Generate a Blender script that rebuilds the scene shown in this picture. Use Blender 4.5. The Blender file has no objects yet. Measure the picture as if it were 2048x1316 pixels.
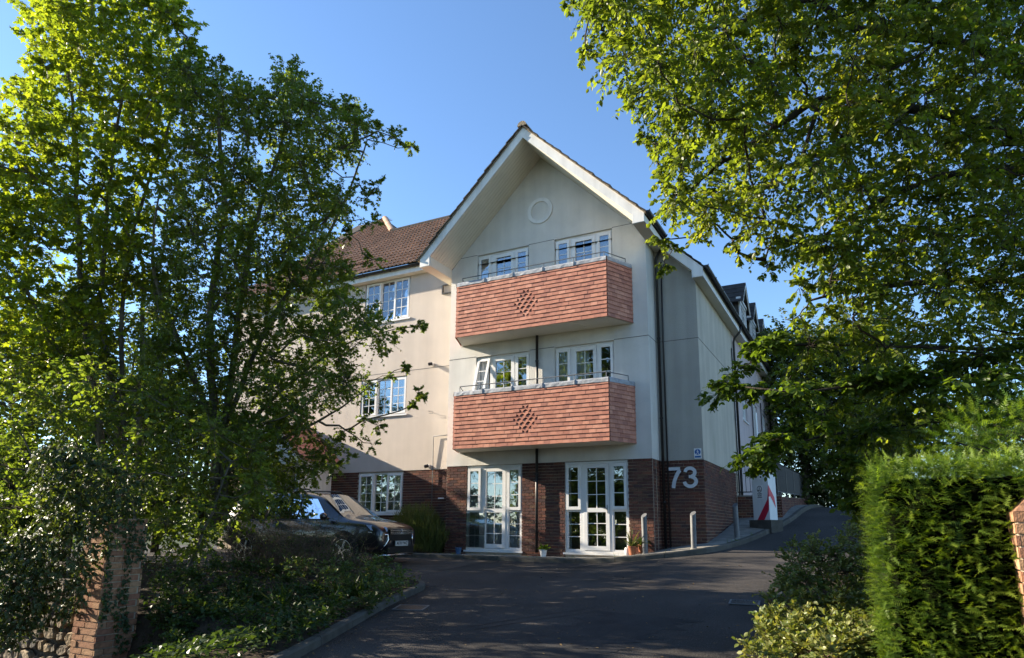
import bpy, math, random
import numpy as np
from mathutils import Vector, Matrix

SC = bpy.context.scene
COL = SC.collection
random.seed(11)
RNG = np.random.default_rng(11)

# ------------------------------------------------------------------ camera
cam_data = bpy.data.cameras.new('camera')
cam = bpy.data.objects.new('camera', cam_data)
COL.objects.link(cam)
SC.camera = cam
_yaw, _pit, _rol = 0.4835, 0.1941, 0.0090
_fw = Vector((-math.sin(_yaw) * math.cos(_pit), math.cos(_yaw) * math.cos(_pit), math.sin(_pit)))
_rt = Vector((math.cos(_yaw), math.sin(_yaw), 0))
_up = _rt.cross(_fw)
_R = _rt * math.cos(_rol) + _up * math.sin(_rol)
_U = -_rt * math.sin(_rol) + _up * math.cos(_rol)
cam.matrix_world = Matrix(((_R.x, _U.x, -_fw.x, 9.9626), (_R.y, _U.y, -_fw.y, -15.2021),
                           (_R.z, _U.z, -_fw.z, 0.5398), (0, 0, 0, 1)))
cam_data.sensor_fit = 'HORIZONTAL'
cam_data.sensor_width = 36.0
cam_data.lens = 36.0 * 1338.45 / 2048
cam_data.shift_y = (794.79 - 658) / 2048
cam_data.clip_start = 0.05
cam_data.clip_end = 3000

# ------------------------------------------------------------------ sky, sun, exposure
SUN = Vector((-1.0, -0.187, 0.393)).normalized()          # towards the sun
world = bpy.data.worlds.new('World')
SC.world = world
world.use_nodes = True
wn = world.node_tree
bg = wn.nodes['Background']
sky = wn.nodes.new('ShaderNodeTexSky')
sky.sky_type = 'NISHITA'
sky.sun_disc = False
sky.sun_elevation = math.asin(SUN.z)
sky.sun_rotation = math.atan2(SUN.x, SUN.y)
sky.air_density = 1.0
sky.dust_density = 0.1
sky.ozone_density = 4.2
wn.links.new(sky.outputs[0], bg.inputs[0])
bg.inputs[1].default_value = 0.096
sun_data = bpy.data.lights.new('sun', 'SUN')
sun_data.energy = 5.0
sun_data.angle = math.radians(0.5)
sun_data.color = (1.0, 0.88, 0.70)
sun = bpy.data.objects.new('sun', sun_data)
COL.objects.link(sun)
sun.rotation_euler = SUN.to_track_quat('Z', 'Y').to_euler()
SC.view_settings.view_transform = 'Standard'
SC.view_settings.look = 'None'
SC.view_settings.gamma = 1
SC.view_settings.use_curve_mapping = False
SC.view_settings.exposure = 1.72

# ------------------------------------------------------------------ materials
MATS = {}
def _nt(name):
    m = bpy.data.materials.new(name); m.use_nodes = True
    MATS[name] = m
    return m, m.node_tree, m.node_tree.nodes['Principled BSDF']

def pm(name, col, rough=0.7, var=0.12, scale=6.0, bump=0.0, bscale=80.0, spec=0.3, metal=0.0, rnd=0.0,
       streak=None, coat=0.0, dirt=None):
    """principled surface: colour noise, optional per-object/per-piece tint, relief, vertical streaks"""
    m, t, b = _nt(name)
    N, L = t.nodes, t.links
    tc = N.new('ShaderNodeTexCoord')
    nz = N.new('ShaderNodeTexNoise'); nz.inputs['Scale'].default_value = scale
    nz.inputs['Detail'].default_value = 6
    L.new(tc.outputs['Object'], nz.inputs['Vector'])
    mr = N.new('ShaderNodeMapRange')
    mr.inputs['From Min'].default_value = 0.3; mr.inputs['From Max'].default_value = 0.7
    mr.inputs['To Min'].default_value = 1 - var; mr.inputs['To Max'].default_value = 1 + var
    L.new(nz.outputs['Fac'], mr.inputs['Value'])
    base = N.new('ShaderNodeRGB'); base.outputs[0].default_value = (*col, 1)
    src = base.outputs[0]
    val = mr.outputs[0]
    if rnd:
        oi = N.new('ShaderNodeObjectInfo')
        at = N.new('ShaderNodeAttribute'); at.attribute_name = 'tint'
        ad = N.new('ShaderNodeMath'); ad.operation = 'ADD'
        L.new(oi.outputs['Random'], ad.inputs[0]); L.new(at.outputs['Fac'], ad.inputs[1])
        fr = N.new('ShaderNodeMath'); fr.operation = 'FRACT'; L.new(ad.outputs[0], fr.inputs[0])
        if isinstance(rnd, (list, tuple)):
            cr = N.new('ShaderNodeValToRGB')
            els = cr.color_ramp.elements
            while len(els) < len(rnd): els.new(0.5)
            for i, c in enumerate(rnd):
                els[i].position = i / (len(rnd) - 1); els[i].color = (*c, 1)
            L.new(fr.outputs[0], cr.inputs[0]); src = cr.outputs[0]
        else:
            m2 = N.new('ShaderNodeMapRange')
            m2.inputs['To Min'].default_value = 1 - rnd; m2.inputs['To Max'].default_value = 1 + rnd
            L.new(fr.outputs[0], m2.inputs['Value'])
            mu = N.new('ShaderNodeMath'); mu.operation = 'MULTIPLY'
            L.new(val, mu.inputs[0]); L.new(m2.outputs[0], mu.inputs[1]); val = mu.outputs[0]
    if streak:
        mp = N.new('ShaderNodeMapping'); mp.inputs['Scale'].default_value = streak[:3]
        L.new(tc.outputs['Object'], mp.inputs['Vector'])
        n2 = N.new('ShaderNodeTexNoise'); n2.inputs['Scale'].default_value = 1.0; n2.inputs['Detail'].default_value = 5
        L.new(mp.outputs[0], n2.inputs['Vector'])
        m3 = N.new('ShaderNodeMapRange'); m3.inputs['From Min'].default_value = 0.35; m3.inputs['From Max'].default_value = 0.7
        m3.inputs['To Min'].default_value = 1.0; m3.inputs['To Max'].default_value = 1 - streak[3]
        L.new(n2.outputs['Fac'], m3.inputs['Value'])
        mu = N.new('ShaderNodeMath'); mu.operation = 'MULTIPLY'
        L.new(val, mu.inputs[0]); L.new(m3.outputs[0], mu.inputs[1]); val = mu.outputs[0]
    vm = N.new('ShaderNodeVectorMath'); vm.operation = 'SCALE'
    L.new(src, vm.inputs[0]); L.new(val, vm.inputs['Scale'])
    out = vm.outputs[0]
    if dirt:
        n4 = N.new('ShaderNodeTexNoise'); n4.inputs['Scale'].default_value = dirt[3]; n4.inputs['Detail'].default_value = 8
        n4.inputs['Roughness'].default_value = 0.7
        L.new(tc.outputs['Object'], n4.inputs['Vector'])
        m4 = N.new('ShaderNodeMapRange'); m4.inputs['From Min'].default_value = 0.52; m4.inputs['From Max'].default_value = 0.75
        m4.inputs['To Max'].default_value = dirt[4]
        L.new(n4.outputs['Fac'], m4.inputs['Value'])
        mx = N.new('ShaderNodeMix'); mx.data_type = 'RGBA'
        L.new(m4.outputs[0], mx.inputs['Factor']); L.new(out, mx.inputs['A'])
        mx.inputs['B'].default_value = (*dirt[:3], 1); out = mx.outputs['Result']
    L.new(out, b.inputs['Base Color'])
    b.inputs['Roughness'].default_value = rough
    b.inputs['Specular IOR Level'].default_value = spec
    b.inputs['Metallic'].default_value = metal
    b.inputs['Coat Weight'].default_value = coat
    b.inputs['Coat Roughness'].default_value = 0.05
    if bump:
        n3 = N.new('ShaderNodeTexNoise'); n3.inputs['Scale'].default_value = bscale; n3.inputs['Detail'].default_value = 3
        L.new(tc.outputs['Object'], n3.inputs['Vector'])
        bp = N.new('ShaderNodeBump'); bp.inputs['Strength'].default_value = 1.0; bp.inputs['Distance'].default_value = bump
        L.new(n3.outputs['Fac'], bp.inputs['Height']); L.new(bp.outputs[0], b.inputs['Normal'])
    return m

def leafmat(name, cols, trans=0.45, tcol=(1.25, 1.15, 0.45), rough=0.42, spec=0.35):
    m, t, b = _nt(name)
    N, L = t.nodes, t.links
    at = N.new('ShaderNodeAttribute'); at.attribute_name = 'tint'
    cr = N.new('ShaderNodeValToRGB'); els = cr.color_ramp.elements
    while len(els) < len(cols): els.new(0.5)
    for i, c in enumerate(cols):
        els[i].position = i / (len(cols) - 1); els[i].color = (*c, 1)
    L.new(at.outputs['Fac'], cr.inputs[0])
    L.new(cr.outputs[0], b.inputs['Base Color'])
    b.inputs['Roughness'].default_value = rough
    b.inputs['Specular IOR Level'].default_value = spec
    tr = N.new('ShaderNodeBsdfTranslucent')
    vm = N.new('ShaderNodeVectorMath'); vm.operation = 'MULTIPLY'
    L.new(cr.outputs[0], vm.inputs[0]); vm.inputs[1].default_value = tcol
    L.new(vm.outputs[0], tr.inputs[0])
    mx = N.new('ShaderNodeMixShader'); mx.inputs[0].default_value = trans
    L.new(b.outputs[0], mx.inputs[1]); L.new(tr.outputs[0], mx.inputs[2])
    L.new(mx.outputs[0], N['Material Output'].inputs[0])
    return m

def glassmat(name, refl=0.3, tint=(0.75, 0.8, 0.8)):
    m, t, b = _nt(name)
    N, L = t.nodes, t.links
    N.remove(b)
    tr = N.new('ShaderNodeBsdfTransparent'); tr.inputs[0].default_value = (*tint, 1)
    gl = N.new('ShaderNodeBsdfGlossy'); gl.inputs['Roughness'].default_value = 0.015
    gl.inputs['Color'].default_value = (0.92, 0.95, 0.98, 1)
    tc = N.new('ShaderNodeTexCoord'); nz = N.new('ShaderNodeTexNoise'); nz.inputs['Scale'].default_value = 2.2
    L.new(tc.outputs['Object'], nz.inputs['Vector'])
    bp = N.new('ShaderNodeBump'); bp.inputs['Distance'].default_value = 0.0025
    L.new(nz.outputs['Fac'], bp.inputs['Height']); L.new(bp.outputs[0], gl.inputs['Normal'])
    lw = N.new('ShaderNodeFresnel'); lw.inputs['IOR'].default_value = 1.52
    mr = N.new('ShaderNodeMapRange'); mr.inputs['To Min'].default_value = refl; mr.inputs['To Max'].default_value = 1.0
    L.new(lw.outputs[0], mr.inputs['Value'])
    mx = N.new('ShaderNodeMixShader')
    L.new(mr.outputs[0], mx.inputs[0]); L.new(tr.outputs[0], mx.inputs[1]); L.new(gl.outputs[0], mx.inputs[2])
    L.new(mx.outputs[0], N['Material Output'].inputs[0])
    return m

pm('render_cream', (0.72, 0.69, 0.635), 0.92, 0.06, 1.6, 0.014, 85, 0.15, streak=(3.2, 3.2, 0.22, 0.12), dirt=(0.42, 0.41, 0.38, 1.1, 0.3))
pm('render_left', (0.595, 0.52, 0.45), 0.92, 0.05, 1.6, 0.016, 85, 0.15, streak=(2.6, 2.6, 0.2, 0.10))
pm('render_shaded', (0.43, 0.405, 0.355), 0.92, 0.10, 0.9, 0.012, 95, 0.15, streak=(3.0, 3.0, 0.2, 0.2), dirt=(0.33, 0.34, 0.24, 1.2, 0.4))  # end wall's cream render, its shade put into a greyer base colour
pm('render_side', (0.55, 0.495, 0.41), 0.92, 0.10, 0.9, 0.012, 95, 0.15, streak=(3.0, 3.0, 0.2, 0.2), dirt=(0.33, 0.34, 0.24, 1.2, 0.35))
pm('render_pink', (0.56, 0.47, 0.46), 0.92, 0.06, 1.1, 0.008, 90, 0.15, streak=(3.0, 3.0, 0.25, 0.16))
pm('joint', (0.13, 0.12, 0.11), 0.9)
BRK = [(0.155, 0.056, 0.038), (0.065, 0.037, 0.034), (0.125, 0.05, 0.038), (0.085, 0.045, 0.040), (0.19, 0.08, 0.05), (0.07, 0.042, 0.040), (0.11, 0.05, 0.038), (0.13, 0.075, 0.05)]
pm('brick', (0.2, 0.07, 0.05), 0.85, 0.22, 26, 0.004, 150, 0.2, rnd=BRK)
PBR = [(0.36, 0.205, 0.115), (0.25, 0.115, 0.07), (0.40, 0.24, 0.13), (0.29, 0.14, 0.08), (0.35, 0.19, 0.10)]
pm('pier_brick', (0.3, 0.13, 0.08), 0.88, 0.25, 22, 0.006, 90, 0.2, rnd=PBR)
pm('mortar', (0.48, 0.40, 0.31), 0.95, 0.15, 20, 0.004, 160, 0.1)
pm('pier_mortar', (0.42, 0.36, 0.27), 0.95, 0.2, 20, 0.006, 120, 0.1)
pm('clay_tile', (0.40, 0.155, 0.098), 0.8, 0.10, 14, 0.0015, 200, 0.2,
   rnd=[(0.54, 0.245, 0.165), (0.37, 0.15, 0.105), (0.58, 0.275, 0.19), (0.46, 0.20, 0.135), (0.35, 0.15, 0.11), (0.52, 0.23, 0.155), (0.42, 0.18, 0.125)])
pm('tile_backing', (0.05, 0.035, 0.03), 0.95)
pm('roof_tile', (0.40, 0.265, 0.185), 0.9, 0.2, 9, 0.004, 70, 0.15, rnd=0.16, dirt=(0.12, 0.115, 0.08, 5, 0.45))
pm('roof_dark', (0.05, 0.045, 0.042), 0.92, 0.3, 6, 0.006, 40, 0.15, rnd=0.2, dirt=(0.09, 0.085, 0.05, 4, 0.5))
pm('verge_mortar', (0.27, 0.22, 0.16), 0.95, 0.3, 12, 0.01, 40, 0.1, dirt=(0.1, 0.1, 0.05, 6, 0.7))
pm('upvc', (0.78, 0.77, 0.75), 0.35, 0.03, 3, 0, 80, 0.45)
pm('white_board', (0.76, 0.74, 0.70), 0.5, 0.05, 2.0, 0, 80, 0.35, streak=(7, 7, 0.8, 0.16), dirt=(0.40, 0.37, 0.30, 1.6, 0.35))
pm('soffit', (0.70, 0.65, 0.54), 0.6, 0.05, 2.0, 0, 80, 0.3)
pm('lead', (0.30, 0.31, 0.33), 0.55, 0.25, 9, 0.003, 40, 0.4, dirt=(0.5, 0.5, 0.5, 3, 0.5))
pm('black_plastic', (0.018, 0.016, 0.016), 0.4, 0.1, 6, 0, 80, 0.4)
pm('steel', (0.42, 0.42, 0.41), 0.4, 0.1, 8, 0, 80, 0.5, metal=0.6)
pm('galvanised', (0.14, 0.143, 0.147), 0.55, 0.18, 10, 0.001, 60, 0.4, metal=0.2, dirt=(0.2, 0.19, 0.16, 5, 0.4))
pm('dark_steel', (0.025, 0.025, 0.027), 0.45, 0.1, 6, 0, 80, 0.4)
pm('room', (0.11, 0.10, 0.09), 0.95)
pm('curtain', (0.80, 0.80, 0.80), 0.9, 0.06, 4, 0, 80, 0.1)
pm('asphalt', (0.041, 0.0345, 0.030), 0.88, 0.45, 0.7, 0.010, 70, 0.25, streak=(1.4, .35, 1, 0.35), dirt=(0.24, 0.225, 0.21, 95, 0.9))
pm('brown_asphalt', (0.075, 0.062, 0.052), 0.92, 0.22, 3.0, 0.006, 120, 0.2, dirt=(0.14, 0.12, 0.1, 170, 0.7))
pm('tyre_rubber', (0.017, 0.016, 0.016), 0.8, 0.3, 9)
pm('tar_patch', (0.026, 0.025, 0.025), 0.85, 0.3, 3, 0.006, 90, 0.25, dirt=(0.08, 0.075, 0.07, 80, 0.8))
pm('concrete', (0.24, 0.225, 0.195), 0.92, 0.25, 5, 0.004, 60, 0.2, dirt=(0.10, 0.10, 0.075, 3, 0.7))
pm('kerb_stone', (0.095, 0.088, 0.075), 0.92, 0.2, 7, 0.005, 60, 0.2, rnd=0.15, dirt=(0.08, 0.08, 0.055, 4, 0.75))
pm('soil', (0.045, 0.033, 0.022), 0.97, 0.35, 6, 0.03, 25, 0.1)
pm('grass_ground', (0.05, 0.065, 0.025), 0.97, 0.3, 1.2, 0.02, 20, 0.1)
pm('bark', (0.15, 0.13, 0.095), 0.92, 0.3, 14, 0.01, 40, 0.15, streak=(16, 16, 2, 0.4))
pm('bark_dark', (0.045, 0.037, 0.03), 0.92, 0.3, 14, 0.01, 40, 0.15)
pm('twig', (0.12, 0.085, 0.06), 0.9, 0.25, 20, 0, 40, 0.15)
pm('wall_stone', (0.3, 0.25, 0.17), 0.93, 0.45, 9, 0.02, 22, 0.15,
   rnd=[(0.24, 0.18, 0.12), (0.10, 0.09, 0.075), (0.30, 0.225, 0.14), (0.15, 0.125, 0.095), (0.20, 0.165, 0.125)], dirt=(0.05, 0.055, 0.03, 7, 0.8))
pm('wall_mortar', (0.10, 0.085, 0.065), 0.95, 0.3, 12, 0.01, 40, 0.1)
pm('terracotta', (0.4, 0.15, 0.075), 0.85, 0.15, 10, 0.002, 60, 0.2)
pm('white_paint', (0.74, 0.74, 0.73), 0.45, 0.04, 4, 0, 80, 0.4)
pm('cabinet_white', (0.72, 0.73, 0.73), 0.4, 0.05, 3, 0, 80, 0.4, streak=(8, 8, 1, 0.1))
pm('digit_grey', (0.56, 0.58, 0.60), 0.5, 0.05, 6, 0, 80, 0.4)
pm('red_vinyl', (0.52, 0.02, 0.05), 0.4, 0.05, 5, 0, 80, 0.4)
pm('black_print', (0.015, 0.015, 0.018), 0.5)
pm('blue_print', (0.015, 0.10, 0.32), 0.4)
pm('blue_pot', (0.05, 0.12, 0.25), 0.5)
pm('plate_white', (0.55, 0.55, 0.52), 0.5)
pm('car_paint', (0.005, 0.006, 0.010), 0.3, 0.1, 5, 0, 80, 0.5, metal=0.0, coat=1.0)
pm('car_silver', (0.35, 0.40, 0.46), 0.3, 0.1, 5, 0, 80, 0.5, metal=0.6, coat=1.0)
pm('car_trim', (0.012, 0.012, 0.012), 0.6)
pm('chrome', (0.6, 0.6, 0.62), 0.15, 0.05, 5, 0, 80, 0.5, metal=1.0)
pm('tyre', (0.015, 0.015, 0.015), 0.85)
pm('lamp_glass', (0.22, 0.24, 0.27), 0.12, 0.3, 20, 0, 80, 0.6, metal=0.5, coat=1.0)
pm('dry_leaf', (0.22, 0.14, 0.06), 0.9, 0.3, 5, 0, 80, 0.2, rnd=0.4)
glassmat('glass', 0.16, (0.86, 0.89, 0.89))
glassmat('car_glass', 0.32, (0.12, 0.13, 0.13))
leafmat('leaf_maple', [(0.075, 0.115, 0.018), (0.10, 0.145, 0.02), (0.13, 0.17, 0.022), (0.17, 0.195, 0.026)], 0.6, (2.6, 2.4, 0.75))
leafmat('leaf_field', [(0.058, 0.09, 0.02), (0.085, 0.122, 0.024), (0.115, 0.15, 0.028), (0.17, 0.18, 0.036)], 0.52, (2.2, 2.2, 0.75))
leafmat('leaf_beech', [(0.06, 0.09, 0.016), (0.088, 0.125, 0.02), (0.12, 0.155, 0.022), (0.18, 0.18, 0.04)], 0.55, (2.35, 2.25, 0.75))
leafmat('leaf_near', [(0.045, 0.08, 0.015), (0.068, 0.112, 0.018), (0.10, 0.15, 0.022)], 0.52, (2.1, 2.0, 0.65))
leafmat('leaf_dark', [(0.026, 0.05, 0.014), (0.04, 0.07, 0.017), (0.062, 0.095, 0.02)], 0.4, (1.7, 1.6, 0.55))
leafmat('leaf_far', [(0.05, 0.075, 0.018), (0.08, 0.11, 0.024), (0.13, 0.15, 0.035)], 0.4, (1.5, 1.35, 0.5))
leafmat('leaf_ivy', [(0.03, 0.055, 0.016), (0.055, 0.085, 0.024), (0.11, 0.14, 0.04)], 0.3, (1.5, 1.4, 0.5), 0.48, 0.4)
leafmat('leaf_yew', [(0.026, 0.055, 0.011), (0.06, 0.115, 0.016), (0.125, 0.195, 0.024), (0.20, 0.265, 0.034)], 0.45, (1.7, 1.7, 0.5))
leafmat('leaf_gold', [(0.06, 0.11, 0.026), (0.10, 0.15, 0.036), (0.19, 0.21, 0.055), (0.42, 0.40, 0.18)], 0.35, (1.4, 1.3, 0.5))
leafmat('leaf_broom', [(0.08, 0.105, 0.03), (0.115, 0.145, 0.042), (0.16, 0.18, 0.06)], 0.3, (1.4, 1.3, 0.5))
pm('hedge_shade_core', (0.004, 0.005, 0.0025), 0.98, spec=0.0)  # near-black sheet inside the hedge, painted in for the shade between sprigs
M = MATS

# ------------------------------------------------------------------ mesh helpers
class MB:
    def __init__(self): self.v = []; self.f = []; self.t = []
    def add(self, vs, fs, tint=0.0):
        o = len(self.v); self.v.extend(tuple(p) for p in vs)
        self.f.extend(tuple(i + o for i in f) for f in fs)
        self.t.extend([tint] * len(vs)); return self
    def hexa(self, p, tint=0.0):
        return self.add(p, [(0, 3, 2, 1), (4, 5, 6, 7), (0, 1, 5, 4), (1, 2, 6, 5), (2, 3, 7, 6), (3, 0, 4, 7)], tint)
    def box(self, x0, x1, y0, y1, z0, z1, tint=0.0):
        return self.hexa([(x0, y0, z0), (x1, y0, z0), (x1, y1, z0), (x0, y1, z0), (x0, y0, z1), (x1, y0, z1), (x1, y1, z1), (x0, y1, z1)], tint)
    def prism(self, poly, fn, a, b, tint=0.0):
        """poly: 2-D outline (ccw seen from side a); fn(u,v,d)->xyz, extruded from d=a to d=b"""
        n = len(poly)
        vs = [fn(u, v, a) for u, v in poly] + [fn(u, v, b) for u, v in poly]
        fs = [tuple(range(n)), tuple(range(2 * n - 1, n - 1, -1))]
        fs += [(i, n + i, n + (i + 1) % n, (i + 1) % n) for i in range(n)]
        return self.add(vs, fs, tint)
    def quad(self, a, b, c, d, tint=0.0): return self.add([a, b, c, d], [(0, 1, 2, 3)], tint)
    def tube(self, path, r, n=8, cap=True, tint=0.0):
        P = [Vector(p) for p in path]; k = len(P)
        rs = r if isinstance(r, (list, tuple)) else [r] * k
        vs = []; up = Vector((0, 0, 1))
        d0 = (P[1] - P[0]).normalized()
        if abs(d0.dot(up)) > 0.9: up = Vector((0, 1, 0))
        for i in range(k):
            d = (P[min(i + 1, k - 1)] - P[max(i - 1, 0)])
            d = d.normalized() if d.length > 1e-9 else Vector((0, 0, 1))
            a = d.cross(up)
            if a.length < 1e-4: a = d.cross(Vector((1, 0, 0)))
            a.normalize(); b = d.cross(a)
            up = a.cross(d)
            for j in range(n):
                q = 2 * math.pi * j / n
                vs.append(P[i] + (a * math.cos(q) + b * math.sin(q)) * rs[i])
        fs = [(i * n + j, i * n + (j + 1) % n, (i + 1) * n + (j + 1) % n, (i + 1) * n + j) for i in range(k - 1) for j in range(n)]
        if cap: fs += [tuple(range(n - 1, -1, -1)), tuple((k - 1) * n + j for j in range(n))]
        return self.add(vs, fs, tint)
    def lathe(self, prof, n=16, c=(0, 0, 0), tint=0.0):
        vs = []; k = len(prof)
        for r, z in prof:
            for j in range(n):
                q = 2 * math.pi * j / n
                vs.append((c[0] + r * math.cos(q), c[1] + r * math.sin(q), c[2] + z))
        fs = [(i * n + j, i * n + (j + 1) % n, (i + 1) * n + (j + 1) % n, (i + 1) * n + j) for i in range(k - 1) for j in range(n)]
        fs += [tuple(range(n - 1, -1, -1)), tuple((k - 1) * n + j for j in range(n))]
        return self.add(vs, fs, tint)
    def mesh(self, name, mat, smooth=False):
        me = bpy.data.meshes.new(name)
        me.from_pydata(self.v, [], self.f)
        if any(self.t):
            at = me.attributes.new('tint', 'FLOAT', 'POINT'); at.data.foreach_set('value', self.t)
        if smooth: me.polygons.foreach_set('use_smooth', [True] * len(me.polygons))
        if mat: me.materials.append(M[mat])
        me.update()
        return me
    def obj(self, name, mat, parent=None, smooth=False, **kw):
        return link(name, self.mesh(name, mat, smooth), parent, **kw)

def link(name, me, parent=None, matrix=None, label=None, cat=None, group=None, kind=None):
    o = bpy.data.objects.new(name, me)
    COL.objects.link(o)
    if parent: o.parent = parent
    if matrix is not None: o.matrix_local = matrix
    return tag(o, label, cat, group, kind)

def tag(o, label=None, cat=None, group=None, kind=None):
    if label: o['label'] = label
    if cat: o['category'] = cat
    if group: o['group'] = group
    if kind: o['kind'] = kind
    return o

def thing(name, label, cat, loc=(0, 0, 0), rz=0.0, group=None):
    o = bpy.data.objects.new(name, None); COL.objects.link(o)
    o.empty_display_size = 0.2
    o.location = loc; o.rotation_euler = (0, 0, rz)
    return tag(o, label, cat, group)

def frame_m(o, u, n, v):
    """matrix with columns u (right), n (outward), v (up) at origin o"""
    u, n, v, o = Vector(u), Vector(n), Vector(v), Vector(o)
    return Matrix(((u.x, n.x, v.x, o.x), (u.y, n.y, v.y, o.y), (u.z, n.z, v.z, o.z), (0, 0, 0, 1)))

def lerp(a, b, t): return a + (b - a) * t
def sstep(t): t = min(1, max(0, t)); return t * t * (3 - 2 * t)

def ribbon(path, w):
    """outline polygon of a stroke of width w along a 2-D path"""
    L, R = [], []
    n = len(path)
    for i in range(n):
        a = path[max(i - 1, 0)]; b = path[min(i + 1, n - 1)]
        dx, dy = b[0] - a[0], b[1] - a[1]; l = math.hypot(dx, dy) or 1
        nx, ny = -dy / l * w / 2, dx / l * w / 2
        L.append((path[i][0] + nx, path[i][1] + ny)); R.append((path[i][0] - nx, path[i][1] - ny))
    return L, R
def stroke(mb, path, w, fn, a, b):
    L, R = ribbon(path, w)
    for i in range(len(path) - 1):
        mb.prism([R[i], R[i + 1], L[i + 1], L[i]], fn, a, b)

_tx = {}
def text_mesh(s, size, depth=0.002, align='CENTER', offset=0.0):
    cu = bpy.data.curves.new('lettering', 'FONT'); cu.body = s; cu.size = size; cu.extrude = depth
    cu.align_x = align; cu.align_y = 'CENTER'; cu.offset = offset; cu.resolution_u = 3
    ob = bpy.data.objects.new('lettering', cu)
    me = bpy.data.meshes.new_from_object(ob)
    bpy.data.objects.remove(ob); bpy.data.curves.remove(cu)
    return me
def text_obj(s, size, mat, parent, matrix, name='lettering', **kw):
    me = text_mesh(s, size, **kw); me.materials.clear(); me.materials.append(M[mat])
    return link(name, me, parent, matrix)

# ------------------------------------------------------------------ terrain
PK = [(-400, -6), (-60, -2.6), (-22, -1.3), (-15.2, -1.06), (-8, -0.62), (-4, -0.33), (-1, -0.02), (1, 0.2), (3.5, 0.6), (7, 1.13), (9, 1.3), (12, 1.42), (16, 1.40), (24, 1.10), (34, 0.85), (80, 0.8), (500, 2)]
def _prof(y):
    for (a, za), (b, zb) in zip(PK, PK[1:]):
        if y <= b: return lerp(za, zb, (y - a) / (b - a))
    return PK[-1][1]
def prof(y): return sum(_prof(y + d) for d in (-.8, -.4, 0, .4, .8)) / 5
def base(y):
    return min(-1.06 + 0.06 * (y + 15.2), -0.20) if y > -22 else _prof(y)
def g(x, y):
    s = sstep((x - 4.0) / 3.0)
    return lerp(base(y), prof(y), s) - 1.0 * sstep((4.6 - x) / 2.6) * sstep((-9.6 - y) / .45)

def sheet(name, xs, ys, dz, mat, hf=g, **kw):
    mb = MB(); nx, ny = len(xs), len(ys)
    mb.add([(x, y, hf(x, y) + dz) for y in ys for x in xs],
           [(j * nx + i, j * nx + i + 1, (j + 1) * nx + i + 1, (j + 1) * nx + i) for j in range(ny - 1) for i in range(nx - 1)])
    return mb.obj(name, mat, smooth=True, **kw)
def rng(a, b, s):
    n = max(1, int(round((b - a) / s))); return [a + (b - a) * i / n for i in range(n + 1)]

sheet('ground', [-600, -300, -120, -60, -30] + rng(-20, 24, 0.5) + [30, 60, 120, 300, 600], [-400, -200, -80, -40] + rng(-22, 36, 0.5) + [50, 80, 160, 300, 500], -0.08, 'grass_ground', kind='structure')
drive = sheet('driveway', rng(-14, 13, 0.3), rng(-21, 35, 0.3), 0.0, 'asphalt', kind='structure')
def strip(name, mat, pts, w0, w1, dz):
    mb = MB(); f = resample(smooth_path(pts), .1); n = len(f); vs = []
    for i, (x, y) in enumerate(f):
        a, b = f[max(0, i - 1)], f[min(n - 1, i + 1)]; tx, ty = b[0] - a[0], b[1] - a[1]; l = math.hypot(tx, ty)
        w = lerp(w0, w1, i / n) * (1 + .35 * math.sin(i * 1.7) * math.sin(i * .6)) / 2
        for s in (-1, 1): xx, yy = x - ty / l * w * s, y + tx / l * w * s; vs.append((xx, yy, g(xx, yy) + dz))
    mb.add(vs, [(2 * i, 2 * i + 1, 2 * i + 3, 2 * i + 2) for i in range(n - 1)]); return mb.obj(name, mat, drive)
sheet('parking_bay', rng(-9, 1.96, 0.5), rng(-4.7, -0.7, 0.4), 0.006, 'brown_asphalt', kind='structure')

def resample(pts, step):
    P = [Vector((*p, 0)) for p in pts]; out = [P[0]]
    for a, b in zip(P, P[1:]):
        n = max(1, int(round((b - a).length / step)))
        for i in range(1, n + 1): out.append(a.lerp(b, i / n))
    return [(p.x, p.y) for p in out]
def smooth_path(pts, it=2):
    for _ in range(it):
        q = [pts[0]]
        for a, b in zip(pts, pts[1:]):
            q += [(a[0] * .75 + b[0] * .25, a[1] * .75 + b[1] * .25), (a[0] * .25 + b[0] * .75, a[1] * .25 + b[1] * .75)]
        q.append(pts[-1]); pts = q
    return pts

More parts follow.
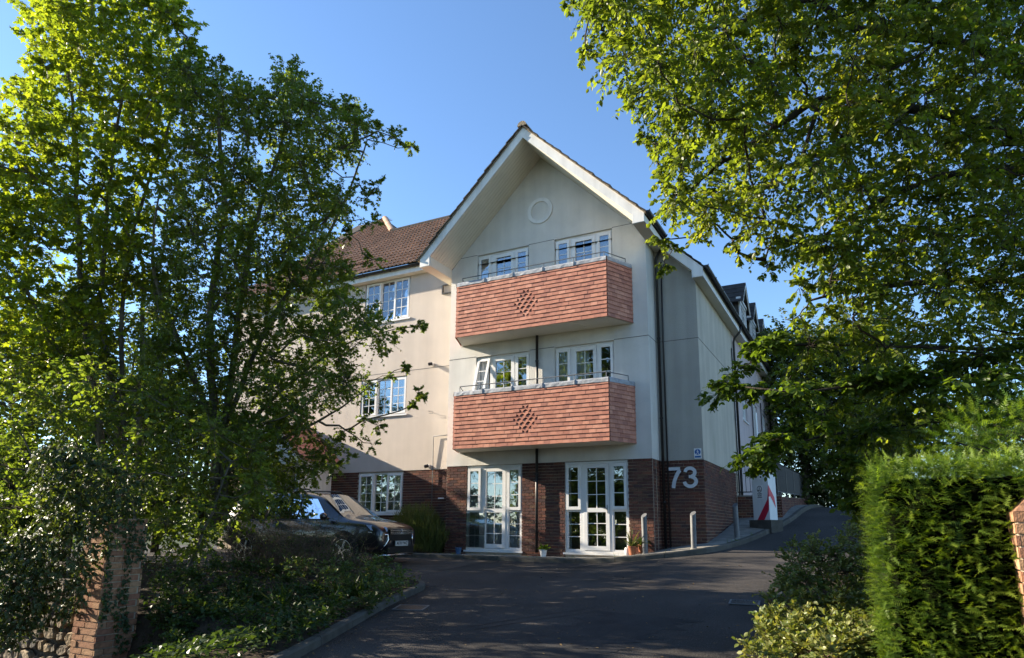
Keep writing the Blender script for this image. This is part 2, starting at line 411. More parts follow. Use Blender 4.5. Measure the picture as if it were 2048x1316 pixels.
def kerb(name, pts, side, h=0.12, w=0.11, step=0.9):
    """kerb of separate stones along pts; side=+1 puts the body to the left of the path"""
    root = bpy.data.objects.new(name, None); COL.objects.link(root); root['kind'] = 'structure'
    fine = resample(smooth_path(pts), 0.15)
    run, cur = [], [fine[0]]; d = 0
    for a, b in zip(fine, fine[1:]):
        d += math.hypot(b[0] - a[0], b[1] - a[1]); cur.append(b)
        if d >= step: run.append(cur); cur = [b]; d = 0
    if len(cur) > 1: run.append(cur)
    for seg in run:
        seg = [seg[0]] + seg[1:]
        mb = MB(); n = len(seg); vs = []; dz = random.uniform(-.006, .006)
        for i, (x, y) in enumerate(seg):
            a, b = seg[max(0, i - 1)], seg[min(n - 1, i + 1)]
            tx, ty = b[0] - a[0], b[1] - a[1]; l = math.hypot(tx, ty); tx /= l; ty /= l
            nx, ny = -ty * side, tx * side
            if i == 0: x += tx * .005; y += ty * .005
            if i == n - 1: x -= tx * .005; y -= ty * .005
            z = g(x, y)
            for q, zz in ((0, -.1), (.004, h * .78), (.022, h), (w, h), (w, -.1)):
                vs.append((x + nx * q, y + ny * q, z + zz + (dz if zz > 0 else 0)))
        fs = []
        for i in range(n - 1):
            for j in range(4):
                f = (i * 5 + j, i * 5 + j + 1, (i + 1) * 5 + j + 1, (i + 1) * 5 + j)
                fs.append(f if side > 0 else f[::-1])
        fs += [(0, 1, 2, 3, 4), tuple((n - 1) * 5 + j for j in (4, 3, 2, 1, 0))]
        mb.add(vs, fs).obj('kerb_stone', 'kerb_stone', root)
    return root

KL = [(5.25, -11.3), (5.02, -10.6), (4.83, -9.92), (4.31, -8.59), (3.67, -6.99), (3.42, -6.06), (3.2, -5.35), (2.7, -4.9), (2.0, -4.7), (-1, -4.6), (-6, -4.5)]
KB = [(-7.0, -0.75), (0, -0.8), (2, -0.85), (4, -0.92), (5.2, -0.95), (6.0, -0.85), (6.7, -0.45), (7.06, .2), (7.34, 1), (7.65, 2.2), (7.95, 3.6), (8.15, 5), (8.27, 6.7), (8.4, 9), (8.5, 14), (8.5, 20)]
for pts_, w0, w1 in (([(5.6, -8.0), (6.0, -7.2), (6.6, -6.3)], .03, .015), ([(5.75, -8.1), (6.2, -7.3), (6.75, -6.5)], .025, .012), ([(6.7, -7.6), (7.0, -7.2), (7.25, -6.95)], .03, .015), ([(5.2, -5.2), (6.1, -4.6), (7.0, -3.6)], .02, .01)): strip('tyre_mark', 'tyre_rubber', pts_, w0, w1, .004)
strip('tar_patch', 'tar_patch', [(6.9, -10.5), (7.1, -8.6), (7.4, -6.6)], .9, 1.2, .0035)
KR = [(9.1, -9.6), (8.95, -8.2), (8.75, -6.0), (8.7, -4.3), (8.95, -3.0), (9.5, -2.2), (10.5, -1.5), (12.5, -1.0)]
kerb('garden_kerb', KL, 1, 0.095)
kerb('forecourt_kerb', KB, 1, 0.11, 0.12)
kerb('shrub_bed_kerb', KR, -1, 0.07, 0.08)

def fan_bed(name, outer, inner, dz, mat, kind='structure', bump=0.0):
    """ground strip lofted between two paths of equal count"""
    mb = MB(); n = len(outer); K = 8; vs = []
    for i in range(n):
        for k in range(K + 1):
            t = k / K
            x, y = lerp(outer[i][0], inner[i][0], t), lerp(outer[i][1], inner[i][1], t)
            vs.append((x, y, g(x, y) + dz + bump * math.sin(t * math.pi) * (1 + .3 * math.sin(x * 5 + y * 3))))
    fs = [(i * (K + 1) + k, i * (K + 1) + k + 1, (i + 1) * (K + 1) + k + 1, (i + 1) * (K + 1) + k) for i in range(n - 1) for k in range(K)]
    o = mb.add(vs, fs).obj(name, mat, smooth=True, kind=kind)
    return o
def path_n(pts, n):
    f = resample(smooth_path(pts), 0.05); return [f[int(round(i * (len(f) - 1) / (n - 1)))] for i in range(n)]
BED_IN = path_n([(2.0, -11.3), (1.95, -10.5), (1.9, -9.9), (1.0, -9.75), (-3, -9.7), (-8, -9.5)], 40)
_o = [(x - .06, y + .02) for x, y in path_n(KL, 40)]
fan_bed('garden_bed', _o, BED_IN, 0.09, 'soil', bump=0.12)
_o = [(x, y + .08) for x, y in path_n(KB[:6], 24)]
fan_bed('forecourt_apron', _o, [(lerp(-7.0, 5.75, i / 23), 0.7) for i in range(24)], 0.095, 'concrete')
_o = [(x - .08, y + .03) for x, y in path_n(KB[5:], 40)]
fan_bed('side_path', _o, [(5.70 if i < 6 else 6.70, lerp(0.70, 20, (i / 39) ** 1.35)) for i in range(40)], 0.095, 'concrete')
_o = [(x + .06, y) for x, y in path_n(KR, 30)]
fan_bed('shrub_bed', _o, [(12.5, lerp(-9.6, -1.2, i / 29)) for i in range(30)], 0.05, 'soil', bump=0.08)
# ------------------------------------------------------------------ apartment building
W, AX, ZR, Y1, Y2, W2 = 5.66, 2.81, 2.175, 0.60, 0.72, 6.68
KS = 0.985                                   # gable slope
B = thing('apartment_building', 'cream rendered three storey apartment building with a tall gable and two balconies', 'building')

# door and window openings (x0, x1, z0, z1)
D_G = [(0.64, 2.28), (3.45, 5.06)]
D_M = [(0.87, 2.49), (3.20, 4.79)]
D_U = [(0.85, 2.45), (3.21, 4.80)]
ZM0, ZM1, ZU0, ZU1 = 2.97, 5.12, 5.93, 8.07

def rect_wall(mb, xs0, xs1, z0, z1, ops, fn, reveal=0.14):
    """front faces of a wall rectangle around openings plus the reveals. fn(u,v,d) -> xyz, d = depth into wall"""
    us = sorted({xs0, xs1, *[o[0] for o in ops], *[o[1] for o in ops]})
    vs = sorted({z0, z1, *[o[2] for o in ops], *[o[3] for o in ops]})
    us = [u for u in us if xs0 <= u <= xs1]; vs = [v for v in vs if z0 <= v <= z1]
    for a, b in zip(us, us[1:]):
        for c, d in zip(vs, vs[1:]):
            mu, mv = (a + b) / 2, (c + d) / 2
            if any(o[0] < mu < o[1] and o[2] < mv < o[3] for o in ops): continue
            mb.quad(fn(a, c, 0), fn(b, c, 0), fn(b, d, 0), fn(a, d, 0))
            mb.quad(fn(b, c, .3), fn(a, c, .3), fn(a, d, .3), fn(b, d, .3))
    for o in ops:
        a, b, c, d = o
        r = .3
        mb.quad(fn(a, c, 0), fn(a, d, 0), fn(a, d, r), fn(a, c, r))
        mb.quad(fn(b, d, 0), fn(b, c, 0), fn(b, c, r), fn(b, d, r))
        mb.quad(fn(a, d, 0), fn(b, d, 0), fn(b, d, r), fn(a, d, r))
        mb.quad(fn(b, c, 0), fn(a, c, 0), fn(a, c, r), fn(b, c, r))

# gable bay wall
fb = lambda u, v, d: (u, d, v)
mb = MB()
rect_wall(mb, 0, W, ZR, ZM0, [], fb)
rect_wall(mb, 0, W, ZM0, ZU0, [(*d, ZM0, ZM1) for d in D_M], fb)
rect_wall(mb, 0, W, ZU0, 7.79, [(*d, ZU0, 7.79) for d in D_U], fb)
xl = AX - (10.56 - ZU1) / KS; xr = 2 * AX - xl
r_ops = [(*d, 7.79, ZU1) for d in D_U]
rect_wall(mb, 0.45, 5.17, 7.79, ZU1, r_ops, fb)
mb.add([fb(0.02, 7.79, 0), fb(.45, 7.79, 0), fb(.45, ZU1, 0), fb(xl, ZU1, 0)], [(0, 1, 2, 3)])
mb.add([fb(5.17, 7.79, 0), fb(W - .04, 7.79, 0), fb(xr, ZU1, 0), fb(5.17, ZU1, 0)], [(0, 1, 2, 3)])
mb.add([fb(xl, ZU1, 0), fb(xr, ZU1, 0), fb(AX, 10.56, 0)], [(0, 1, 2)])
mb.quad((0, 0, ZR), (0, 0, 7.79), (0, .9, 7.79), (0, .9, ZR))                    # returns
mb.quad((W, 0, 7.79), (W, 0, ZR), (W, .8, ZR), (W, .8, 7.79))
mb.quad((0, 0, ZR), (0, .05, ZR), (W, .05, ZR), (W, 0, ZR))
mb.obj('gable_wall', 'render_cream', B)
# left wing wall
XL = -9.5
L_OPS = [(-3.64, -1.90, 6.83, 8.18), (-3.62, -1.88, 3.86, 5.02)]
fl = lambda u, v, d: (u, Y1 + d, v)
mb = MB(); rect_wall(mb, XL, 0.0, ZR, 8.5, L_OPS, fl)
mb.quad((XL, Y1, ZR), (XL, Y1 + .05, ZR), (0, Y1 + .05, ZR), (0, Y1, ZR))
mb.quad((XL, Y1, ZR), (XL, Y1, 8.5), (XL, 9, 8.5), (XL, 9, ZR))
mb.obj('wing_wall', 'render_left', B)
# right wing front and side
zc = lambda x: 10.56 - KS * (x - AX)
mb = MB()
mb.add([(W, Y2, ZR), (W2, Y2, ZR), (W2, Y2, zc(W2)), (W, Y2, zc(W))], [(0, 1, 2, 3)])
mb.quad((W, Y2, ZR), (W, Y2 + .05, ZR), (W2, Y2 + .05, ZR), (W2, Y2, ZR))
mb.obj('end_wall', 'render_shaded', B)
fs_ = lambda u, v, d: (W2 - d, u, v)
mb = MB(); rect_wall(mb, Y2, 5.7, ZR, zc(W2), [], fs_)
mb.quad((W2, Y2, ZR), (W2 - .05, Y2, ZR), (W2 - .05, 5.7, ZR), (W2, 5.7, ZR))
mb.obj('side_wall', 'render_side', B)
S_OPS = [(7.0, 8.0, 4.06, 5.0), (9.5, 10.5, 4.06, 5.0), (11.9, 12.9, 4.06, 5.0)]
mb = MB(); rect_wall(mb, 5.7, 17, 0.3, zc(W2), S_OPS, fs_)
mb.quad((W2, 17, .3), (-3, 17, .3), (-3, 17, 6.7), (W2, 17, 6.7))
mb.quad((-3, 17, .3), (-3, 9, .3), (-3, 9, 9), (-3, 17, 6.7))
mb.obj('rear_side_wall', 'render_pink', B)
# movement joints in the render
mb = MB()
for z in (5.125,):
    mb.box(0, .86, -.004, .002, z, z + .014); mb.box(2.5, 3.19, -.004, .002, z, z + .014); mb.box(4.8, W + .004, -.004, .002, z, z + .014)
    mb.box(W - .002, W + .004, .002, Y2 - .004, z, z + .014)
    mb.box(W + .004, W2 + .004, Y2 - .004, Y2 + .002, z, z + .014); mb.box(W2 - .002, W2 + .004, Y2 + .002, 16, z, z + .014)
mb.box(.30, .84, -.004, .002, 8.075, 8.088); mb.box(2.46, 3.2, -.004, .002, 8.075, 8.088); mb.box(4.81, 5.33, -.004, .002, 8.075, 8.088)
mb.box(XL, -.01, Y1 - .004, Y1 + .002, 5.15, 5.164)
mb.obj('render_joint', 'joint', B)

# ---- brick plinths
BRICKS_LEFT = [300]
full_brick = MB().box(0, .213, 0, .02, 0, .063).mesh('brick', 'brick')
def brick_panel(parent, Mx, length, z0, z1, ops, quota, mesh=full_brick, mat='brick', name='brick', start=0.0, bond=.225, off=.1125, stuff='brick'):
    """real bricks standing proud of the mortar in the plane Mx (u right, n out, v up)"""
    mb = MB(); r = 0; v = z1 - .065
    alln = []
    while v > z0 - .06:
        u = -(off if r % 2 else 0) - start
        while u < length:
            a, b = max(u, 0), min(u + bond - .012, length)
            spans = [(a, b)]
            for o in ops:
                if v + .065 > o[2] and v < o[3]:
                    ns = []
                    for s in spans:
                        if o[1] <= s[0] or o[0] >= s[1]: ns.append(s); continue
                        if s[0] < o[0]: ns.append((s[0], o[0]))
                        if s[1] > o[1]: ns.append((o[1], s[1]))
                    spans = ns
            for s in spans:
                if s[1] - s[0] > .03: alln.append((s[0], s[1], v))
            u += bond
        v -= .075; r += 1
    for a, b, v in alln:
        if b - a > bond - .0125 and quota[0] > 0:
            quota[0] -= 1
            o = bpy.data.objects.new(name, mesh); COL.objects.link(o); o.parent = parent
            j = random.uniform(-.002, .002)
            o.matrix_local = Mx @ Matrix.Translation((a, j, v))
        else:
            mb.box(a, b, 0, .02 + random.uniform(-.002, .002), v, v + .063, random.random())
    if mb.v:
        mb2 = MB(); mb2.v = [tuple(Mx @ Vector(p)) for p in mb.v]; mb2.f = mb.f; mb2.t = mb.t
        mb2.obj(stuff, mat, parent, kind='stuff')
bw = MB(); 
rect_wall(bw, 0.0, W, -.6, ZR, [(*d, 0.0, ZR) for d in D_G], lambda u, v, d: (u, d + .034, v))
bw.quad((W - .034, .03, ZR), (W - .034, .03, -.6), (W - .034, Y2 + .04, -.6), (W - .034, Y2 + .04, ZR))
bwall = bw.obj('brick_wall', 'mortar', B)
brick_panel(bwall, frame_m((W - .02, Y2 + .034, 0), (1, 0, 0), (0, -1, 0), (0, 0, 1)), W2 - W + .014, -.2, ZR, [], BRICKS_LEFT)
ew = MB().quad((W - .02, Y2 + .034, -.6), (W2 - .034, Y2 + .034, -.6), (W2 - .034, Y2 + .034, ZR), (W - .02, Y2 + .034, ZR)) \
    .quad((W2 - .034, Y2 + .034, -.6), (W2 - .034, 6, -.6), (W2 - .034, 6, ZR), (W2 - .034, Y2 + .034, ZR)).obj('end_brick_wall', 'mortar', B)
brick_panel(bwall, frame_m((0.014, .034, 0), (1, 0, 0), (0, -1, 0), (0, 0, 1)), W - .028, -.3, ZR, [(d[0] - .014, d[1] - .014, -.12, ZR) for d in D_G], BRICKS_LEFT)
brick_panel(bwall, frame_m((W - .034, .014, 0), (0, 1, 0), (1, 0, 0), (0, 0, 1)), Y2 - .0, -.3, ZR, [], [0], start=.1125)
brick_panel(ew, frame_m((W2 - .034, Y2 + .014, 0), (0, 1, 0), (1, 0, 0), (0, 0, 1)), 4.4, -.2, ZR, [], [0], start=.1125)
lw = MB(); rect_wall(lw, XL, 0.0, -.6, ZR, [(-3.55, -1.88, .95, ZR - .035)], lambda u, v, d: (u, Y1 + .034 + d, v))
lwall = lw.obj('wing_brick_wall', 'mortar', B)
brick_panel(lwall, frame_m((-7.0, Y1 + .034, 0), (1, 0, 0), (0, -1, 0), (0, 0, 1)), 7.0, -.3, ZR, [(3.45, 5.12, .95, ZR - .035)], [0], start=.06)

# ---- glazed units
def bars(mb, x0, x1, z0, z1, n0, n1): mb.box(x0, x1, n0, n1, z0, z1)
def sash(mb, panes, x0, x1, z0, z1, bd, n0, n1, cols, rows, bar=.018):
    """frame with borders bd=(l,r,b,t) and glazing bars; appends pane rects"""
    l, r, b, t = bd
    mb.box(x0, x0 + l, n0, n1, z0, z1); mb.box(x1 - r, x1, n0, n1, z0, z1)
    mb.box(x0 + l, x1 - r, n0, n1 - .001, z0, z0 + b); mb.box(x0 + l, x1 - r, n0, n1 - .001, z1 - t, z1)
    gx0, gx1, gz0, gz1 = x0 + l, x1 - r, z0 + b, z1 - t
    nm = (n0 + n1) / 2
    cw, rh = (gx1 - gx0) / cols, (gz1 - gz0) / rows
    for i in range(1, cols): mb.box(gx0 + i * cw - bar / 2, gx0 + i * cw + bar / 2, nm - .012, nm + .012, gz0, gz1)
    for j in range(1, rows): mb.box(gx0, gx1, nm - .011, nm + .011, gz0 + j * rh - bar / 2, gz0 + j * rh + bar / 2)
    for i in range(cols):
        for j in range(rows):
            panes.append((gx0 + i * cw + (bar / 2 if i else 0), gx0 + (i + 1) * cw - (bar / 2 if i < cols - 1 else 0),
                          gz0 + j * rh + (bar / 2 if j else 0), gz0 + (j + 1) * rh - (bar / 2 if j < rows - 1 else 0), nm))
def put_panes(panes, parent):
    for a, b, c, d, n in panes:
        MB().box(a, b, n - .003, n + .003, c, d).obj('pane', 'glass', parent)
def curtain_mesh(x0, x1, z0, z1, n, seed, amp=.025):
    rr = random.Random(seed); mb = MB(); vs = []; k = int((x1 - x0) / .022) + 2; x = x0
    ph = rr.uniform(0, 6)
    for i in range(k):
        x = x0 + (x1 - x0) * i / (k - 1)
        yy = n + amp * math.sin(x * 62 + ph + 1.3 * math.sin(x * 9 + ph)) + .3 * amp * math.sin(x * 23)
        vs += [(x, yy, z0), (x, yy + .01, z1)]
    mb.add(vs, [(2 * i, 2 * i + 2, 2 * i + 3, 2 * i + 1) for i in range(k - 1)])
    return mb
def room(x0, x1, z0, z1, depth, parent):
    mb = MB(); a, b, c, d = x0 - .25, x1 + .25, z0 - .02, z1 + .2
    n = -.26; m = -depth
    mb.quad((a, m, c), (b, m, c), (b, m, d), (a, m, d))
    mb.quad((a, n, c), (a, m, c), (a, m, d), (a, n, d)); mb.quad((b, m, c), (b, n, c), (b, n, d), (b, m, d))
    mb.quad((a, n, c), (b, n, c), (b, m, c), (a, m, c)); mb.quad((a, m, d), (b, m, d), (b, n, d), (a, n, d))
    return mb.obj('room_interior', 'room', parent)

def patio_door(Mx, w, h, curtains=None, open_left=False, seed=0, part_label=None):
    mb = MB(); P = []
    k = w / 1.6
    n0, n1 = -.035, .035
    e = .05
    mb.box(0, e, n0, n1, 0, h); mb.box(w - e, w, n0, n1, 0, h)
    mb.box(e, w - e, n0, n1 - .001, h - .055, h); mb.box(e, w - e, n0, n1 - .001, 0, .05)
    a, b, c, d = .40 * k, .475 * k, w - .475 * k, w - .40 * k
    mb.box(a, b, n0, n1, .05, h - .055); mb.box(c, d, n0, n1, .05, h - .055)
    zt0, zt1 = .99, 1.04
    mb.box(e, a, n0, n1 - .001, zt0, zt1); mb.box(d, w - e, n0, n1 - .001, zt0, zt1)
    for s, (x0, x1) in enumerate(((e, a), (d, w - e))):
        if not (open_left and s == 0):
            sash(mb, P, x0 - .012, x1 + .012, zt1 - .03, h - .065, (.065, .065, .075, .075), .036, .075, 1, 3)
        sash(mb, P, x0, x1, .05, zt0, (.028, .028, .03, .03), n0 + .01, n1 - .006, 1, 3)
    # door leaf
    x0, x1 = b, c
    sash(mb, P, x0 + .004, x1 - .004, 1.0, h - .06, (.09, .09, .05, .10), n0, n1 + .012, 2, 3)
    sash(mb, P, x0 + .004, x1 - .004, .06, 1.0, (.09, .09, .10, .05), n0, n1 + .012, 2, 3)
    mb.box(b + .06, c - .06, n1, n1 + .018, h - .045, h - .03)                     # trickle vent
    o = mb.obj('patio_door', 'upvc', B, matrix=Mx, label=part_label)
    put_panes(P, o)
    MB().box(-.04, w + .03, -.02, .10, -.045, -.002).obj('sill', 'upvc', o)
    hx = b + .05 if seed % 2 == 0 else c - .05
    hm = MB().box(hx - .014, hx + .014, n1 + .012, n1 + .022, .93, 1.12)
    hm.box(hx - .012, hx + (.11 if seed % 2 == 0 else -.09), n1 + .022, n1 + .045, 1.03, 1.052)
    hm.obj('handle', 'steel', o)
    if open_left:
        s = MB(); PP = []
        hh = h - .065 - (zt1 - .03)
        sash(s, PP, 0, a - e + .024, -hh, 0, (.065, .065, .075, .075), -.02, .02, 1, 3)
        so = s.obj('open_sash', 'upvc', o, matrix=Matrix.Translation((e - .012, .05, h - .065)) @ Matrix.Rotation(math.radians(17), 4, 'X'), label='top hung side light standing open')
        put_panes([], so)
        for q in PP: MB().box(q[0], q[1], -.003, .003, q[2], q[3]).obj('glazing', 'glass', o, matrix=so.matrix_local.copy())
    room(0, w, 0, h, 2.2, o)
    if curtains:
        for ci, (ca, cb) in enumerate(curtains):
            curtain_mesh(ca * w, cb * w, .04, h - .05, -.085, seed * 7 + ci).obj('curtain', 'curtain', o, smooth=True)
    return o
def Mfront(x, z, y): return frame_m((x, y, z), (1, 0, 0), (0, -1, 0), (0, 0, 1))
patio_door(Mfront(D_G[0][0], 0.0, .09), D_G[0][1] - D_G[0][0], 2.165, [(.02, .33), (.33, .98)], seed=2)
patio_door(Mfront(D_G[1][0], 0.0, .09), D_G[1][1] - D_G[1][0], 2.165, [(.0, .07)], seed=3)
patio_door(Mfront(D_M[0][0], ZM0, .10), D_M[0][1] - D_M[0][0], ZM1 - ZM0, [(.0, .2), (.8, 1.0)], True, 4)
patio_door(Mfront(D_M[1][0], ZM0, .10), D_M[1][1] - D_M[1][0], ZM1 - ZM0, [(.02, .55)], seed=5)
patio_door(Mfront(D_U[0][0], ZU0, .10), D_U[0][1] - D_U[0][0], ZU1 - ZU0, [(.0, .25)], seed=6)
patio_door(Mfront(D_U[1][0], ZU0, .10), D_U[1][1] - D_U[1][0], ZU1 - ZU0, [(.7, 1.0)], seed=7)

def casement(Mx, w, h, rows=4, cols=2, n=3, curtains=None, seed=0, name='window', sill=True, depth=2.0):
    mb = MB(); P = []; e = .045; n0, n1 = -.035, .035
    mb.box(0, e, n0, n1, 0, h); mb.box(w - e, w, n0, n1, 0, h); mb.box(e, w - e, n0, n1 - .001, 0, e); mb.box(e, w - e, n0, n1 - .001, h - e, h)
    cw = (w - 2 * e) / n
    for i in range(1, n): mb.box(e + i * cw - .025, e + i * cw + .025, n0, n1, e, h - e)
    for i in range(n):
        x0, x1 = e + i * cw, e + (i + 1) * cw
        if i != 1 or n == 1: sash(mb, P, x0 - .01, x1 + .01, e - .012, h - e + .012, (.06, .06, .065, .065), .036, .078, cols, rows)
        else: sash(mb, P, x0 + .025, x1 - .025, e, h - e, (.012, .012, .014, .014), n0 + .01, n1 - .01, cols, rows)
    o = mb.obj(name, 'upvc', B, matrix=Mx)
    put_panes(P, o)
    if sill: MB().box(-.05, w + .05, -.02, .13, -.05, -.003).obj('sill', 'upvc', o)
    room(0, w, 0, h, depth, o)
    if curtains:
        for ci, (ca, cb) in enumerate(curtains):
            curtain_mesh(ca * w, cb * w, .03, h - .03, -.085, seed * 5 + ci).obj('curtain', 'curtain', o, smooth=True)
    return o
casement(Mfront(-3.64, 6.83, Y1 + .09), 1.74, 1.34, curtains=[(0, .15)], seed=1)
casement(Mfront(-3.62, 3.86, Y1 + .09), 1.74, 1.15, curtains=[(.86, 1.0)], seed=2)
casement(Mfront(-3.55, 0.95, Y1 + .09), 1.67, 1.19, curtains=[(0, .3), (.5, 1.0)], seed=3)
for (a, b, c, d) in S_OPS:
    casement(frame_m((W2 - .09, a, c), (0, 1, 0), (1, 0, 0), (0, 0, 1)), b - a, d - c, rows=3, cols=2, n=2, seed=4)

# ---- gable roof timberwork
YG = -1.08
zsl = lambda x: 10.55 - KS * abs(x - AX)          # soffit underside
ztl = lambda x: 10.85 - KS * abs(x - AX)          # top of board
for s in (-1, 1):
    xe = -.32 if s < 0 else 5.97
    xi = 0.0 if s < 0 else W + .02
    fnb = lambda u, v, d: (u, d, v)
    pts = [(AX, zsl(AX)), (AX, ztl(AX)), (xe, ztl(xe)), (xe, 7.52), (xi, 7.52), (xi, zsl(xi) + .02)]
    if s > 0: pts = pts[::-1]
    MB().prism(pts[::-1], fnb, YG - .03, YG).obj('bargeboard', 'white_board', B)
    # pieces of the boxed foot, fixing plate
    x0, x1 = min(xe, xi), max(xe, xi)
    MB().box(x0 + .012, x1 - .012, YG - .036, YG - .031, 7.53, 7.53 + .24).obj('board_end', 'white_board', B)
    # soffit boards running up the rake
    nb = 10
    for i in range(nb):
        ya, yb = lerp(YG + .002, -.002, i / nb) + .005, lerp(YG + .002, -.002, (i + 1) / nb) - .008
        xo = xi
        p = [(AX - s * .0, ya), (xo, ya), (xo, yb), (AX, yb)]
        vs = [(x, y, zsl(x) + .0) for x, y in p] + [(x, y, zsl(x) + .02) for x, y in p]
        m_ = MB(); m_.hexa(vs); m_.obj('soffit_board', 'soffit', B)
    m_ = MB(); p = [(AX, YG + .001), (xi, YG + .001), (xi, 1.2), (AX, 1.2)]
    m_.hexa([(x, y, zsl(x) + .025) for x, y in p] + [(x, y, zsl(x) + .06) for x, y in p]); m_.obj('soffit_backing', 'tile_backing', B)
    # eaves box
    yend = 0.62 if s < 0 else Y2
    MB().box(x0 + .002, x1, YG + .001, yend, 7.522, 7.535).box(xi - .006, xi + .006, YG + .001, -.001, 7.536, zsl(xi)) \
        .box(xe - .006 * s - .006, xe - .006 * s + .006, YG + .001, yend, 7.536, ztl(xe) - .04).obj('eaves_box', 'soffit', B)
# ring ornament
mb = MB(); n = 48; R0, R1 = .265, .375; vs = []
for i in range(n):
    q = 2 * math.pi * i / n; c_, s_ = math.cos(q), math.sin(q)
    for r_, y_ in ((R0, 0), (R0 + .004, -.03), (R1 - .006, -.03), (R1, 0)): vs.append((AX - .02 + r_ * c_, y_, 8.99 + r_ * s_))
mb.add(vs, [(i * 4 + j, ((i + 1) % n) * 4 + j, ((i + 1) % n) * 4 + j + 1, i * 4 + j + 1) for i in range(n) for j in range(3)])
mb.obj('ring_ornament', 'white_board', B)

# ---- roofs
def roof_plane(name, pts, mat='roof_dark'):
    return MB().add(pts, [tuple(range(len(pts)))]).obj(name, mat, B)
zr_ = lambda x: 10.88 - KS * abs(x - AX)
gr = roof_plane('gable_roof', [(AX, YG - .06, zr_(AX)), (-.36, YG - .06, zr_(-.36)), (-.36, 3.2, zr_(-.36)), (AX, 5.6, zr_(AX))])
MB().add([(AX, YG - .06, zr_(AX)), (AX, 17.3, zr_(AX)), (7.02, 17.3, zr_(7.02)), (7.02, .43, zr_(7.02)), (6.02, .43, zr_(6.02)), (6.02, YG - .06, zr_(6.02))], [(0, 1, 2, 3, 4, 5)]).obj('side_slope', 'roof_dark', B)
MB().add([(AX, 17.3, zr_(AX)), (AX, 5.5, zr_(AX)), (-3, 5.5, zr_(-3) ), (-3, 17.3, zr_(-3))], [(0, 1, 2, 3)]).obj('rear_slope', 'roof_dark', B)
# courses of tiles on the gable slopes, each course ends in a visible tile nib at the verge
def slope_courses(xe, s, ya, yb, name, step=.30, from_x=None):
    mb = MB(); l = math.hypot(1, KS); n = int((abs(xe - AX) * l) / step) + 1
    for i in range(n):
        xa = AX + s * (i * step / l); xb = min(AX + s * ((i + 1) * step / l + .03), xe) if s > 0 else max(AX + s * ((i + 1) * step / l + .03), xe)
        if from_x is not None and abs(xb - AX) < from_x: continue
        y = ya; first = True
        while y < yb - .05:
            y2 = min(y + random.uniform(.29, .31), yb)
            j = random.uniform(-.012, .012); yo = y - (random.uniform(-.015, .03) if first else 0)
            za, zb = zr_(xa) + .012, zr_(xb) + .05 + j
            p = [(xa, yo), (xb, yo), (xb, y2 - .004), (xa, y2 - .004)]
            if s < 0: p = p[::-1]; zz = [za, zb, zb, za]
            zz = [za if abs(q[0] - xa) < 1e-6 else zb for q in p]
            mb.hexa([(q[0], q[1], z - .035) for q, z in zip(p, zz)] + [(q[0], q[1], z) for q, z in zip(p, zz)], random.random())
            y = y2; first = False
    mb.obj(name, 'roof_dark', B, kind='stuff')
slope_courses(6.03, 1, YG - .09, .43, 'verge_tiles')
slope_courses(-.40, -1, YG - .09, 1.3, 'verge_tiles')
slope_courses(7.04, 1, .40, 3.5, 'verge_tiles', from_x=2.9)
slope_courses(7.04, 1, 3.5, 17.2, 'side_tiles', from_x=3.2)
mb = MB()
for s in (-1, 1):                                                                   # mortar bedding of the verge
    xe = -.38 if s < 0 else 6.0
    for i in range(26):
        a, b = lerp(AX, xe, i / 26), lerp(AX, xe, (i + 1) / 26)
        h = random.uniform(.0, .018); w_ = random.uniform(.0, .015)
        p = [(a, YG - .055 - w_), (b, YG - .055 - w_), (b, YG + .1), (a, YG + .1)]
        if s < 0: p = p[::-1]
        mb.hexa([(x, y, ztl(x) - .005) for x, y in p] + [(x, y, zr_(x) + .01 + h) for x, y in p])
mb.obj('verge_bedding', 'verge_mortar', B)
mb = MB()
for i in range(14):                                                                # ridge tiles
    y = YG - .1 + i * .44
    vs = []
    for yy in (y, y + .43):
        for k in range(9):
            q = math.pi * k / 8; vs.append((AX + .13 * math.cos(q), yy, zr_(AX) - .02 + .13 * math.sin(q)))
    mb.add(vs, [(k, k + 1, 10 + k, 9 + k) for k in range(8)] + [tuple(range(8, -1, -1)), tuple(range(9, 18))], random.random())
mb.obj('ridge_tile', 'verge_mortar', B)
# right wing bargeboard and eaves
mb = MB(); yb_ = .45
mb.prism([(5.99, zsl(5.99)), (6.66, zsl(6.66)), (6.66, 6.56), (6.93, 6.56), (6.93, ztl(6.93)), (5.99, ztl(5.99))], lambda u, v, d: (u, d, v), yb_ - .03, yb_)
mb.obj('bargeboard', 'white_board', B)
MB().box(6.672, 6.92, yb_ - .036, yb_ - .031, 6.57, 6.8).obj('board_end', 'white_board', B)
MB().hexa([(5.67, yb_ + .001, zsl(5.67)), (W2, yb_ + .001, zsl(W2)), (W2, Y2, zsl(W2)), (5.67, Y2, zsl(5.67)), (5.67, yb_ + .001, zsl(5.67) + .02), (W2, yb_ + .001, zsl(W2) + .02), (W2, Y2, zsl(W2) + .02), (5.67, Y2, zsl(5.67) + .02)]).obj('soffit_board', 'soffit', B)
for a, b in rng(0, 1, 1) and [(yb_ + .001, 2.9), (2.905, 5.3), (5.305, 7.7), (7.705, 10.1), (10.105, 12.5), (12.505, 14.2)]:
    MB().box(W2 - .01, 6.91, a, b, 6.56, 6.575).obj('soffit_panel', 'soffit', B)
MB().box(6.911, 6.93, yb_ + .001, 14.2, 6.555, 6.83).box(W2 - .01, 6.90, 14.19, 14.2, 6.576, 6.8).obj('fascia', 'white_board', B)

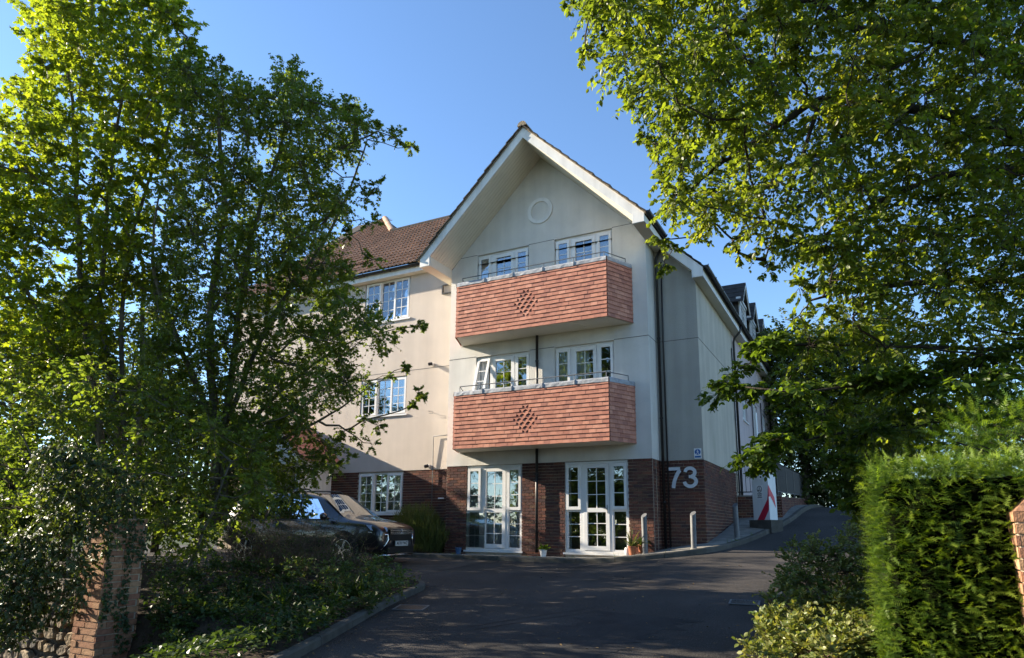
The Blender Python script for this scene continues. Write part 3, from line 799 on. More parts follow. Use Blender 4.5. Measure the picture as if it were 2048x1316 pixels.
# left wing roof: individual roman tiles
KL_ = .87; YE, ZE = .27, 8.40
sl = math.hypot(1, KL_); U_s = Vector((0, 1 / sl, KL_ / sl)); N_s = Vector((0, -KL_ / sl, 1 / sl))
zl = lambda y: ZE + KL_ * (y - YE)
RL, HA = (-5.72, 4.4), (-8.2, 6.93)
wr = MB().add([(-9.8, YE, zl(YE)), (-.3, YE, zl(YE)), (-.3, 4.4, zl(4.4)), (RL[0], RL[1], zl(RL[1])), (HA[0], HA[1], zl(HA[1])), (-9.8, HA[1], zl(HA[1]))], [(0, 1, 2, 3, 4, 5)]) \
    .add([(RL[0], RL[1], zl(4.4)), (-.3, 4.4, zl(4.4)), (-.3, 8.5, 8.4), (-5.7, 8.5, 8.4)], [(0, 1, 2, 3)]) \
    .add([(HA[0], HA[1], zl(HA[1])), (RL[0], RL[1], zl(4.4)), (RL[0], 9.4, zl(4.4))], [(0, 1, 2)]) \
    .add([(-.3, 4.4, zl(4.4)), (-.3, YE, 8.4), (-.3, 8.5, 8.4)], [(0, 1, 2)]).obj('wing_roof', 'roof_dark', B)
TW, TG = .30, .345
def roman(w=TW, ln=.40):
    prof_ = [(0, 0), (.04, .002), (.075, .004), (.10, .03), (.125, .032), (.15, .004), (.19, .002), (.225, .004), (.25, .03), (.275, .032), (.30, .004)]
    mb = MB(); k = len(prof_); vs = []
    for v, lift in ((0, .062), (ln, .008)):
        for u, z in prof_: vs.append((u * w / .3, v, z + lift))
    for u, z in prof_: vs.append((u * w / .3, .004, z + .062 - .020))
    fs = [(i, i + 1, k + i + 1, k + i) for i in range(k - 1)] + [(2 * k + i, 2 * k + i + 1, i + 1, i) for i in range(k - 1)]
    mb.add(vs, fs); return mb
rt_mesh = roman().mesh('roof_tile', 'roof_tile')
rt = roman()
quota = 300; rest = MB(); cand = []
Lmax = (HA[1] - YE) * sl
for r in range(int(Lmax / TG) + 1):
    v = r * TG - .05
    y = YE + v / sl
    for c in range(32):
        u = -.32 - (c + 1) * TW
        xc = u + TW / 2
        if y > 4.35 and not (xc < RL[0] - (y - 4.4) * (RL[0] - HA[0]) / (HA[1] - 4.4) - .1): continue
        if xc < -8.25 - (HA[1] - y) * .27: continue
        cand.append((c + r * .6, u, y))
cand.sort()
for k, (q, u, y) in enumerate(cand):
    Mx = frame_m((u, y, zl(y)), (1, 0, 0), U_s, N_s)
    if k < quota:
        link('roof_tile', rt_mesh, wr, Mx @ Matrix.Rotation(random.uniform(-.006, .006), 4, 'Y'))
    else:
        rest.add([tuple(Mx @ Vector(p)) for p in rt.v], rt.f, random.random())
rest.obj('roof_tile', 'roof_tile', wr, kind='stuff')
def cap_run(a, b, r, mat, name, n=None):
    a, b = Vector(a), Vector(b); L = (b - a).length; n = n or int(L / .42)
    mb = MB(); d = (b - a) / n; t = d.normalized(); sd = t.cross(Vector((0, 0, 1))).normalized(); up = sd.cross(t)
    for i in range(n):
        vs = []
        for e in (a + d * i, a + d * (i + .985)):
            for k in range(9):
                q = math.pi * (k / 8 * 1.1 - .05); vs.append(e + sd * (r * math.cos(q)) + up * (r * math.sin(q) - .02))
        mb.add(vs, [(k, k + 1, 10 + k, 9 + k) for k in range(8)] + [tuple(range(8, -1, -1)), tuple(range(9, 18))], random.random())
    return mb.obj(name, mat, wr)
cap_run((-.3, 4.4, zl(4.4) + .02), (RL[0], RL[1], zl(4.4) + .02), .11, 'roof_dark', 'ridge_tile')
cap_run((RL[0], RL[1], zl(4.4) + .03), (HA[0], HA[1], zl(HA[1]) + .03), .13, 'roof_tile', 'hip_tile')
cap_run((HA[0], HA[1], zl(HA[1]) + .03), (-8.95, 4.2, zl(4.2) + .03), .09, 'roof_dark', 'verge_tile')
MB().box(-9.6, -.33, .40, Y1 + .02, 8.17, 8.185).obj('soffit_panel', 'soffit', B)
MB().box(-9.6, -.33, .375, .399, 8.165, 8.40).obj('fascia', 'white_board', B)

def gutter(a, b, out, r=.06):
    a, b = Vector(a), Vector(b); mb = MB(); vs = []; out = Vector(out)
    for e in (a, b):
        for k in range(9):
            q = math.pi * k / 8; vs.append(e + out * (r * math.cos(q)) + Vector((0, 0, -r * math.sin(q))))
    for e in (a, b):
        for k in range(9):
            q = math.pi * k / 8; vs.append(e + out * ((r - .006) * math.cos(q)) + Vector((0, 0, -(r - .006) * math.sin(q))))
    fs = [(k, 9 + k, 10 + k, k + 1) for k in range(8)] + [(18 + k, 19 + k, 28 + k, 27 + k) for k in range(8)]
    fs += [(0, 18, 27, 9), (8, 17, 35, 26)] + [tuple(range(9)), tuple(range(17, 8, -1))]
    mb.add(vs, fs)
    o = mb.obj('gutter', 'black_plastic', B, smooth=False)
    d = (b - a); n = max(1, int(d.length / .95)); t = d.normalized()
    for i in range(n + 1):
        p = a + d * (i / n) if n else a
        bm = MB()
        bm.tube([p - t * .02 + out * (r + .008) + Vector((0, 0, .004)), p - t * .02 + out * .045 + Vector((0, 0, -r * .85)), p - t * .02 + Vector((0, 0, -r - .01)), p - t * .02 - out * .05 + Vector((0, 0, -r * .9)), p - t * .02 - out * (r + .01)], .012, 6)
        bm.obj('bracket', 'black_plastic', o)
    return o
gutter((-9.6, .30, 8.375), (-.42, .30, 8.375), (0, -1, 0))
gutter((7.0, .44, 6.84), (7.0, 14.2, 6.84), (1, 0, 0))
gutter((6.04, YG - .02, 7.79), (6.04, .43, 7.79), (1, 0, 0))
gutter((-.40, YG - .02, 7.79), (-.40, .2, 7.79), (-1, 0, 0))
def pipe(path, r=.036, name='downpipe', mat='black_plastic', clips=()):
    o = MB().tube(path, r, 10).obj(name, mat, B, smooth=True)
    for (x, y, z) in clips: MB().lathe([(r + .008, -.02), (r + .012, -.018), (r + .012, .018), (r + .008, .02)], 10, (x, y, z)).obj('pipe_clip', mat, o)
    return o
pipe([(2.73, -.06, -.02), (2.73, -.06, 2.53)], clips=[(2.73, -.06, 1.9)])
pipe([(2.73, -.06, 2.95), (2.73, -.06, 5.48)], clips=[(2.73, -.06, 4.8)])
pipe([(5.74, .62, .0), (5.74, .62, 7.3), (5.86, .6, 7.5)], .032, clips=[(5.74, .62, z) for z in (1.2, 3.2, 5.2)])
pipe([(5.835, .675, .05), (5.835, .675, 5.6), (5.86, .64, 7.2)], .02)
pipe([(6.74, 5.6, .9), (6.74, 5.6, 6.25), (6.78, 5.6, 6.38), (6.93, 5.62, 6.55), (6.98, 5.63, 6.78)], .036, clips=[(6.74, 5.6, z) for z in (2.5, 4.4)])
pipe([(6.71, 5.35, 1.0), (6.71, 5.35, 6.0)], .018)
pipe([(6.74, 13.8, 1.2), (6.74, 13.8, 6.25), (6.78, 13.8, 6.38), (6.93, 13.8, 6.55), (6.98, 13.8, 6.78)], .036)
pipe([(6.72, 8.9, 1.2), (6.72, 8.9, 5.6)], .02)
pipe([(6.72, 11.2, 1.2), (6.72, 11.2, 5.3)], .02)
pipe([(-.83, Y1 - .03, -.1), (-.83, Y1 - .03, 2.3), (-.83, Y1 - .05, 3.0), (-.82, Y1 - .05, 3.115), (-.45, Y1 - .05, 3.125), (-.02, Y1 - .03, 3.13)], .013, 'conduit', 'galvanised')
MB().tube([(-.62, Y1 - .03, 1.36), (-.42, Y1 - .05, 1.36)], .018, 8).obj('overflow_pipe', 'upvc', B)
MB().tube([(-1.02, Y1, 3.86), (-1.02, Y1 - .07, 3.86), (-.86, Y1 - .07, 3.84), (-.86, Y1 - .07, 3.77), (-1.0, Y1 - .07, 3.79)], .006, 6).obj('wall_bracket', 'galvanised', B)
v_ = MB().box(-.70, -.16, Y1 - .05, Y1 - .002, 7.36, 7.39).box(-.70, -.16, Y1 - .05, Y1 - .002, 7.62, 7.65).box(-.70, -.67, Y1 - .05, Y1 - .002, 7.39, 7.62).box(-.19, -.16, Y1 - .05, Y1 - .002, 7.39, 7.62)
v_.obj('vent_frame', 'dark_steel', B)

# dormers on the side slope
def dormer(yc):
    o = MB()
    xf, hw, z0, z1, zrid = 6.55, .68, 7.2, 8.62, 9.36
    d0 = lambda z: AX + (10.88 - z) / KS
    for s in (-1, 1):
        y = yc + s * hw
        o.add([(xf, y, z0), (xf, y, z1), (d0(z1), y, z1), (d0(z0), y, z0)], [(0, 1, 2, 3) if s < 0 else (3, 2, 1, 0)])
    o = o.obj('dormer', 'roof_dark', B)
    n = 4
    for s in (-1, 1):
        for i in range(n):
            ya, yb2 = lerp(0, hw + .16, i / n), lerp(0, hw + .16, (i + 1) / n + .05)
            za, zb = lerp(zrid, zrid - .92, i / n), lerp(zrid, zrid - .92, (i + 1) / n + .05) + .035
            xs_ = [xf + .2, d0(za) + .1, d0(zb) + .1, xf + .2]
            p = [(xf + .2, yc + s * ya, za), (d0(za) - .1, yc + s * ya, za), (d0(zb) - .1, yc + s * yb2, zb), (xf + .2, yc + s * yb2, zb)]
            if s > 0: p = p[::-1]
            MB().hexa([(a, b, c - .04) for a, b, c in p] + p).obj('tile_course', 'roof_dark', o)
        pr = [(xf + .19, yc, zrid - .02), (xf + .19, yc + s * (hw + .14), zrid - .90), (xf + .19, yc + s * (hw + .14), zrid - 1.02), (xf + .19, yc, zrid - .16)]
        if s < 0: pr = pr[::-1]
        MB().hexa([(a - .03, b, c) for a, b, c in pr] + pr).obj('bargeboard', 'white_board', o)
    MB().add([(xf, yc - hw, z1), (xf, yc + hw, z1), (xf, yc, zrid - .1)], [(0, 1, 2)]).obj('cheek', 'white_board', o)
    MB().box(xf - .05, xf + .1, yc - hw - .1, yc + hw + .1, 8.52, 8.6).obj('fascia', 'white_board', o)
    m_ = MB(); P = []
    sash(m_, P, 0, 2 * hw - .1, 0, 1.0, (.06, .06, .07, .06), 0, .06, 4, 3)
    fr = m_.obj('window_frame', 'upvc', o, matrix=frame_m((xf, yc - hw + .05, 7.5), (0, 1, 0), (1, 0, 0), (0, 0, 1)))
    for q in P: MB().box(q[0], q[1], .027, .033, q[2], q[3]).obj('pane', 'glass', o, matrix=fr.matrix_local.copy())
    MB().quad((xf - .3, yc - hw, 7.3), (xf - .3, yc + hw, 7.3), (xf - .3, yc + hw, 8.6), (xf - .3, yc - hw, 8.6)).obj('curtain', 'curtain', o)
for yc in (9.0, 11.4, 13.7): dormer(yc)

# porch with a tiled gable on the left wing, mostly behind the trees
pz = 2.35
por = MB().box(-6.3, -6.15, -.75, Y1, -.3, pz).box(-4.75, -4.6, -.75, Y1, -.3, pz).box(-6.5, -4.4, -.9, Y1, pz, pz + .12).obj('porch', 'white_board', B)
for s in (-1, 1):
    for i in range(5):
        xa, xb = -5.45 + s * lerp(0, 1.2, i / 5), -5.45 + s * (lerp(0, 1.2, (i + 1) / 5) + .05)
        za, zb = lerp(3.55, 2.45, i / 5), lerp(3.55, 2.45, (i + 1) / 5) - .01
        p = [(xa, -1.0, za), (xb, -1.0, zb), (xb, Y1, zb), (xa, Y1, za)]
        if s < 0: p = p[::-1]
        MB().hexa([(a, b, c) for a, b, c in p] + [(a, b, c + .04) for a, b, c in p], .3).obj('tile_course', 'clay_tile', por)
MB().add([(-6.5, -.9, 2.47), (-4.4, -.9, 2.47), (-5.45, -.9, 3.5)], [(0, 1, 2)]).obj('gable_panel', 'white_board', por)

# ---- balconies
tile_v = [(-.0815, 0, 0), (.0815, 0, 0), (.0815, .0, .155), (-.0815, .0, .155)]
def tile_mb(w=.163, tip=False):
    mb = MB()
    h = .122
    if not tip: poly = [(-w / 2, 0), (w / 2, 0), (w / 2, h), (-w / 2, h)]
    else:
        poly = [(-.012, -.004), (.012, -.004)] + [(.012 + (w / 2 - .012) * (1 - math.cos(q)) , -.004 + .058 * math.sin(q)) for q in (.5, .9, 1.25, 1.5)] + [(w / 2, h), (-w / 2, h)] + \
               [(-.012 - (w / 2 - .012) * (1 - math.cos(q)), -.004 + .058 * math.sin(q)) for q in (1.5, 1.25, .9, .5)]
    mb.prism(poly, lambda u, v, d: (u, d + .019 * (1 - v / h) - .004, v), .012, 0.0)
    return mb
t_full = tile_mb().mesh('tile', 'clay_tile'); t_tip = tile_mb(tip=True).mesh('tile', 'clay_tile')
def balcony(zb, zt, label):
    P = [(.40, 0.0), (.72, -.80), (4.92, -.80), (5.28, 0.0)]
    cx = 2.82
    mb = MB()
    ins = [(p[0] + (.03 if i < 2 else -.03), p[1] + (.03 if 0 < i < 3 else .0)) for i, p in enumerate(P)]
    inn = [(p[0] + (.16 if i < 2 else -.16), p[1] + (.16 if 0 < i < 3 else .0)) for i, p in enumerate(P)]
    mb.prism(ins, lambda u, v, d: (u, v, d), zb + .02, zb + .4)                       # slab
    for i in range(3):
        a, b, c, d = ins[i], ins[i + 1], inn[i + 1], inn[i]
        mb.hexa([(*a, zb + .401), (*b, zb + .401), (*c, zb + .401), (*d, zb + .401), (*a, zt), (*b, zt), (*c, zt), (*d, zt)])
    o = mb.obj('balcony', 'tile_backing', B, label=label)
    # underside boards in three panels
    xs = [0, .36, .78, 1.0]
    for i in range(3):
        f = lambda t, y: lerp(P[0][0] if y == 0 else P[1][0], P[3][0] if y == 0 else P[2][0], t)
        a, b = xs[i] + .0012, xs[i + 1] - .0012
        p = [(f(a, 0) + (.01 if i == 0 else 0), -.002), (f(b, 0) - (.01 if i == 2 else 0), -.002), (f(b, 1) - (.01 if i == 2 else 0), -.785), (f(a, 1) + (.01 if i == 0 else 0), -.785)][::-1]
        MB().hexa([(*q, zb) for q in p] + [(*q, zb + .018) for q in p]).obj('underside_panel', 'soffit', o)
    quota = 300; rest = MB(); rows = 14; gz = (zt - zb) / rows
    jobs = []
    for fi, (a, b) in enumerate(((P[1], P[2]), (P[2], P[3]), (P[0], P[1]))):
        A, Bq = Vector((*a, 0)), Vector((*b, 0)); L = (Bq - A).length; u = (Bq - A).normalized(); nrm = Vector((u.y, -u.x, 0))
        if fi == 2: pass
        for r in range(rows):
            z = zt - (r + 1) * gz
            n = int(L / .165) + 2
            for k in range(n):
                c0 = k * .165 - (.0825 if r % 2 else 0)
                lo, hi = max(c0 + .001, 0), min(c0 + .164, L)
                if hi - lo < .02: continue
                xw = A.x + u.x * (lo + hi) / 2
                tip = False
                if fi == 0:
                    dr = abs(r - 7)
                    tip = dr <= 3 and abs(xw - cx) < (4 - dr) * .0825 + .01 and hi - lo > .16
                jobs.append((fi, -(lo + hi) / 2, A, u, nrm, lo, hi, z, tip))
    jobs.sort(key=lambda j: (j[0], j[1]))
    for fi, _, A, u, nrm, lo, hi, z, tip in jobs:
        p = A + u * ((lo + hi) / 2)
        Mx = frame_m((p.x, p.y, z), u, nrm, (0, 0, 1)) @ Matrix.Translation((0, random.uniform(0, .004), random.uniform(-.003, .003))) @ Matrix.Rotation(random.uniform(-.008, .008), 4, 'Y')
        if fi == 0 and hi - lo > .16 and (quota > 0 or tip):
            quota -= 1; link('tile', t_tip if tip else t_full, o, Mx)
        else:
            q = tile_mb(hi - lo); rest.add([tuple(Mx @ Vector(v)) for v in q.v], q.f, random.random())
    rest.obj('tile', 'clay_tile', o, kind='stuff')
    # lead coping sheets with welts
    segs = []
    for a, b, c, d, n in ((P[1], P[2], inn[2], inn[1], 5), (P[2], P[3], inn[3], inn[2], 1), (P[0], P[1], inn[1], inn[0], 1)):
        for i in range(n):
            t0, t1 = i / n, (i + 1) / n
            pa, pb = [Vector((*a, 0)).lerp(Vector((*b, 0)), t) for t in (t0, t1)]
            pc, pd = [Vector((*d, 0)).lerp(Vector((*c, 0)), t) for t in (t1, t0)]
            u = (Vector((*b, 0)) - Vector((*a, 0))).normalized(); nrm = Vector((u.y, -u.x, 0))
            K = 9; vs = []; m_ = MB()
            for k in range(K + 1):
                s = k / K; q0 = pa.lerp(pb, s); q1 = pd.lerp(pc, s)
                e = lambda m: random.uniform(-m, m)
                pts = [q0 + nrm * (.034 + e(.004)) + Vector((0, 0, zt - .055 + e(.007))), q0 + nrm * (.03 + e(.004)) + Vector((0, 0, zt + .02)), q0 + nrm * .012 + Vector((0, 0, zt + .055 + e(.004))), q1 + Vector((0, 0, zt + .065)), q1 - nrm * .01 + Vector((0, 0, zt - .03))]
                vs += pts
            m_.add(vs, [(k * 5 + j, (k + 1) * 5 + j, (k + 1) * 5 + j + 1, k * 5 + j + 1) for k in range(K) for j in range(4)])
            if i: m_.tube([pa + nrm * .04 + Vector((0, 0, zt - .06)), pa + nrm * .036 + Vector((0, 0, zt + .04)), pa + nrm * .0 + Vector((0, 0, zt + .072)), pd + Vector((0, 0, zt + .075))], .012, 6)
            m_.obj('lead_sheet', 'lead', o, smooth=False)
    # rail
    mb = MB(); h = zt + .21
    rp = [(P[0][0] + .13, -.05, h), (P[1][0] + .09, P[1][1] + .1, h), (P[2][0] - .09, P[2][1] + .1, h), (P[3][0] - .13, -.05, h)]
    mb.tube(rp, .013, 8)
    for i in range(6):
        x = lerp(rp[1][0], rp[2][0], i / 5); mb.tube([(x, rp[1][1], zt + .05), (x, rp[1][1], h)], .010, 6)
    for i in (0, 3): mb.tube([(rp[i][0], rp[i][1], zt + .05), (rp[i][0], rp[i][1], h)], .010, 6)
    mb.obj('hand_rail', 'galvanised', o)
    return o
balcony(5.48, 6.94, 'upper tile hung balcony with a diamond pattern')
balcony(2.53, 3.96, 'lower tile hung balcony with a diamond pattern')
# ------------------------------------------------------------------ signs and fittings on the building
def Mtext(o, u=(1, 0, 0), up=(0, 0, 1), n=(0, -1, 0)): return frame_m(o, u, up, n)
hn = thing('house_number', 'large pale grey figures 73 on the brick end wall', 'sign', (6.16, Y2 + .01, 1.52))
fn_d = lambda ox: (lambda u, v, d: (ox + u, -.012 - d, v))
mb = MB()
stroke(mb, [(-.17, .455), (.13, .455)], .075, fn_d(-.17), 0, .02)
stroke(mb, [(.125, .42), (.08, .36), (.03, .27), (-.01, .17), (-.035, .06), (-.04, .0)], .085, fn_d(-.17), .0005, .0205)
mb.obj('digit', 'digit_grey', hn)
mb = MB()
arc = lambda cx, cy, rx, ry, a0, a1, n=14: [(cx + rx * math.cos(math.radians(lerp(a0, a1, i / n))), cy + ry * math.sin(math.radians(lerp(a0, a1, i / n)))) for i in range(n + 1)]
stroke(mb, arc(0, .362, .115, .098, 172, -72), .08, fn_d(.19), 0, .02)
stroke(mb, arc(0, .15, .135, .115, 78, -178, 18), .082, fn_d(.19), .0006, .0206)
stroke(mb, [(-.03, .262), (.06, .262)], .07, fn_d(.19), .001, .021)
mb.obj('digit', 'digit_grey', hn)

ps = thing('pedestrian_sign', 'small white sign with a blue walking figure disc above the number 73', 'sign', (6.55, Y2 - .004, 2.32))
MB().box(-.085, .085, -.008, 0, -.12, .12).obj('sign_plate', 'white_paint', ps)
dm = MB(); dm.prism([(.068 * math.cos(i * math.pi / 12), .035 + .068 * math.sin(i * math.pi / 12)) for i in range(24)], lambda u, v, d: (u, -.009 - d, v), .003, 0); dm.obj('disc', 'blue_print', ps)
fg = MB(); f0 = lambda u, v, d: (u, -.0125 - d, v)
fg.prism([(.010 * math.cos(i * math.pi / 4), .08 + .010 * math.sin(i * math.pi / 4)) for i in range(8)], f0, .002, 0)
for pth, w_ in (([(0, .066), (0, .03)], .02), ([(0, .032), (-.02, .0), (-.026, -.022)], .011), ([(.002, .032), (.018, .006), (.02, -.022)], .011), ([(.004, .06), (.024, .036)], .008), ([(-.004, .06), (-.024, .04)], .008)): stroke(fg, pth, w_, f0, 0, .002)
fg.obj('walking_figure', 'white_paint', ps)
MB().box(-.07, .07, -.011, -.0085, -.1, -.055).obj('caption_strip', 'blue_print', ps)

def security_camera(loc, label, dirx):
    o = thing('security_camera', label, 'camera', loc, group='security cameras on the left wing')
    MB().lathe([(.05, 0), (.055, .01), (.055, .03), (.02, .035)], 14).obj('wall_plate', 'white_paint', o, matrix=Matrix.Rotation(math.radians(90), 4, 'X'))
    d = Vector(dirx).normalized()
    c = Vector((0, -.085, 0))
    MB().tube([c - d * .05, c - d * .04, c + d * .05, c + d * .075], [.035, .048, .048, .04], 14).obj('housing', 'black_plastic', o, smooth=False)
    MB().tube([c + d * .074, c + d * .08], .028, 12).obj('lens', 'lamp_glass', o)
    MB().tube([(0, -.03, 0), tuple(c)], .018, 8).obj('arm', 'white_paint', o)
security_camera((-.98, Y1, 5.25), 'small black security camera high on the cream wall at first floor', (-.8, -.5, -.15))
security_camera((-1.0, Y1, 2.27), 'small black security camera just above the brick plinth', (-.8, -.5, -.3))

# ------------------------------------------------------------------ bollards, pots, barrier, railing
def bollard(x, y, h, label, lean=0):
    z = g(x, y) + .09
    o = thing('bollard', label, 'bollard', (x, y, z), group='steel bollards at the building corner')
    n = 18; r = .062; vs = []
    for k in range(n):
        q = 2 * math.pi * k / n; c, s = r * math.cos(q), r * math.sin(q)
        vs += [(c, s, -.05), (c, s, h - .055 + .8 * s)]
    fs = [(2 * k, 2 * ((k + 1) % n), 2 * ((k + 1) % n) + 1, 2 * k + 1) for k in range(n)]
    m_ = MB().add(vs, fs).obj('post', 'galvanised', o, smooth=True)
    n2 = MB().add([vs[2 * k + 1] for k in range(n)], [tuple(range(n))]).obj('slanted_top', 'galvanised', o)
    MB().lathe([(.085, -.02), (.08, .008), (.063, .012)], 14).obj('collar', 'concrete', o)
    o.rotation_euler = (math.radians(lean), math.radians(-lean * .6), math.radians(-20))
    return o
bollard(5.52, -.30, .90, 'steel bollard nearest the white glazed door', 0.5)
bollard(6.56, -.15, .82, 'middle steel bollard below the figures 73', -.8)
bollard(7.20, 1.55, .82, 'steel bollard farthest up the sloping drive', 1.0)

def pot(x, y, r, h, mat, label, name='plant_pot', z=None):
    z = g(x, y) + .095 if z is None else z
    o = thing(name, label, 'pot', (x, y, z))
    MB().lathe([(r * .7, 0), (r * .95, h * .85), (r * 1.08, h * .86), (r * 1.08, h), (r * .92, h), (r * .88, h * .8)], 16).obj('pot', mat, o, smooth=False)
    MB().lathe([(.001, h * .8), (r * .87, h * .8)], 12).obj('compost', 'soil', o)
    return o

# barrier cabinet
bc = thing('barrier_cabinet', 'white barrier cabinet with a red arrow stripe beside the drive', 'barrier', (7.66, 3.15, .82), math.radians(-30))
w_, d_, h_ = .49, .30, 1.25
MB().box(-w_ / 2, w_ / 2, -d_ / 2, d_ / 2, 0, h_).obj('cabinet', 'cabinet_white', bc)
MB().box(-w_ / 2 - .08, w_ / 2 + .08, -d_ / 2 - .08, d_ / 2 + .08, -.32, -.001).obj('base', 'kerb_stone', bc)
ff = lambda u, v, d: (u * w_ - w_ / 2, -d_ / 2 - .002 - d, v)
st = MB().prism([(.235, 0), (.66, 0), (.955, .245), (1.0, .45), (1.0, .88), (.955, .66), (.9, .5)], ff, .002, 0)
st.obj('red_stripe', 'red_vinyl', bc)
fr_ = lambda u, v, d: (w_ / 2 + .002 + d, u * d_ - d_ / 2, v)
MB().prism([(0, .58), (.22, .58), (.85, .30), (.72, .56), (0, .88)], fr_, .002, 0).obj('red_stripe', 'red_vinyl', bc)
rg = MB(); n = 28
pts = [(math.cos(2 * math.pi * i / n), math.sin(2 * math.pi * i / n)) for i in range(n)]
vs = []
for c, s in pts: vs += [(-.0 + .075 * c - .02, -d_ / 2 - .004, .775 + .085 * s), (-.0 + .060 * c - .02, -d_ / 2 - .004, .775 + .070 * s)]
MB().box(-.12, .085, -d_ / 2 - .003, -d_ / 2 - .0005, .52, .88).obj('notice_plate', 'white_paint', bc)
rg.add(vs, [(2 * i, 2 * ((i + 1) % n), 2 * ((i + 1) % n) + 1, 2 * i + 1) for i in range(n)]).obj('limit_ring', 'black_print', bc)
for s_, sz, zz in (('5', .075, .80), ('MPH', .045, .745), ('PLEASE', .042, .655), ('SLOW', .042, .61), ('DOWN', .042, .565)):
    text_obj(s_, sz, 'black_print', bc, frame_m((-.02, -d_ / 2 - .005, zz), (1, 0, 0), (0, 0, 1), (0, -1, 0)), depth=.0008, offset=.0012)
MB().box(-.02, .05, -d_ / 2 - .055, -d_ / 2 - .005, 1.02, 2.75).obj('raised_arm', 'white_paint', bc)
MB().lathe([(.045, 0), (.045, .05)], 14).obj('pivot', 'dark_steel', bc, matrix=Matrix.Translation((.015, -d_ / 2 - .0, 1.08)) @ Matrix.Rotation(math.radians(90), 4, 'X'))

# brick retaining wall and railing along the side path
rw = thing('retaining_wall', 'low brick retaining wall under the railing beside the side drive', 'wall', (7.2, 5.0, .85))
Mi = Matrix.Translation((-7.2, -5.0, -.85))
zt_ = lambda y: lerp(1.54, 2.0, (y - 5) / 13)
mw = MB(); mw.box(W2 + .02, 7.86, 5.0, 5.2, .3, 1.5); mw.hexa([(7.66, 5.2, .3), (7.86, 5.2, .3), (7.86, 18, .8), (7.66, 18, .8), (7.66, 5.2, 1.5), (7.86, 5.2, 1.5), (7.86, 18, 1.96), (7.66, 18, 1.96)])
mw.v = [tuple(Mi @ Vector(p)) for p in mw.v]; ro = mw.obj('wall_core', 'mortar', rw)
q_ = [0]
brick_panel(rw, Mi @ frame_m((W2 + .02, 5.0, 0), (1, 0, 0), (0, -1, 0), (0, 0, 1)), 1.18, .75, 1.5, [], [60])
sm = MB(); rr_ = 0
for r_ in range(14):
    y = 5.0 - (.11 if r_ % 2 else 0)
    while y < 18:
        z = lerp(1.5, 1.96, (y - 5) / 13) - (r_ + 1) * .075
        if z > prof(y) - .1: sm.box(7.862, 7.875, max(y, 5.0), y + .215, z, z + .065, random.random())
        y += .225
sm.v = [tuple(Mi @ Vector(p)) for p in sm.v]; sm.obj('brick', 'brick', rw, kind='stuff')
MB().box(W2 - 7.2 + .02, .68, -.03, .22, .655, .69).obj('coping', 'concrete', rw)

rl = thing('railing', 'grey steel railing with upright bars above the brick retaining wall', 'railing', (7.77, 5.1, 1.54))
def rbar(a, b, r, name='bar', parent=rl): return MB().tube([a, b], r, 6).obj(name, 'dark_steel', parent)
rbar((-1.07, 0, .92), (0, 0, .92), .022, 'top_rail'); rbar((-1.07, 0, .10), (0, 0, .10), .016, 'bottom_rail')
for i in range(9): rbar((-1.07 + i * .118, 0, .10), (-1.07 + i * .118, 0, .92), .008)
rbar((0, 0, 0), (0, 0, .98), .025, 'post')
lng = 12.9; rise = .44
MB().tube([(0, 0, .92), (0, lng, .92 + rise)], .022, 6).obj('top_rail', 'dark_steel', rl)
MB().tube([(0, 0, .10), (0, lng, .10 + rise)], .016, 6).obj('bottom_rail', 'galvanised', rl)
sb = MB()
for i in range(1, 118):
    y = i * .109; z = rise * y / lng; sb.tube([(0, y, .10 + z), (0, y, .92 + z)], .009, 4, False)
sb.obj('bar', 'dark_steel', rl, kind='stuff')
for i in range(1, 6):
    y = i * 2.5; z = rise * y / lng; MB().tube([(0, y, z - .05), (0, y, .96 + z)], .028, 8).obj('post', 'dark_steel', rl)

# drain covers
def grate(x, y, w, d, rz, label):
    o = thing('drain_cover', label, 'drain', (x, y, g(x, y) + .004), rz)
    f_ = MB()
    for a in ((-w / 2, w / 2, -d / 2, -d / 2 + .025), (-w / 2, w / 2, d / 2 - .025, d / 2), (-w / 2, -w / 2 + .025, -d / 2 + .025, d / 2 - .025), (w / 2 - .025, w / 2, -d / 2 + .025, d / 2 - .025)): f_.box(*a, 0, .010)
    f_.obj('frame', 'galvanised', o)
    MB().box(-w / 2 + .02, w / 2 - .02, -d / 2 + .02, d / 2 - .02, -.003, .001).obj('pit', 'black_plastic', o)
    for i in range(9):
        xx = lerp(-w / 2 + .05, w / 2 - .05, i / 8); MB().box(xx - .009, xx + .009, -d / 2 + .026, d / 2 - .026, .002, .009).obj('bar', 'dark_steel', o)
    o.rotation_euler = (math.radians(3.4), 0, rz)
grate(4.12, -7.1, .44, .40, math.radians(20), 'square iron drain cover beside the garden kerb')
grate(8.38, -5.3, .40, .36, 0.1, 'iron drain cover by the shrub bed on the right')

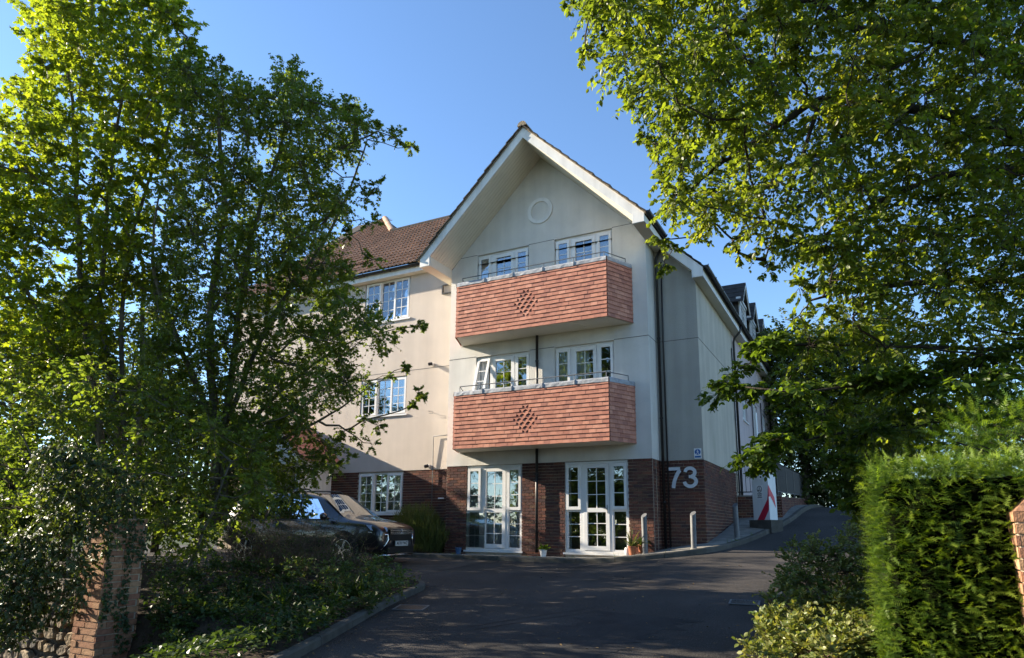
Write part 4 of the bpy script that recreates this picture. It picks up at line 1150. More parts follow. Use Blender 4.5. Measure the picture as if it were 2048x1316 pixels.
# ------------------------------------------------------------------ gate piers and stone wall
def pier(x0, x1, y0, y1, z0, z1, label, quota):
    o = thing('gate_pier', label, 'pier', ((x0 + x1) / 2, (y0 + y1) / 2, z0))
    I = Matrix.Translation((-(x0 + x1) / 2, -(y0 + y1) / 2, -z0))
    m_ = MB().box(x0 + .012, x1 - .012, y0 + .012, y1 - .012, z0 - .2, z1)
    m_.v = [tuple(I @ Vector(p)) for p in m_.v]; m_.obj('core', 'pier_mortar', o)
    fm = MB().box(0, .212, 0, .012, 0, .062).mesh('brick', 'pier_brick')
    w, d = x1 - x0, y1 - y0
    for (org, u, n, L, st) in (((x0, y0 + .012, 0), (1, 0, 0), (0, -1, 0), w, 0), ((x1 - .012, y0, 0), (0, 1, 0), (1, 0, 0), d, .11), ((x0 + .012, y1, 0), (0, -1, 0), (-1, 0, 0), d, .11), ((x1, y1 - .012, 0), (-1, 0, 0), (0, 1, 0), w, 0)):
        brick_panel(o, I @ frame_m(org, u, n, (0, 0, 1)), L, z0, z1, [], quota, fm, 'pier_brick', 'brick', st)
    return o, I
pl, I = pier(1.44, 1.90, -10.20, -9.72, -1.0, .62, 'brick gate pier half covered in ivy on the left of the drive', [160])
pr_, I = pier(10.80, 11.30, -9.85, -9.35, -.9, .68, 'sunlit brick gate pier at the right edge beside the hedge', [160])
cx_, cy_ = 11.05 - 11.05, 0
for (i0, z0, z1) in ((.0, 0, .03), (.03, .03, .12), (.10, .12, .19)):
    pass
hw = .25
cap = MB(); zz = 1.58
cap.hexa([(-hw, -hw, zz), (hw, -hw, zz), (hw, hw, zz), (-hw, hw, zz), (-hw + .10, -hw + .10, zz + .10), (hw - .10, -hw + .10, zz + .10), (hw - .10, hw - .10, zz + .10), (-hw + .10, hw - .10, zz + .10)])
cap.obj('cap', 'pier_brick', pr_)
cap = MB().box(-.15, .15, -.15, .15, zz + .101, zz + .16); cap.obj('cap', 'pier_brick', pr_)

sw = thing('stone_wall', 'rubble stone boundary wall under trailing ivy', 'wall', (-1.5, -10.0, -1.1))
MB().box(-4.5, 2.93, -.06, .3, -.5, .93).obj('core', 'wall_mortar', sw)
def stone(x, z, w, h):
    m_ = MB(); n = 8; vs = []
    rr = [random.uniform(.72, 1.06) for _ in range(n)]
    for dd, k in ((0, 1.02), (.045, .98), (.065, .84)):
        for i in range(n):
            q = 2 * math.pi * (i + .5) / n; c, s = math.cos(q), math.sin(q)
            m = max(abs(c), abs(s)); vs.append((x + w / 2 * c / m * rr[i] * k * .97, -.08 - dd, z + h / 2 * s / m * rr[i] * k * .97))
    m_.add(vs, [(j * n + i, j * n + (i + 1) % n, (j + 1) * n + (i + 1) % n, (j + 1) * n + i) for j in range(2) for i in range(n)] + [tuple(16 + i for i in range(n))])
    a_ = random.uniform(-.22, .22); c_, s_ = math.cos(a_), math.sin(a_); m_.v = [(x + (p[0] - x) * c_ - (p[2] - z) * s_, p[1] * random.uniform(.93, 1.05), z + (p[0] - x) * s_ + (p[2] - z) * c_) for p in m_.v]
    m_.obj('stone', 'wall_stone', sw, smooth=False)
z = -.1
while z < .76:
    h = random.uniform(.11, .19); x = -.4 + random.uniform(-.1, 0)
    while x < 2.9:
        w = random.uniform(.07, .30); h2 = h * random.uniform(.7, 1.15); stone(x + w / 2, z + h / 2 + random.uniform(-.03, .03), w, h2); x += w + .006
    z += h + .01
x = -1.0
while x < 2.88:                                                                    # copestones on edge
    w = random.uniform(.10, .18); stone(x + w / 2, .86, w, .17); x += w + .012

# ------------------------------------------------------------------ cars
def make_car(name, label, loc, rz, paint, plate=None, detail=True):
    o = thing(name, label, 'car', loc, rz)
    ST = [(-2.33, .55, .92, .70, .70), (-2.27, .50, 1.22, .80, .90), (-2.05, .32, 1.58, .87, 1.02), (-1.5, .24, 1.685, .90, 1.03), (-.6, .24, 1.71, .905, 1.02), (.15, .24, 1.68, .905, 1.0),
          (.62, .24, 1.56, .905, .99), (1.0, .24, 1.32, .905, .985), (1.34, .24, 1.09, .90, .98), (1.75, .25, 1.045, .885, .955), (2.08, .27, .985, .85, .90), (2.26, .30, .90, .80, .83), (2.35, .38, .78, .74, .72)]
    vs = []; half = 9
    for x, zb, zt, w, be in ST:
        cab = zt > be + .16
        if cab:
            ry = .60 + .02 * min(1, (zt - be)); q = [(0, zb), (w * .82, zb), (w * .97, zb + .10), (w, .58), (w * .985, .82), (w * .95, be), (lerp(w * .92, ry + .02, .86), lerp(be, zt, .8)), (.50, zt - .02), (0, zt)]
        else:
            q = [(0, zb), (w * .82, zb), (w * .97, zb + .10), (w, lerp(zb, be, .45)), (w * .985, lerp(zb, be, .8)), (w * .95, be), (w * .84, lerp(be, zt, .55)), (w * .5, zt - .012), (0, zt)]
        ring = q + [(-y, z) for y, z in q[-2:0:-1]]
        vs += [(x, y, z) for y, z in ring]
    n = 16; k = len(ST)
    mb = MB().add(vs, [(i * n + j, i * n + (j + 1) % n, (i + 1) * n + (j + 1) % n, (i + 1) * n + j) for i in range(k - 1) for j in range(n)] + [tuple(range(n - 1, -1, -1)), tuple((k - 1) * n + j for j in range(n))])
    body = mb.obj('body', paint, o, smooth=True)
    ss = body.modifiers.new('subsurf', 'SUBSURF'); ss.levels = 2; ss.render_levels = 2
    def patch(P, name, mat, nu=6, nv=4, bulge=.02, off=.012):
        a, b, c, d = [Vector(p) for p in P]; nr = (b - a).cross(d - a).normalized(); v = []
        for j in range(nv + 1):
            for i in range(nu + 1):
                s, t = i / nu, j / nv
                p = a.lerp(b, s).lerp(d.lerp(c, s), t) + nr * (off + bulge * 4 * s * (1 - s)); v.append(p)
        return MB().add(v, [(j * (nu + 1) + i, j * (nu + 1) + i + 1, (j + 1) * (nu + 1) + i + 1, (j + 1) * (nu + 1) + i) for j in range(nv) for i in range(nu)]).obj(name, mat, o, smooth=True)
    patch([(1.30, -.74, 1.075), (1.30, .74, 1.075), (.56, .575, 1.575), (.56, -.575, 1.575)], 'windscreen', 'car_glass', 8, 5, .055, .0)
    for s in (-1, 1):
        for (x0, x1, x2, x3) in ((.95, .12, .12, .50), (.06, -.82, -.78, .06), (-.90, -1.75, -1.55, -.86)):
            P = [(x0, s * .885, 1.03), (x1, s * .885, 1.04), (x2, s * .70, 1.50), (x3, s * .70, 1.49)]
            if s > 0: P = [P[1], P[0], P[3], P[2]]
            patch(P, 'side_window', 'car_glass', 4, 3, .0, .014)
        # wheels and arches
        for xw in (1.42, -1.38):
            wh = MB().lathe([(.2, -.11), (.30, -.115), (.345, -.08), (.345, .08), (.30, .115), (.2, .11)], 28).obj('wheel', 'tyre', o, matrix=Matrix.Translation((xw, s * .80, .345)) @ Matrix.Rotation(math.radians(90), 4, 'X'), smooth=False)
            rm = MB()
            for q in range(5):
                a = q * 2 * math.pi / 5; rm.hexa([(.03 * math.cos(a + 1.57) + .03 * math.cos(a), .03 * math.sin(a + 1.57) + .03 * math.sin(a), .085), (-.03 * math.cos(a + 1.57) + .03 * math.cos(a), -.03 * math.sin(a + 1.57) + .03 * math.sin(a), .085), (-.02 * math.cos(a + 1.57) + .23 * math.cos(a), -.02 * math.sin(a + 1.57) + .23 * math.sin(a), .085), (.02 * math.cos(a + 1.57) + .23 * math.cos(a), .02 * math.sin(a + 1.57) + .23 * math.sin(a), .085)] +
                        [(.03 * math.cos(a + 1.57) + .03 * math.cos(a), .03 * math.sin(a + 1.57) + .03 * math.sin(a), .12), (-.03 * math.cos(a + 1.57) + .03 * math.cos(a), -.03 * math.sin(a + 1.57) + .03 * math.sin(a), .12), (-.02 * math.cos(a + 1.57) + .23 * math.cos(a), -.02 * math.sin(a + 1.57) + .23 * math.sin(a), .118), (.02 * math.cos(a + 1.57) + .23 * math.cos(a), .02 * math.sin(a + 1.57) + .23 * math.sin(a), .118)])
            rm.tube([(.23 * math.cos(q * .224), .23 * math.sin(q * .224), .1) for q in range(29)], .015, 6, False).obj('rim', 'steel', wh, matrix=Matrix.Rotation(math.radians(180), 4, 'X') if s > 0 else None)
            arch = [(xw + .42 * math.cos(math.radians(a)), .345 + .42 * math.sin(math.radians(a))) for a in range(-10, 191, 20)]
            MB().prism(arch, lambda u, v, d: (u, d, v), s * .895, s * .86).obj('wheel_arch', 'car_trim', o)
        m_ = MB().tube([(1.0, s * .90, 1.03), (.98, s * .98, 1.05)], .025, 8); mir = m_.obj('mirror', paint, o)
        MB().lathe([(.02, -.09), (.085, -.06), (.10, 0), (.085, .06), (.02, .09)], 12).obj('mirror_shell', paint, mir, matrix=Matrix.Translation((.97, s * 1.04, 1.08)) @ Matrix.Rotation(math.radians(90), 4, 'X') @ Matrix.Diagonal((.7, .85, 1.1, 1)), smooth=True)
        MB().tube([(.25, s * .60, 1.655), (.15, s * .60, 1.715), (-.6, s * .61, 1.745), (-1.5, s * .60, 1.72), (-1.7, s * .60, 1.665)], .018, 8).obj('roof_rail', 'dark_steel', o, smooth=True)
        if detail:
            # headlight, daytime trim and chrome shield
            P = [(2.10, s * .83, .76), (2.325, s * .52, .745), (2.30, s * .50, .835), (1.98, s * .855, .885)]
            if s > 0: P = [P[1], P[0], P[3], P[2]]
            patch(P, 'headlight', 'lamp_glass', 5, 3, .02, .02)
            MB().tube([(2.06, s * .86, .74), (2.24, s * .72, .70), (2.345, s * .53, .69), (2.35, s * .50, .58), (2.325, s * .58, .46), (2.27, s * .66, .36)], [.012, .018, .022, .022, .018, .012], 8).obj('chrome_shield', 'chrome', o, smooth=True)
            MB().lathe([(.045, 0), (.05, .02), (.02, .03)], 12).obj('fog_lamp', 'lamp_glass', o, matrix=Matrix.Translation((2.25, s * .68, .50)) @ Matrix.Rotation(math.radians(90), 4, 'Y'))
        MB().box(-2.36, -2.28, min(s * .55, s * .8), max(s * .55, s * .8), .85, 1.05).obj('tail_light', 'red_vinyl', o)
    if detail:
        gm = MB().box(2.30, 2.365, -.46, .46, .56, .80).obj('grille', 'car_trim', o)
        for i in range(3): MB().box(2.362, 2.378, -.45, .45, .70 + i * .035, .712 + i * .035).obj('grille_bar', 'chrome', o)
        MB().box(2.30, 2.375, -.55, .55, .28, .42).obj('lower_intake', 'car_trim', o)
        MB().tube([(2.22, -.70, .235), (2.36, -.52, .245), (2.395, 0, .25), (2.36, .52, .245), (2.22, .70, .235)], .022, 8).obj('skid_trim', 'chrome', o, smooth=True)
        MB().box(2.375, 2.40, -.26, .26, .44, .55).obj('number_plate', 'plate_white', o)
        text_obj(plate, .098, 'black_print', o, frame_m((2.4025, 0, .495), (0, 1, 0), (0, 0, 1), (1, 0, 0)), 'plate_lettering', depth=.001, offset=.0015)
        em = MB(); fe = lambda u, v, d: (2.383 + d, u, v)
        for a in (90, 210, 330):
            c, s = math.cos(math.radians(a)), math.sin(math.radians(a)); px, pz = -s * .023, c * .023
            em.prism([(0, .745), (c * .03 + px, .745 + s * .03 + pz), (c * .062, .745 + s * .062), (c * .03 - px, .745 + s * .03 - pz)], fe, .006, 0)
        em.obj('badge', 'chrome', o)
        for s in (-1, 1): MB().tube([(1.30, s * .25 - .3, 1.10), (1.16, s * .25 + .15, 1.195)], .009, 6).obj('wiper', 'car_trim', o)
    return o
a_ = math.radians(5)
make_car('parked_car', 'black sport utility car parked behind the garden bed by the building', (.47 - 2.38 * math.cos(a_), -2.5 - 2.38 * math.sin(a_), g(-1, -2.6) + .006), a_, 'car_paint', 'AF70 YWZ')
make_car('parked_car', 'distant silver car glimpsed over the brow of the side drive', (8.55, 36.0, prof(34) + .0), math.radians(-75), 'car_silver', detail=False)
# ------------------------------------------------------------------ vegetation
def unit(a): return a / np.maximum(np.linalg.norm(a, axis=-1, keepdims=True), 1e-9)
def bl(c): return np.array(c).reshape(-1, 4)
def leaf_mesh(name, tmpl, pos, ax, nr, sc, mat, parent, tint, **kw):
    V, F = tmpl; V = np.array(V, float); F = np.array(F, np.int32); k = len(V); n = len(pos)
    ax = unit(ax); nr = unit(nr - ax * (nr * ax).sum(-1, keepdims=True)); sx = np.cross(ax, nr)
    P = pos[:, None, :] + sc[:, None, None] * (V[None, :, 0:1] * sx[:, None, :] + V[None, :, 1:2] * ax[:, None, :] + V[None, :, 2:3] * nr[:, None, :])
    P = P.reshape(-1, 3).astype(np.float32)
    I = (F[None] + (np.arange(n, dtype=np.int32) * k)[:, None, None]).reshape(-1)
    me = bpy.data.meshes.new(name)
    me.vertices.add(n * k); me.vertices.foreach_set('co', P.reshape(-1))
    nf = n * len(F); me.loops.add(nf * 3); me.loops.foreach_set('vertex_index', I.astype(np.int32))
    me.polygons.add(nf); me.polygons.foreach_set('loop_start', np.arange(0, nf * 3, 3, dtype=np.int32))
    me.update(calc_edges=True)
    at = me.attributes.new('tint', 'FLOAT', 'POINT'); at.data.foreach_set('value', np.repeat(np.clip(tint, 0, 1), k).astype(np.float32))
    me.materials.append(M[mat]); me.validate()
    return link(name, me, parent, **kw)
def fan(outline, cz=.0):
    V = [(0, .42, cz)] + [(x, y, z) for x, y, z in outline]; n = len(outline)
    return V, [(0, 1 + i, 1 + (i + 1) % n) for i in range(n)]
_M5 = fan([(0, 0, 0), (.24, .04, -.03), (.40, .16, -.07), (.30, .30, -.01), (.56, .56, -.09), (.24, .58, 0), (.14, .74, -.01), (0, 1, -.08), (-.14, .74, -.01), (-.24, .58, 0), (-.56, .56, -.09), (-.30, .30, -.01), (-.40, .16, -.07), (-.24, .04, -.03)], .03)
_M3 = fan([(0, 0, 0), (.34, .16, -.05), (.22, .36, 0), (.46, .62, -.07), (.15, .64, 0), (0, 1, -.07), (-.15, .64, 0), (-.46, .62, -.07), (-.22, .36, 0), (-.34, .16, -.05)], .03)
MAPLE5 = ([(0, 0, 0), (.42, .12, -.05), (.26, .30, .02), (.58, .56, -.08), (.17, .62, .01), (0, 1, -.08), (-.17, .62, .01), (-.58, .56, -.08), (-.26, .30, .02), (-.42, .12, -.05)], [(0, i, i + 1) for i in range(1, 9)])
MAPLE3 = ([(0, 0, 0), (.52, .42, -.06), (.17, .58, .02), (0, 1, -.06), (-.17, .58, .02), (-.52, .42, -.06)], [(0, i, i + 1) for i in range(1, 5)])
OVATE = ([(0, 0, 0), (.26, .28, .06), (.28, .6, .06), (0, 1, -.03), (-.28, .6, .06), (-.26, .28, .06)], [(0, 1, 2), (0, 2, 3), (0, 3, 4), (0, 4, 5)])
SMALL = ([(0, 0, 0), (.27, .5, .06), (0, 1, 0), (-.27, .5, .06)], [(0, 1, 2), (0, 2, 3)])
IVYL = ([(0, 0, 0), (.44, .12, -.04), (.22, .48, .02), (0, 1, -.05), (-.22, .48, .02), (-.44, .12, -.04)], [(0, i, i + 1) for i in range(1, 5)])
_IV = fan([(0, 0, 0), (.42, .10, -.03), (.30, .42, 0), (.12, .55, 0), (0, 1, -.05), (-.12, .55, 0), (-.30, .42, 0), (-.42, .10, -.03)], .04)
BLADE = ([(-.03, 0, 0), (.03, 0, 0), (.035, .5, .06), (-.035, .5, .06), (0, 1, -.06)], [(0, 1, 2), (0, 2, 3), (3, 2, 4)])
def _yew():
    V, F = [(-.012, 0, 0), (.012, 0, 0), (0, 1, .03)], [(0, 1, 2)]
    for i in range(7):
        y = .03 + i * .135; l = .30 * (1 - .4 * (i / 5) ** 2)
        for s in (-1, 1):
            o = len(V); V += [(0, y, .01), (0, y + .075, .01), (s * l, y + .13 + .02 * i / 5, .05 if i % 2 else -.02)]; F.append((o, o + 1, o + 2))
    return V, F
YEW = _yew()
def rdir(n, up=0.0):
    d = RNG.normal(size=(n, 3)); d[:, 2] += up; return unit(d)
def grow(blobs, ntw, nl, droop=.25, spread=.8, flat=1.2, ldroop=.35, up=.15, sq=1.0):
    """twigs radiating from each clump centre with leaves set alternately along them"""
    ref = np.median(blobs[:, 3]) * .95
    c = np.repeat(blobs[:, :3], ntw, 0); r = np.repeat(blobs[:, 3], ntw)
    kp = RNG.uniform(0, 1, len(r)) < np.clip((r / ref) ** 2, .28, 1); c, r = c[kp], r[kp]; N = len(r)
    d = rdir(N, up); d[:, 2] *= sq
    L = r * RNG.uniform(.65, 1.12, N)
    s = c + d * (r * .08)[:, None]; e = c + d * L[:, None]; e[:, 2] -= droop * L * RNG.uniform(.3, 1, N)
    m = (s + e) / 2 + RNG.normal(size=(N, 3)) * (.10 * L)[:, None]; m[:, 2] += .10 * L
    t = (np.arange(nl)[None] + RNG.uniform(0, 1, (N, nl))) / nl; t = .22 + .8 * t
    T = t[..., None]
    p = (1 - T) ** 2 * s[:, None] + 2 * T * (1 - T) * m[:, None] + T ** 2 * e[:, None]
    tg = unit((1 - T) * (m - s)[:, None] + T * (e - m)[:, None])
    sd = unit(np.cross(tg, np.array([0, 0, 1.0])))
    sg = np.where((np.arange(nl)[None, :, None] % 2) > 0, 1.0, -1.0) * np.ones((N, 1, 1))
    ax = tg * .55 + sd * sg * spread + RNG.normal(size=p.shape) * .28; ax[..., 2] -= ldroop
    nr = np.zeros_like(p); nr[..., 2] = flat * .55; nr += RNG.normal(size=p.shape) * .72
    return p.reshape(-1, 3), ax.reshape(-1, 3), nr.reshape(-1, 3), (s, m, e, L)
def twig_mesh(mb_arr, name, mat, parent, r=.004):
    s, m, e, L = mb_arr; n = len(s); q = np.array([0, 2.09, 4.19])
    V = []
    for P, rr in ((s, r), (m, r * .75), (e, r * .4)):
        for a in q:
            o = np.zeros_like(P); o[:, 0] = math.cos(a); o[:, 1] = math.sin(a) * .7; o[:, 2] = math.sin(a) * .7
            V.append(P + o * rr)
    V = np.stack(V, 1).reshape(-1, 3)
    f = []
    for k in range(2):
        for j in range(3):
            a, b, c, d = k * 3 + j, k * 3 + (j + 1) % 3, (k + 1) * 3 + (j + 1) % 3, (k + 1) * 3 + j
            f += [(a, b, c), (a, c, d)]
    I = (np.array(f)[None] + (np.arange(n) * 9)[:, None, None]).reshape(-1)
    me = bpy.data.meshes.new(name); me.vertices.add(n * 9); me.vertices.foreach_set('co', V.astype(np.float32).reshape(-1))
    nf = n * 12; me.loops.add(nf * 3); me.loops.foreach_set('vertex_index', I.astype(np.int32)); me.polygons.add(nf)
    me.polygons.foreach_set('loop_start', np.arange(0, nf * 3, 3, dtype=np.int32)); me.update(calc_edges=True)
    me.materials.append(M[mat]); return link(name, me, parent, kind='stuff')
def skeleton(stems, radii, blobs, parent, mat, root, maxr=.05, unitr=.0065):
    """stems as tapering tubes (trunk parts), boughs joining every clump to the nearest wood"""
    off = Vector(root)
    nodes, par = [], []
    for path, (r0, r1) in zip(stems, radii):
        P = [Vector(p) for p in path]; fine = []
        for a, b in zip(P, P[1:]):
            for i in range(4): fine.append(a.lerp(b, i / 4))
        fine.append(P[-1])
        sm_ = [fine[0]] + [(fine[i - 1] + fine[i] * 2 + fine[i + 1]) / 4 + Vector((random.uniform(-.02, .02), random.uniform(-.02, .02), 0)) for i in range(1, len(fine) - 1)] + [fine[-1]]
        k = len(sm_)
        MB().tube([p - off for p in sm_], [lerp(r0, r1, (i / (k - 1)) ** .8) for i in range(k)], 9).obj('trunk' if path is stems[0] else 'limb', mat, parent, smooth=True)
        for p in sm_[2:]: nodes.append(np.array(p)); par.append(-1)
    ns = len(nodes)
    A = np.array(nodes)
    order = np.argsort([np.min(np.linalg.norm(A - b[:3], axis=1)) for b in blobs])
    cnt = []
    for bi in order:
        b = blobs[bi, :3]
        dd = np.linalg.norm(A - b, axis=1) + np.where(A[:, 2] > b[2] + .2, .5, 0)
        j = int(np.argmin(dd)); A = np.vstack([A, b]); par.append(j)
    cnt = [1] * len(par)
    for i in range(len(par) - 1, ns - 1, -1):
        if par[i] >= ns: cnt[par[i]] += cnt[i]
    mb = MB()
    for i in range(ns, len(par)):
        a, b = Vector(A[par[i]]), Vector(A[i]); l = (b - a).length
        r1 = min(maxr, unitr * cnt[i] ** .5); r0 = min(maxr * 1.2, r1 * 1.35)
        j = lambda: Vector((random.uniform(-.08, .08), random.uniform(-.08, .08), random.uniform(-.06, .06))) * l
        mb.tube([a - off, a.lerp(b, .35) + j() + Vector((0, 0, -.04 * l)) - off, a.lerp(b, .7) + j() - off, b - off], [r0, lerp(r0, r1, .4), lerp(r0, r1, .75), r1 * .8], 5, False)
    mb.obj('boughs', mat, parent, smooth=True, kind='stuff')
def tint_of(p, n, lo=0, hi=1, dens=1.1, seed=0.0):
    """leaf colour varies leaf to leaf and slowly from bough to bough"""
    w = .5 + .5 * np.sin(p[:, 0] * dens * 2.1 + seed) * np.sin(p[:, 1] * dens * 1.7 + seed * 2) * np.cos(p[:, 2] * dens * 1.9 + seed)
    return lo + (hi - lo) * (.55 * RNG.uniform(0, 1, n) + .45 * w)
def tree(name, label, root, stems, radii, blobs, ntw, nl, tmpl, size, mat, bark='bark', cat='tree', group=None, twr=.004, lo=0, hi=1, unitr=.0065, **gk):
    o = thing(name, label, cat, root, group=group)
    off = np.array(root)
    if stems: skeleton(stems, radii, blobs, o, bark, root, unitr=unitr)
    p, ax, nr, tw = grow(blobs, ntw, nl, **gk)
    n = len(p)
    if twr: twig_mesh(tuple(a - off if a.ndim == 2 else a for a in tw), 'twigs', bark, o, twr)
    leaf_mesh('crown', tmpl, p - off, ax, nr, RNG.uniform(size * .45, size * 1.28, n), mat, o, tint_of(p, n, lo, hi))
    return o
CR_A=[float(v) for v in '''-3.29,-9.89,6.21,0.56,-0.55,-10.00,8.93,0.59,-1.23,-8.28,7.03,0.48,-2.12,-8.40,4.07,0.58,-1.99,-9.08,10.26,0.55,-2.95,-9.13,4.48,0.61,0.20,-9.29,8.95,0.49,-1.78,-9.16,8.12,0.52,-3.37,-9.35,6.15,0.60,-2.27,-8.83,9.68,0.61,-0.99,-9.80,7.58,0.60,-0.32,-9.06,6.88,0.51,-4.65,-8.55,4.26,0.54,-3.09,-10.52,5.46,0.49,-2.07,-9.67,5.53,0.47,-1.64,-8.02,8.68,0.60,-3.01,-9.52,6.98,0.56,-2.33,-8.77,6.39,0.61,-2.89,-9.03,7.45,0.50,-1.23,-9.67,5.79,0.53,-1.00,-9.31,5.30,0.56,-2.34,-9.23,5.26,0.57,-5.77,-9.54,5.83,0.50,-1.97,-9.69,4.34,0.55,-0.69,-9.24,7.65,0.59,-1.59,-10.07,8.06,0.54,-4.90,-9.17,4.72,0.49,-2.95,-9.57,4.39,0.52,-1.26,-9.06,6.31,0.51,-2.63,-8.92,8.66,0.47,-1.70,-9.13,4.17,0.59,-1.05,-9.03,3.78,0.50,-3.78,-10.34,6.43,0.51,-2.66,-9.53,7.58,0.57,-4.10,-9.55,6.63,0.47,-2.51,-10.19,6.46,0.59,-2.95,-10.16,4.34,0.47,-3.56,-9.99,3.73,0.46,-1.41,-8.49,9.98,0.57,-1.84,-8.75,4.78,0.52,-5.58,-9.72,7.21,0.53,-1.45,-8.37,5.46,0.54,-4.93,-9.10,5.71,0.51,-2.25,-8.41,7.76,0.55,-2.52,-9.17,5.93,0.59,-3.52,-8.54,5.41,0.52,-2.59,-7.89,5.86,0.60,-4.97,-9.30,6.53,0.52,-1.50,-9.83,9.02,0.57,-5.51,-9.18,4.15,0.48,-3.85,-9.29,5.55,0.59,-0.53,-8.92,9.98,0.50,-0.63,-8.97,5.66,0.52,-3.50,-9.23,4.08,0.56,-1.60,-9.55,6.58,0.54,-1.91,-8.86,7.17,0.61,-1.32,-9.65,9.65,0.50,-4.55,-9.49,4.17,0.61,-1.11,-10.29,8.98,0.53,-1.66,-10.07,6.79,0.61,-2.64,-9.57,9.27,0.52,-1.92,-8.62,8.72,0.53,-3.74,-8.37,4.82,0.61,-4.32,-9.58,5.17,0.57,-2.08,-9.86,6.35,0.57,-0.53,-8.91,5.04,0.50,-3.47,-8.53,3.98,0.51,-2.17,-9.34,3.19,0.55,-2.61,-8.44,5.92,0.60,-0.95,-8.81,8.86,0.53,-2.38,-9.74,9.83,0.58,-3.80,-10.07,4.89,0.54,-1.05,-8.61,4.74,0.48,-4.36,-9.35,7.40,0.59,-2.73,-8.70,4.35,0.50,-2.64,-9.99,7.15,0.48,-1.30,-9.72,7.00,0.52,-3.32,-8.99,3.44,0.57,-3.99,-8.93,5.13,0.55,-4.33,-8.88,6.44,0.61,-2.60,-8.54,3.68,0.58,-1.82,-8.79,5.48,0.48,-0.73,-8.77,7.78,0.55,-2.62,-9.59,3.58,0.55,-0.27,-9.55,8.11,0.53,-1.28,-8.31,9.23,0.61,-3.81,-9.86,7.16,0.50,-0.84,-9.51,6.54,0.59,-3.30,-8.74,6.43,0.49,-3.70,-9.18,9.07,0.49,-3.22,-10.09,5.38,0.58,-2.32,-10.04,4.78,0.51,-1.69,-8.26,6.13,0.58,-4.55,-9.84,4.55,0.48,-2.71,-8.22,7.13,0.46,-2.96,-7.97,5.32,0.54,-0.01,-8.99,8.10,0.61,-3.83,-9.08,6.96,0.52,-1.97,-8.98,3.38,0.57,-2.93,-8.63,8.26,0.56,-4.31,-9.90,6.30,0.46,-1.75,-9.38,9.41,0.50,-1.11,-9.02,9.52,0.60,-3.50,-9.29,10.18,0.55,-0.82,-9.90,8.18,0.54,-1.09,-9.30,8.79,0.57,-3.67,-9.53,3.63,0.48,-2.81,-9.47,8.48,0.57,-4.12,-8.18,3.64,0.58,-3.61,-9.00,8.44,0.58,-2.98,-9.41,10.61,0.50,-5.48,-8.84,3.60,0.50,-4.66,-9.59,3.58,0.55,-1.48,-8.38,10.86,0.55,-0.65,-8.55,7.26,0.55,-2.86,-10.35,5.98,0.60,-1.87,-10.11,7.46,0.59,-3.04,-7.96,4.49,0.51,-1.48,-8.19,7.82,0.55,-3.06,-9.76,3.14,0.47,-3.60,-10.37,6.71,0.59,-1.72,-9.47,3.68,0.51,-4.35,-8.96,3.45,0.50,-4.64,-9.93,5.42,0.53,-0.36,-8.96,6.27,0.53,-4.02,-10.21,5.68,0.57,-2.38,-10.11,5.46,0.60,-0.70,-8.38,8.37,0.54,-1.72,-9.42,8.66,0.58,-1.61,-8.86,7.72,0.52,-0.53,-8.53,9.52,0.59,-3.15,-8.92,9.58,0.54,-5.24,-9.78,6.22,0.61,-0.03,-9.68,9.00,0.58,-2.19,-7.84,6.66,0.59,-2.84,-9.15,6.63,0.58,0.17,-9.24,7.42,0.57,-2.70,-9.69,5.25,0.59,-4.97,-9.66,7.66,0.54,-2.05,-8.26,5.08,0.57,-2.48,-9.96,9.47,0.38,-2.03,-10.13,8.68,0.33,-1.86,-10.03,8.20,0.31,-2.74,-9.88,8.06,0.38,-2.66,-9.65,7.88,0.34,-2.80,-9.97,7.48,0.29,-1.61,-9.99,9.30,0.36,0.35,-8.92,8.72,0.31,0.27,-9.23,9.00,0.34,-0.65,-9.52,9.79,0.35,0.40,-8.78,8.37,0.35,-2.81,-9.82,6.70,0.36,-2.93,-9.59,5.99,0.34'''.split(',')]
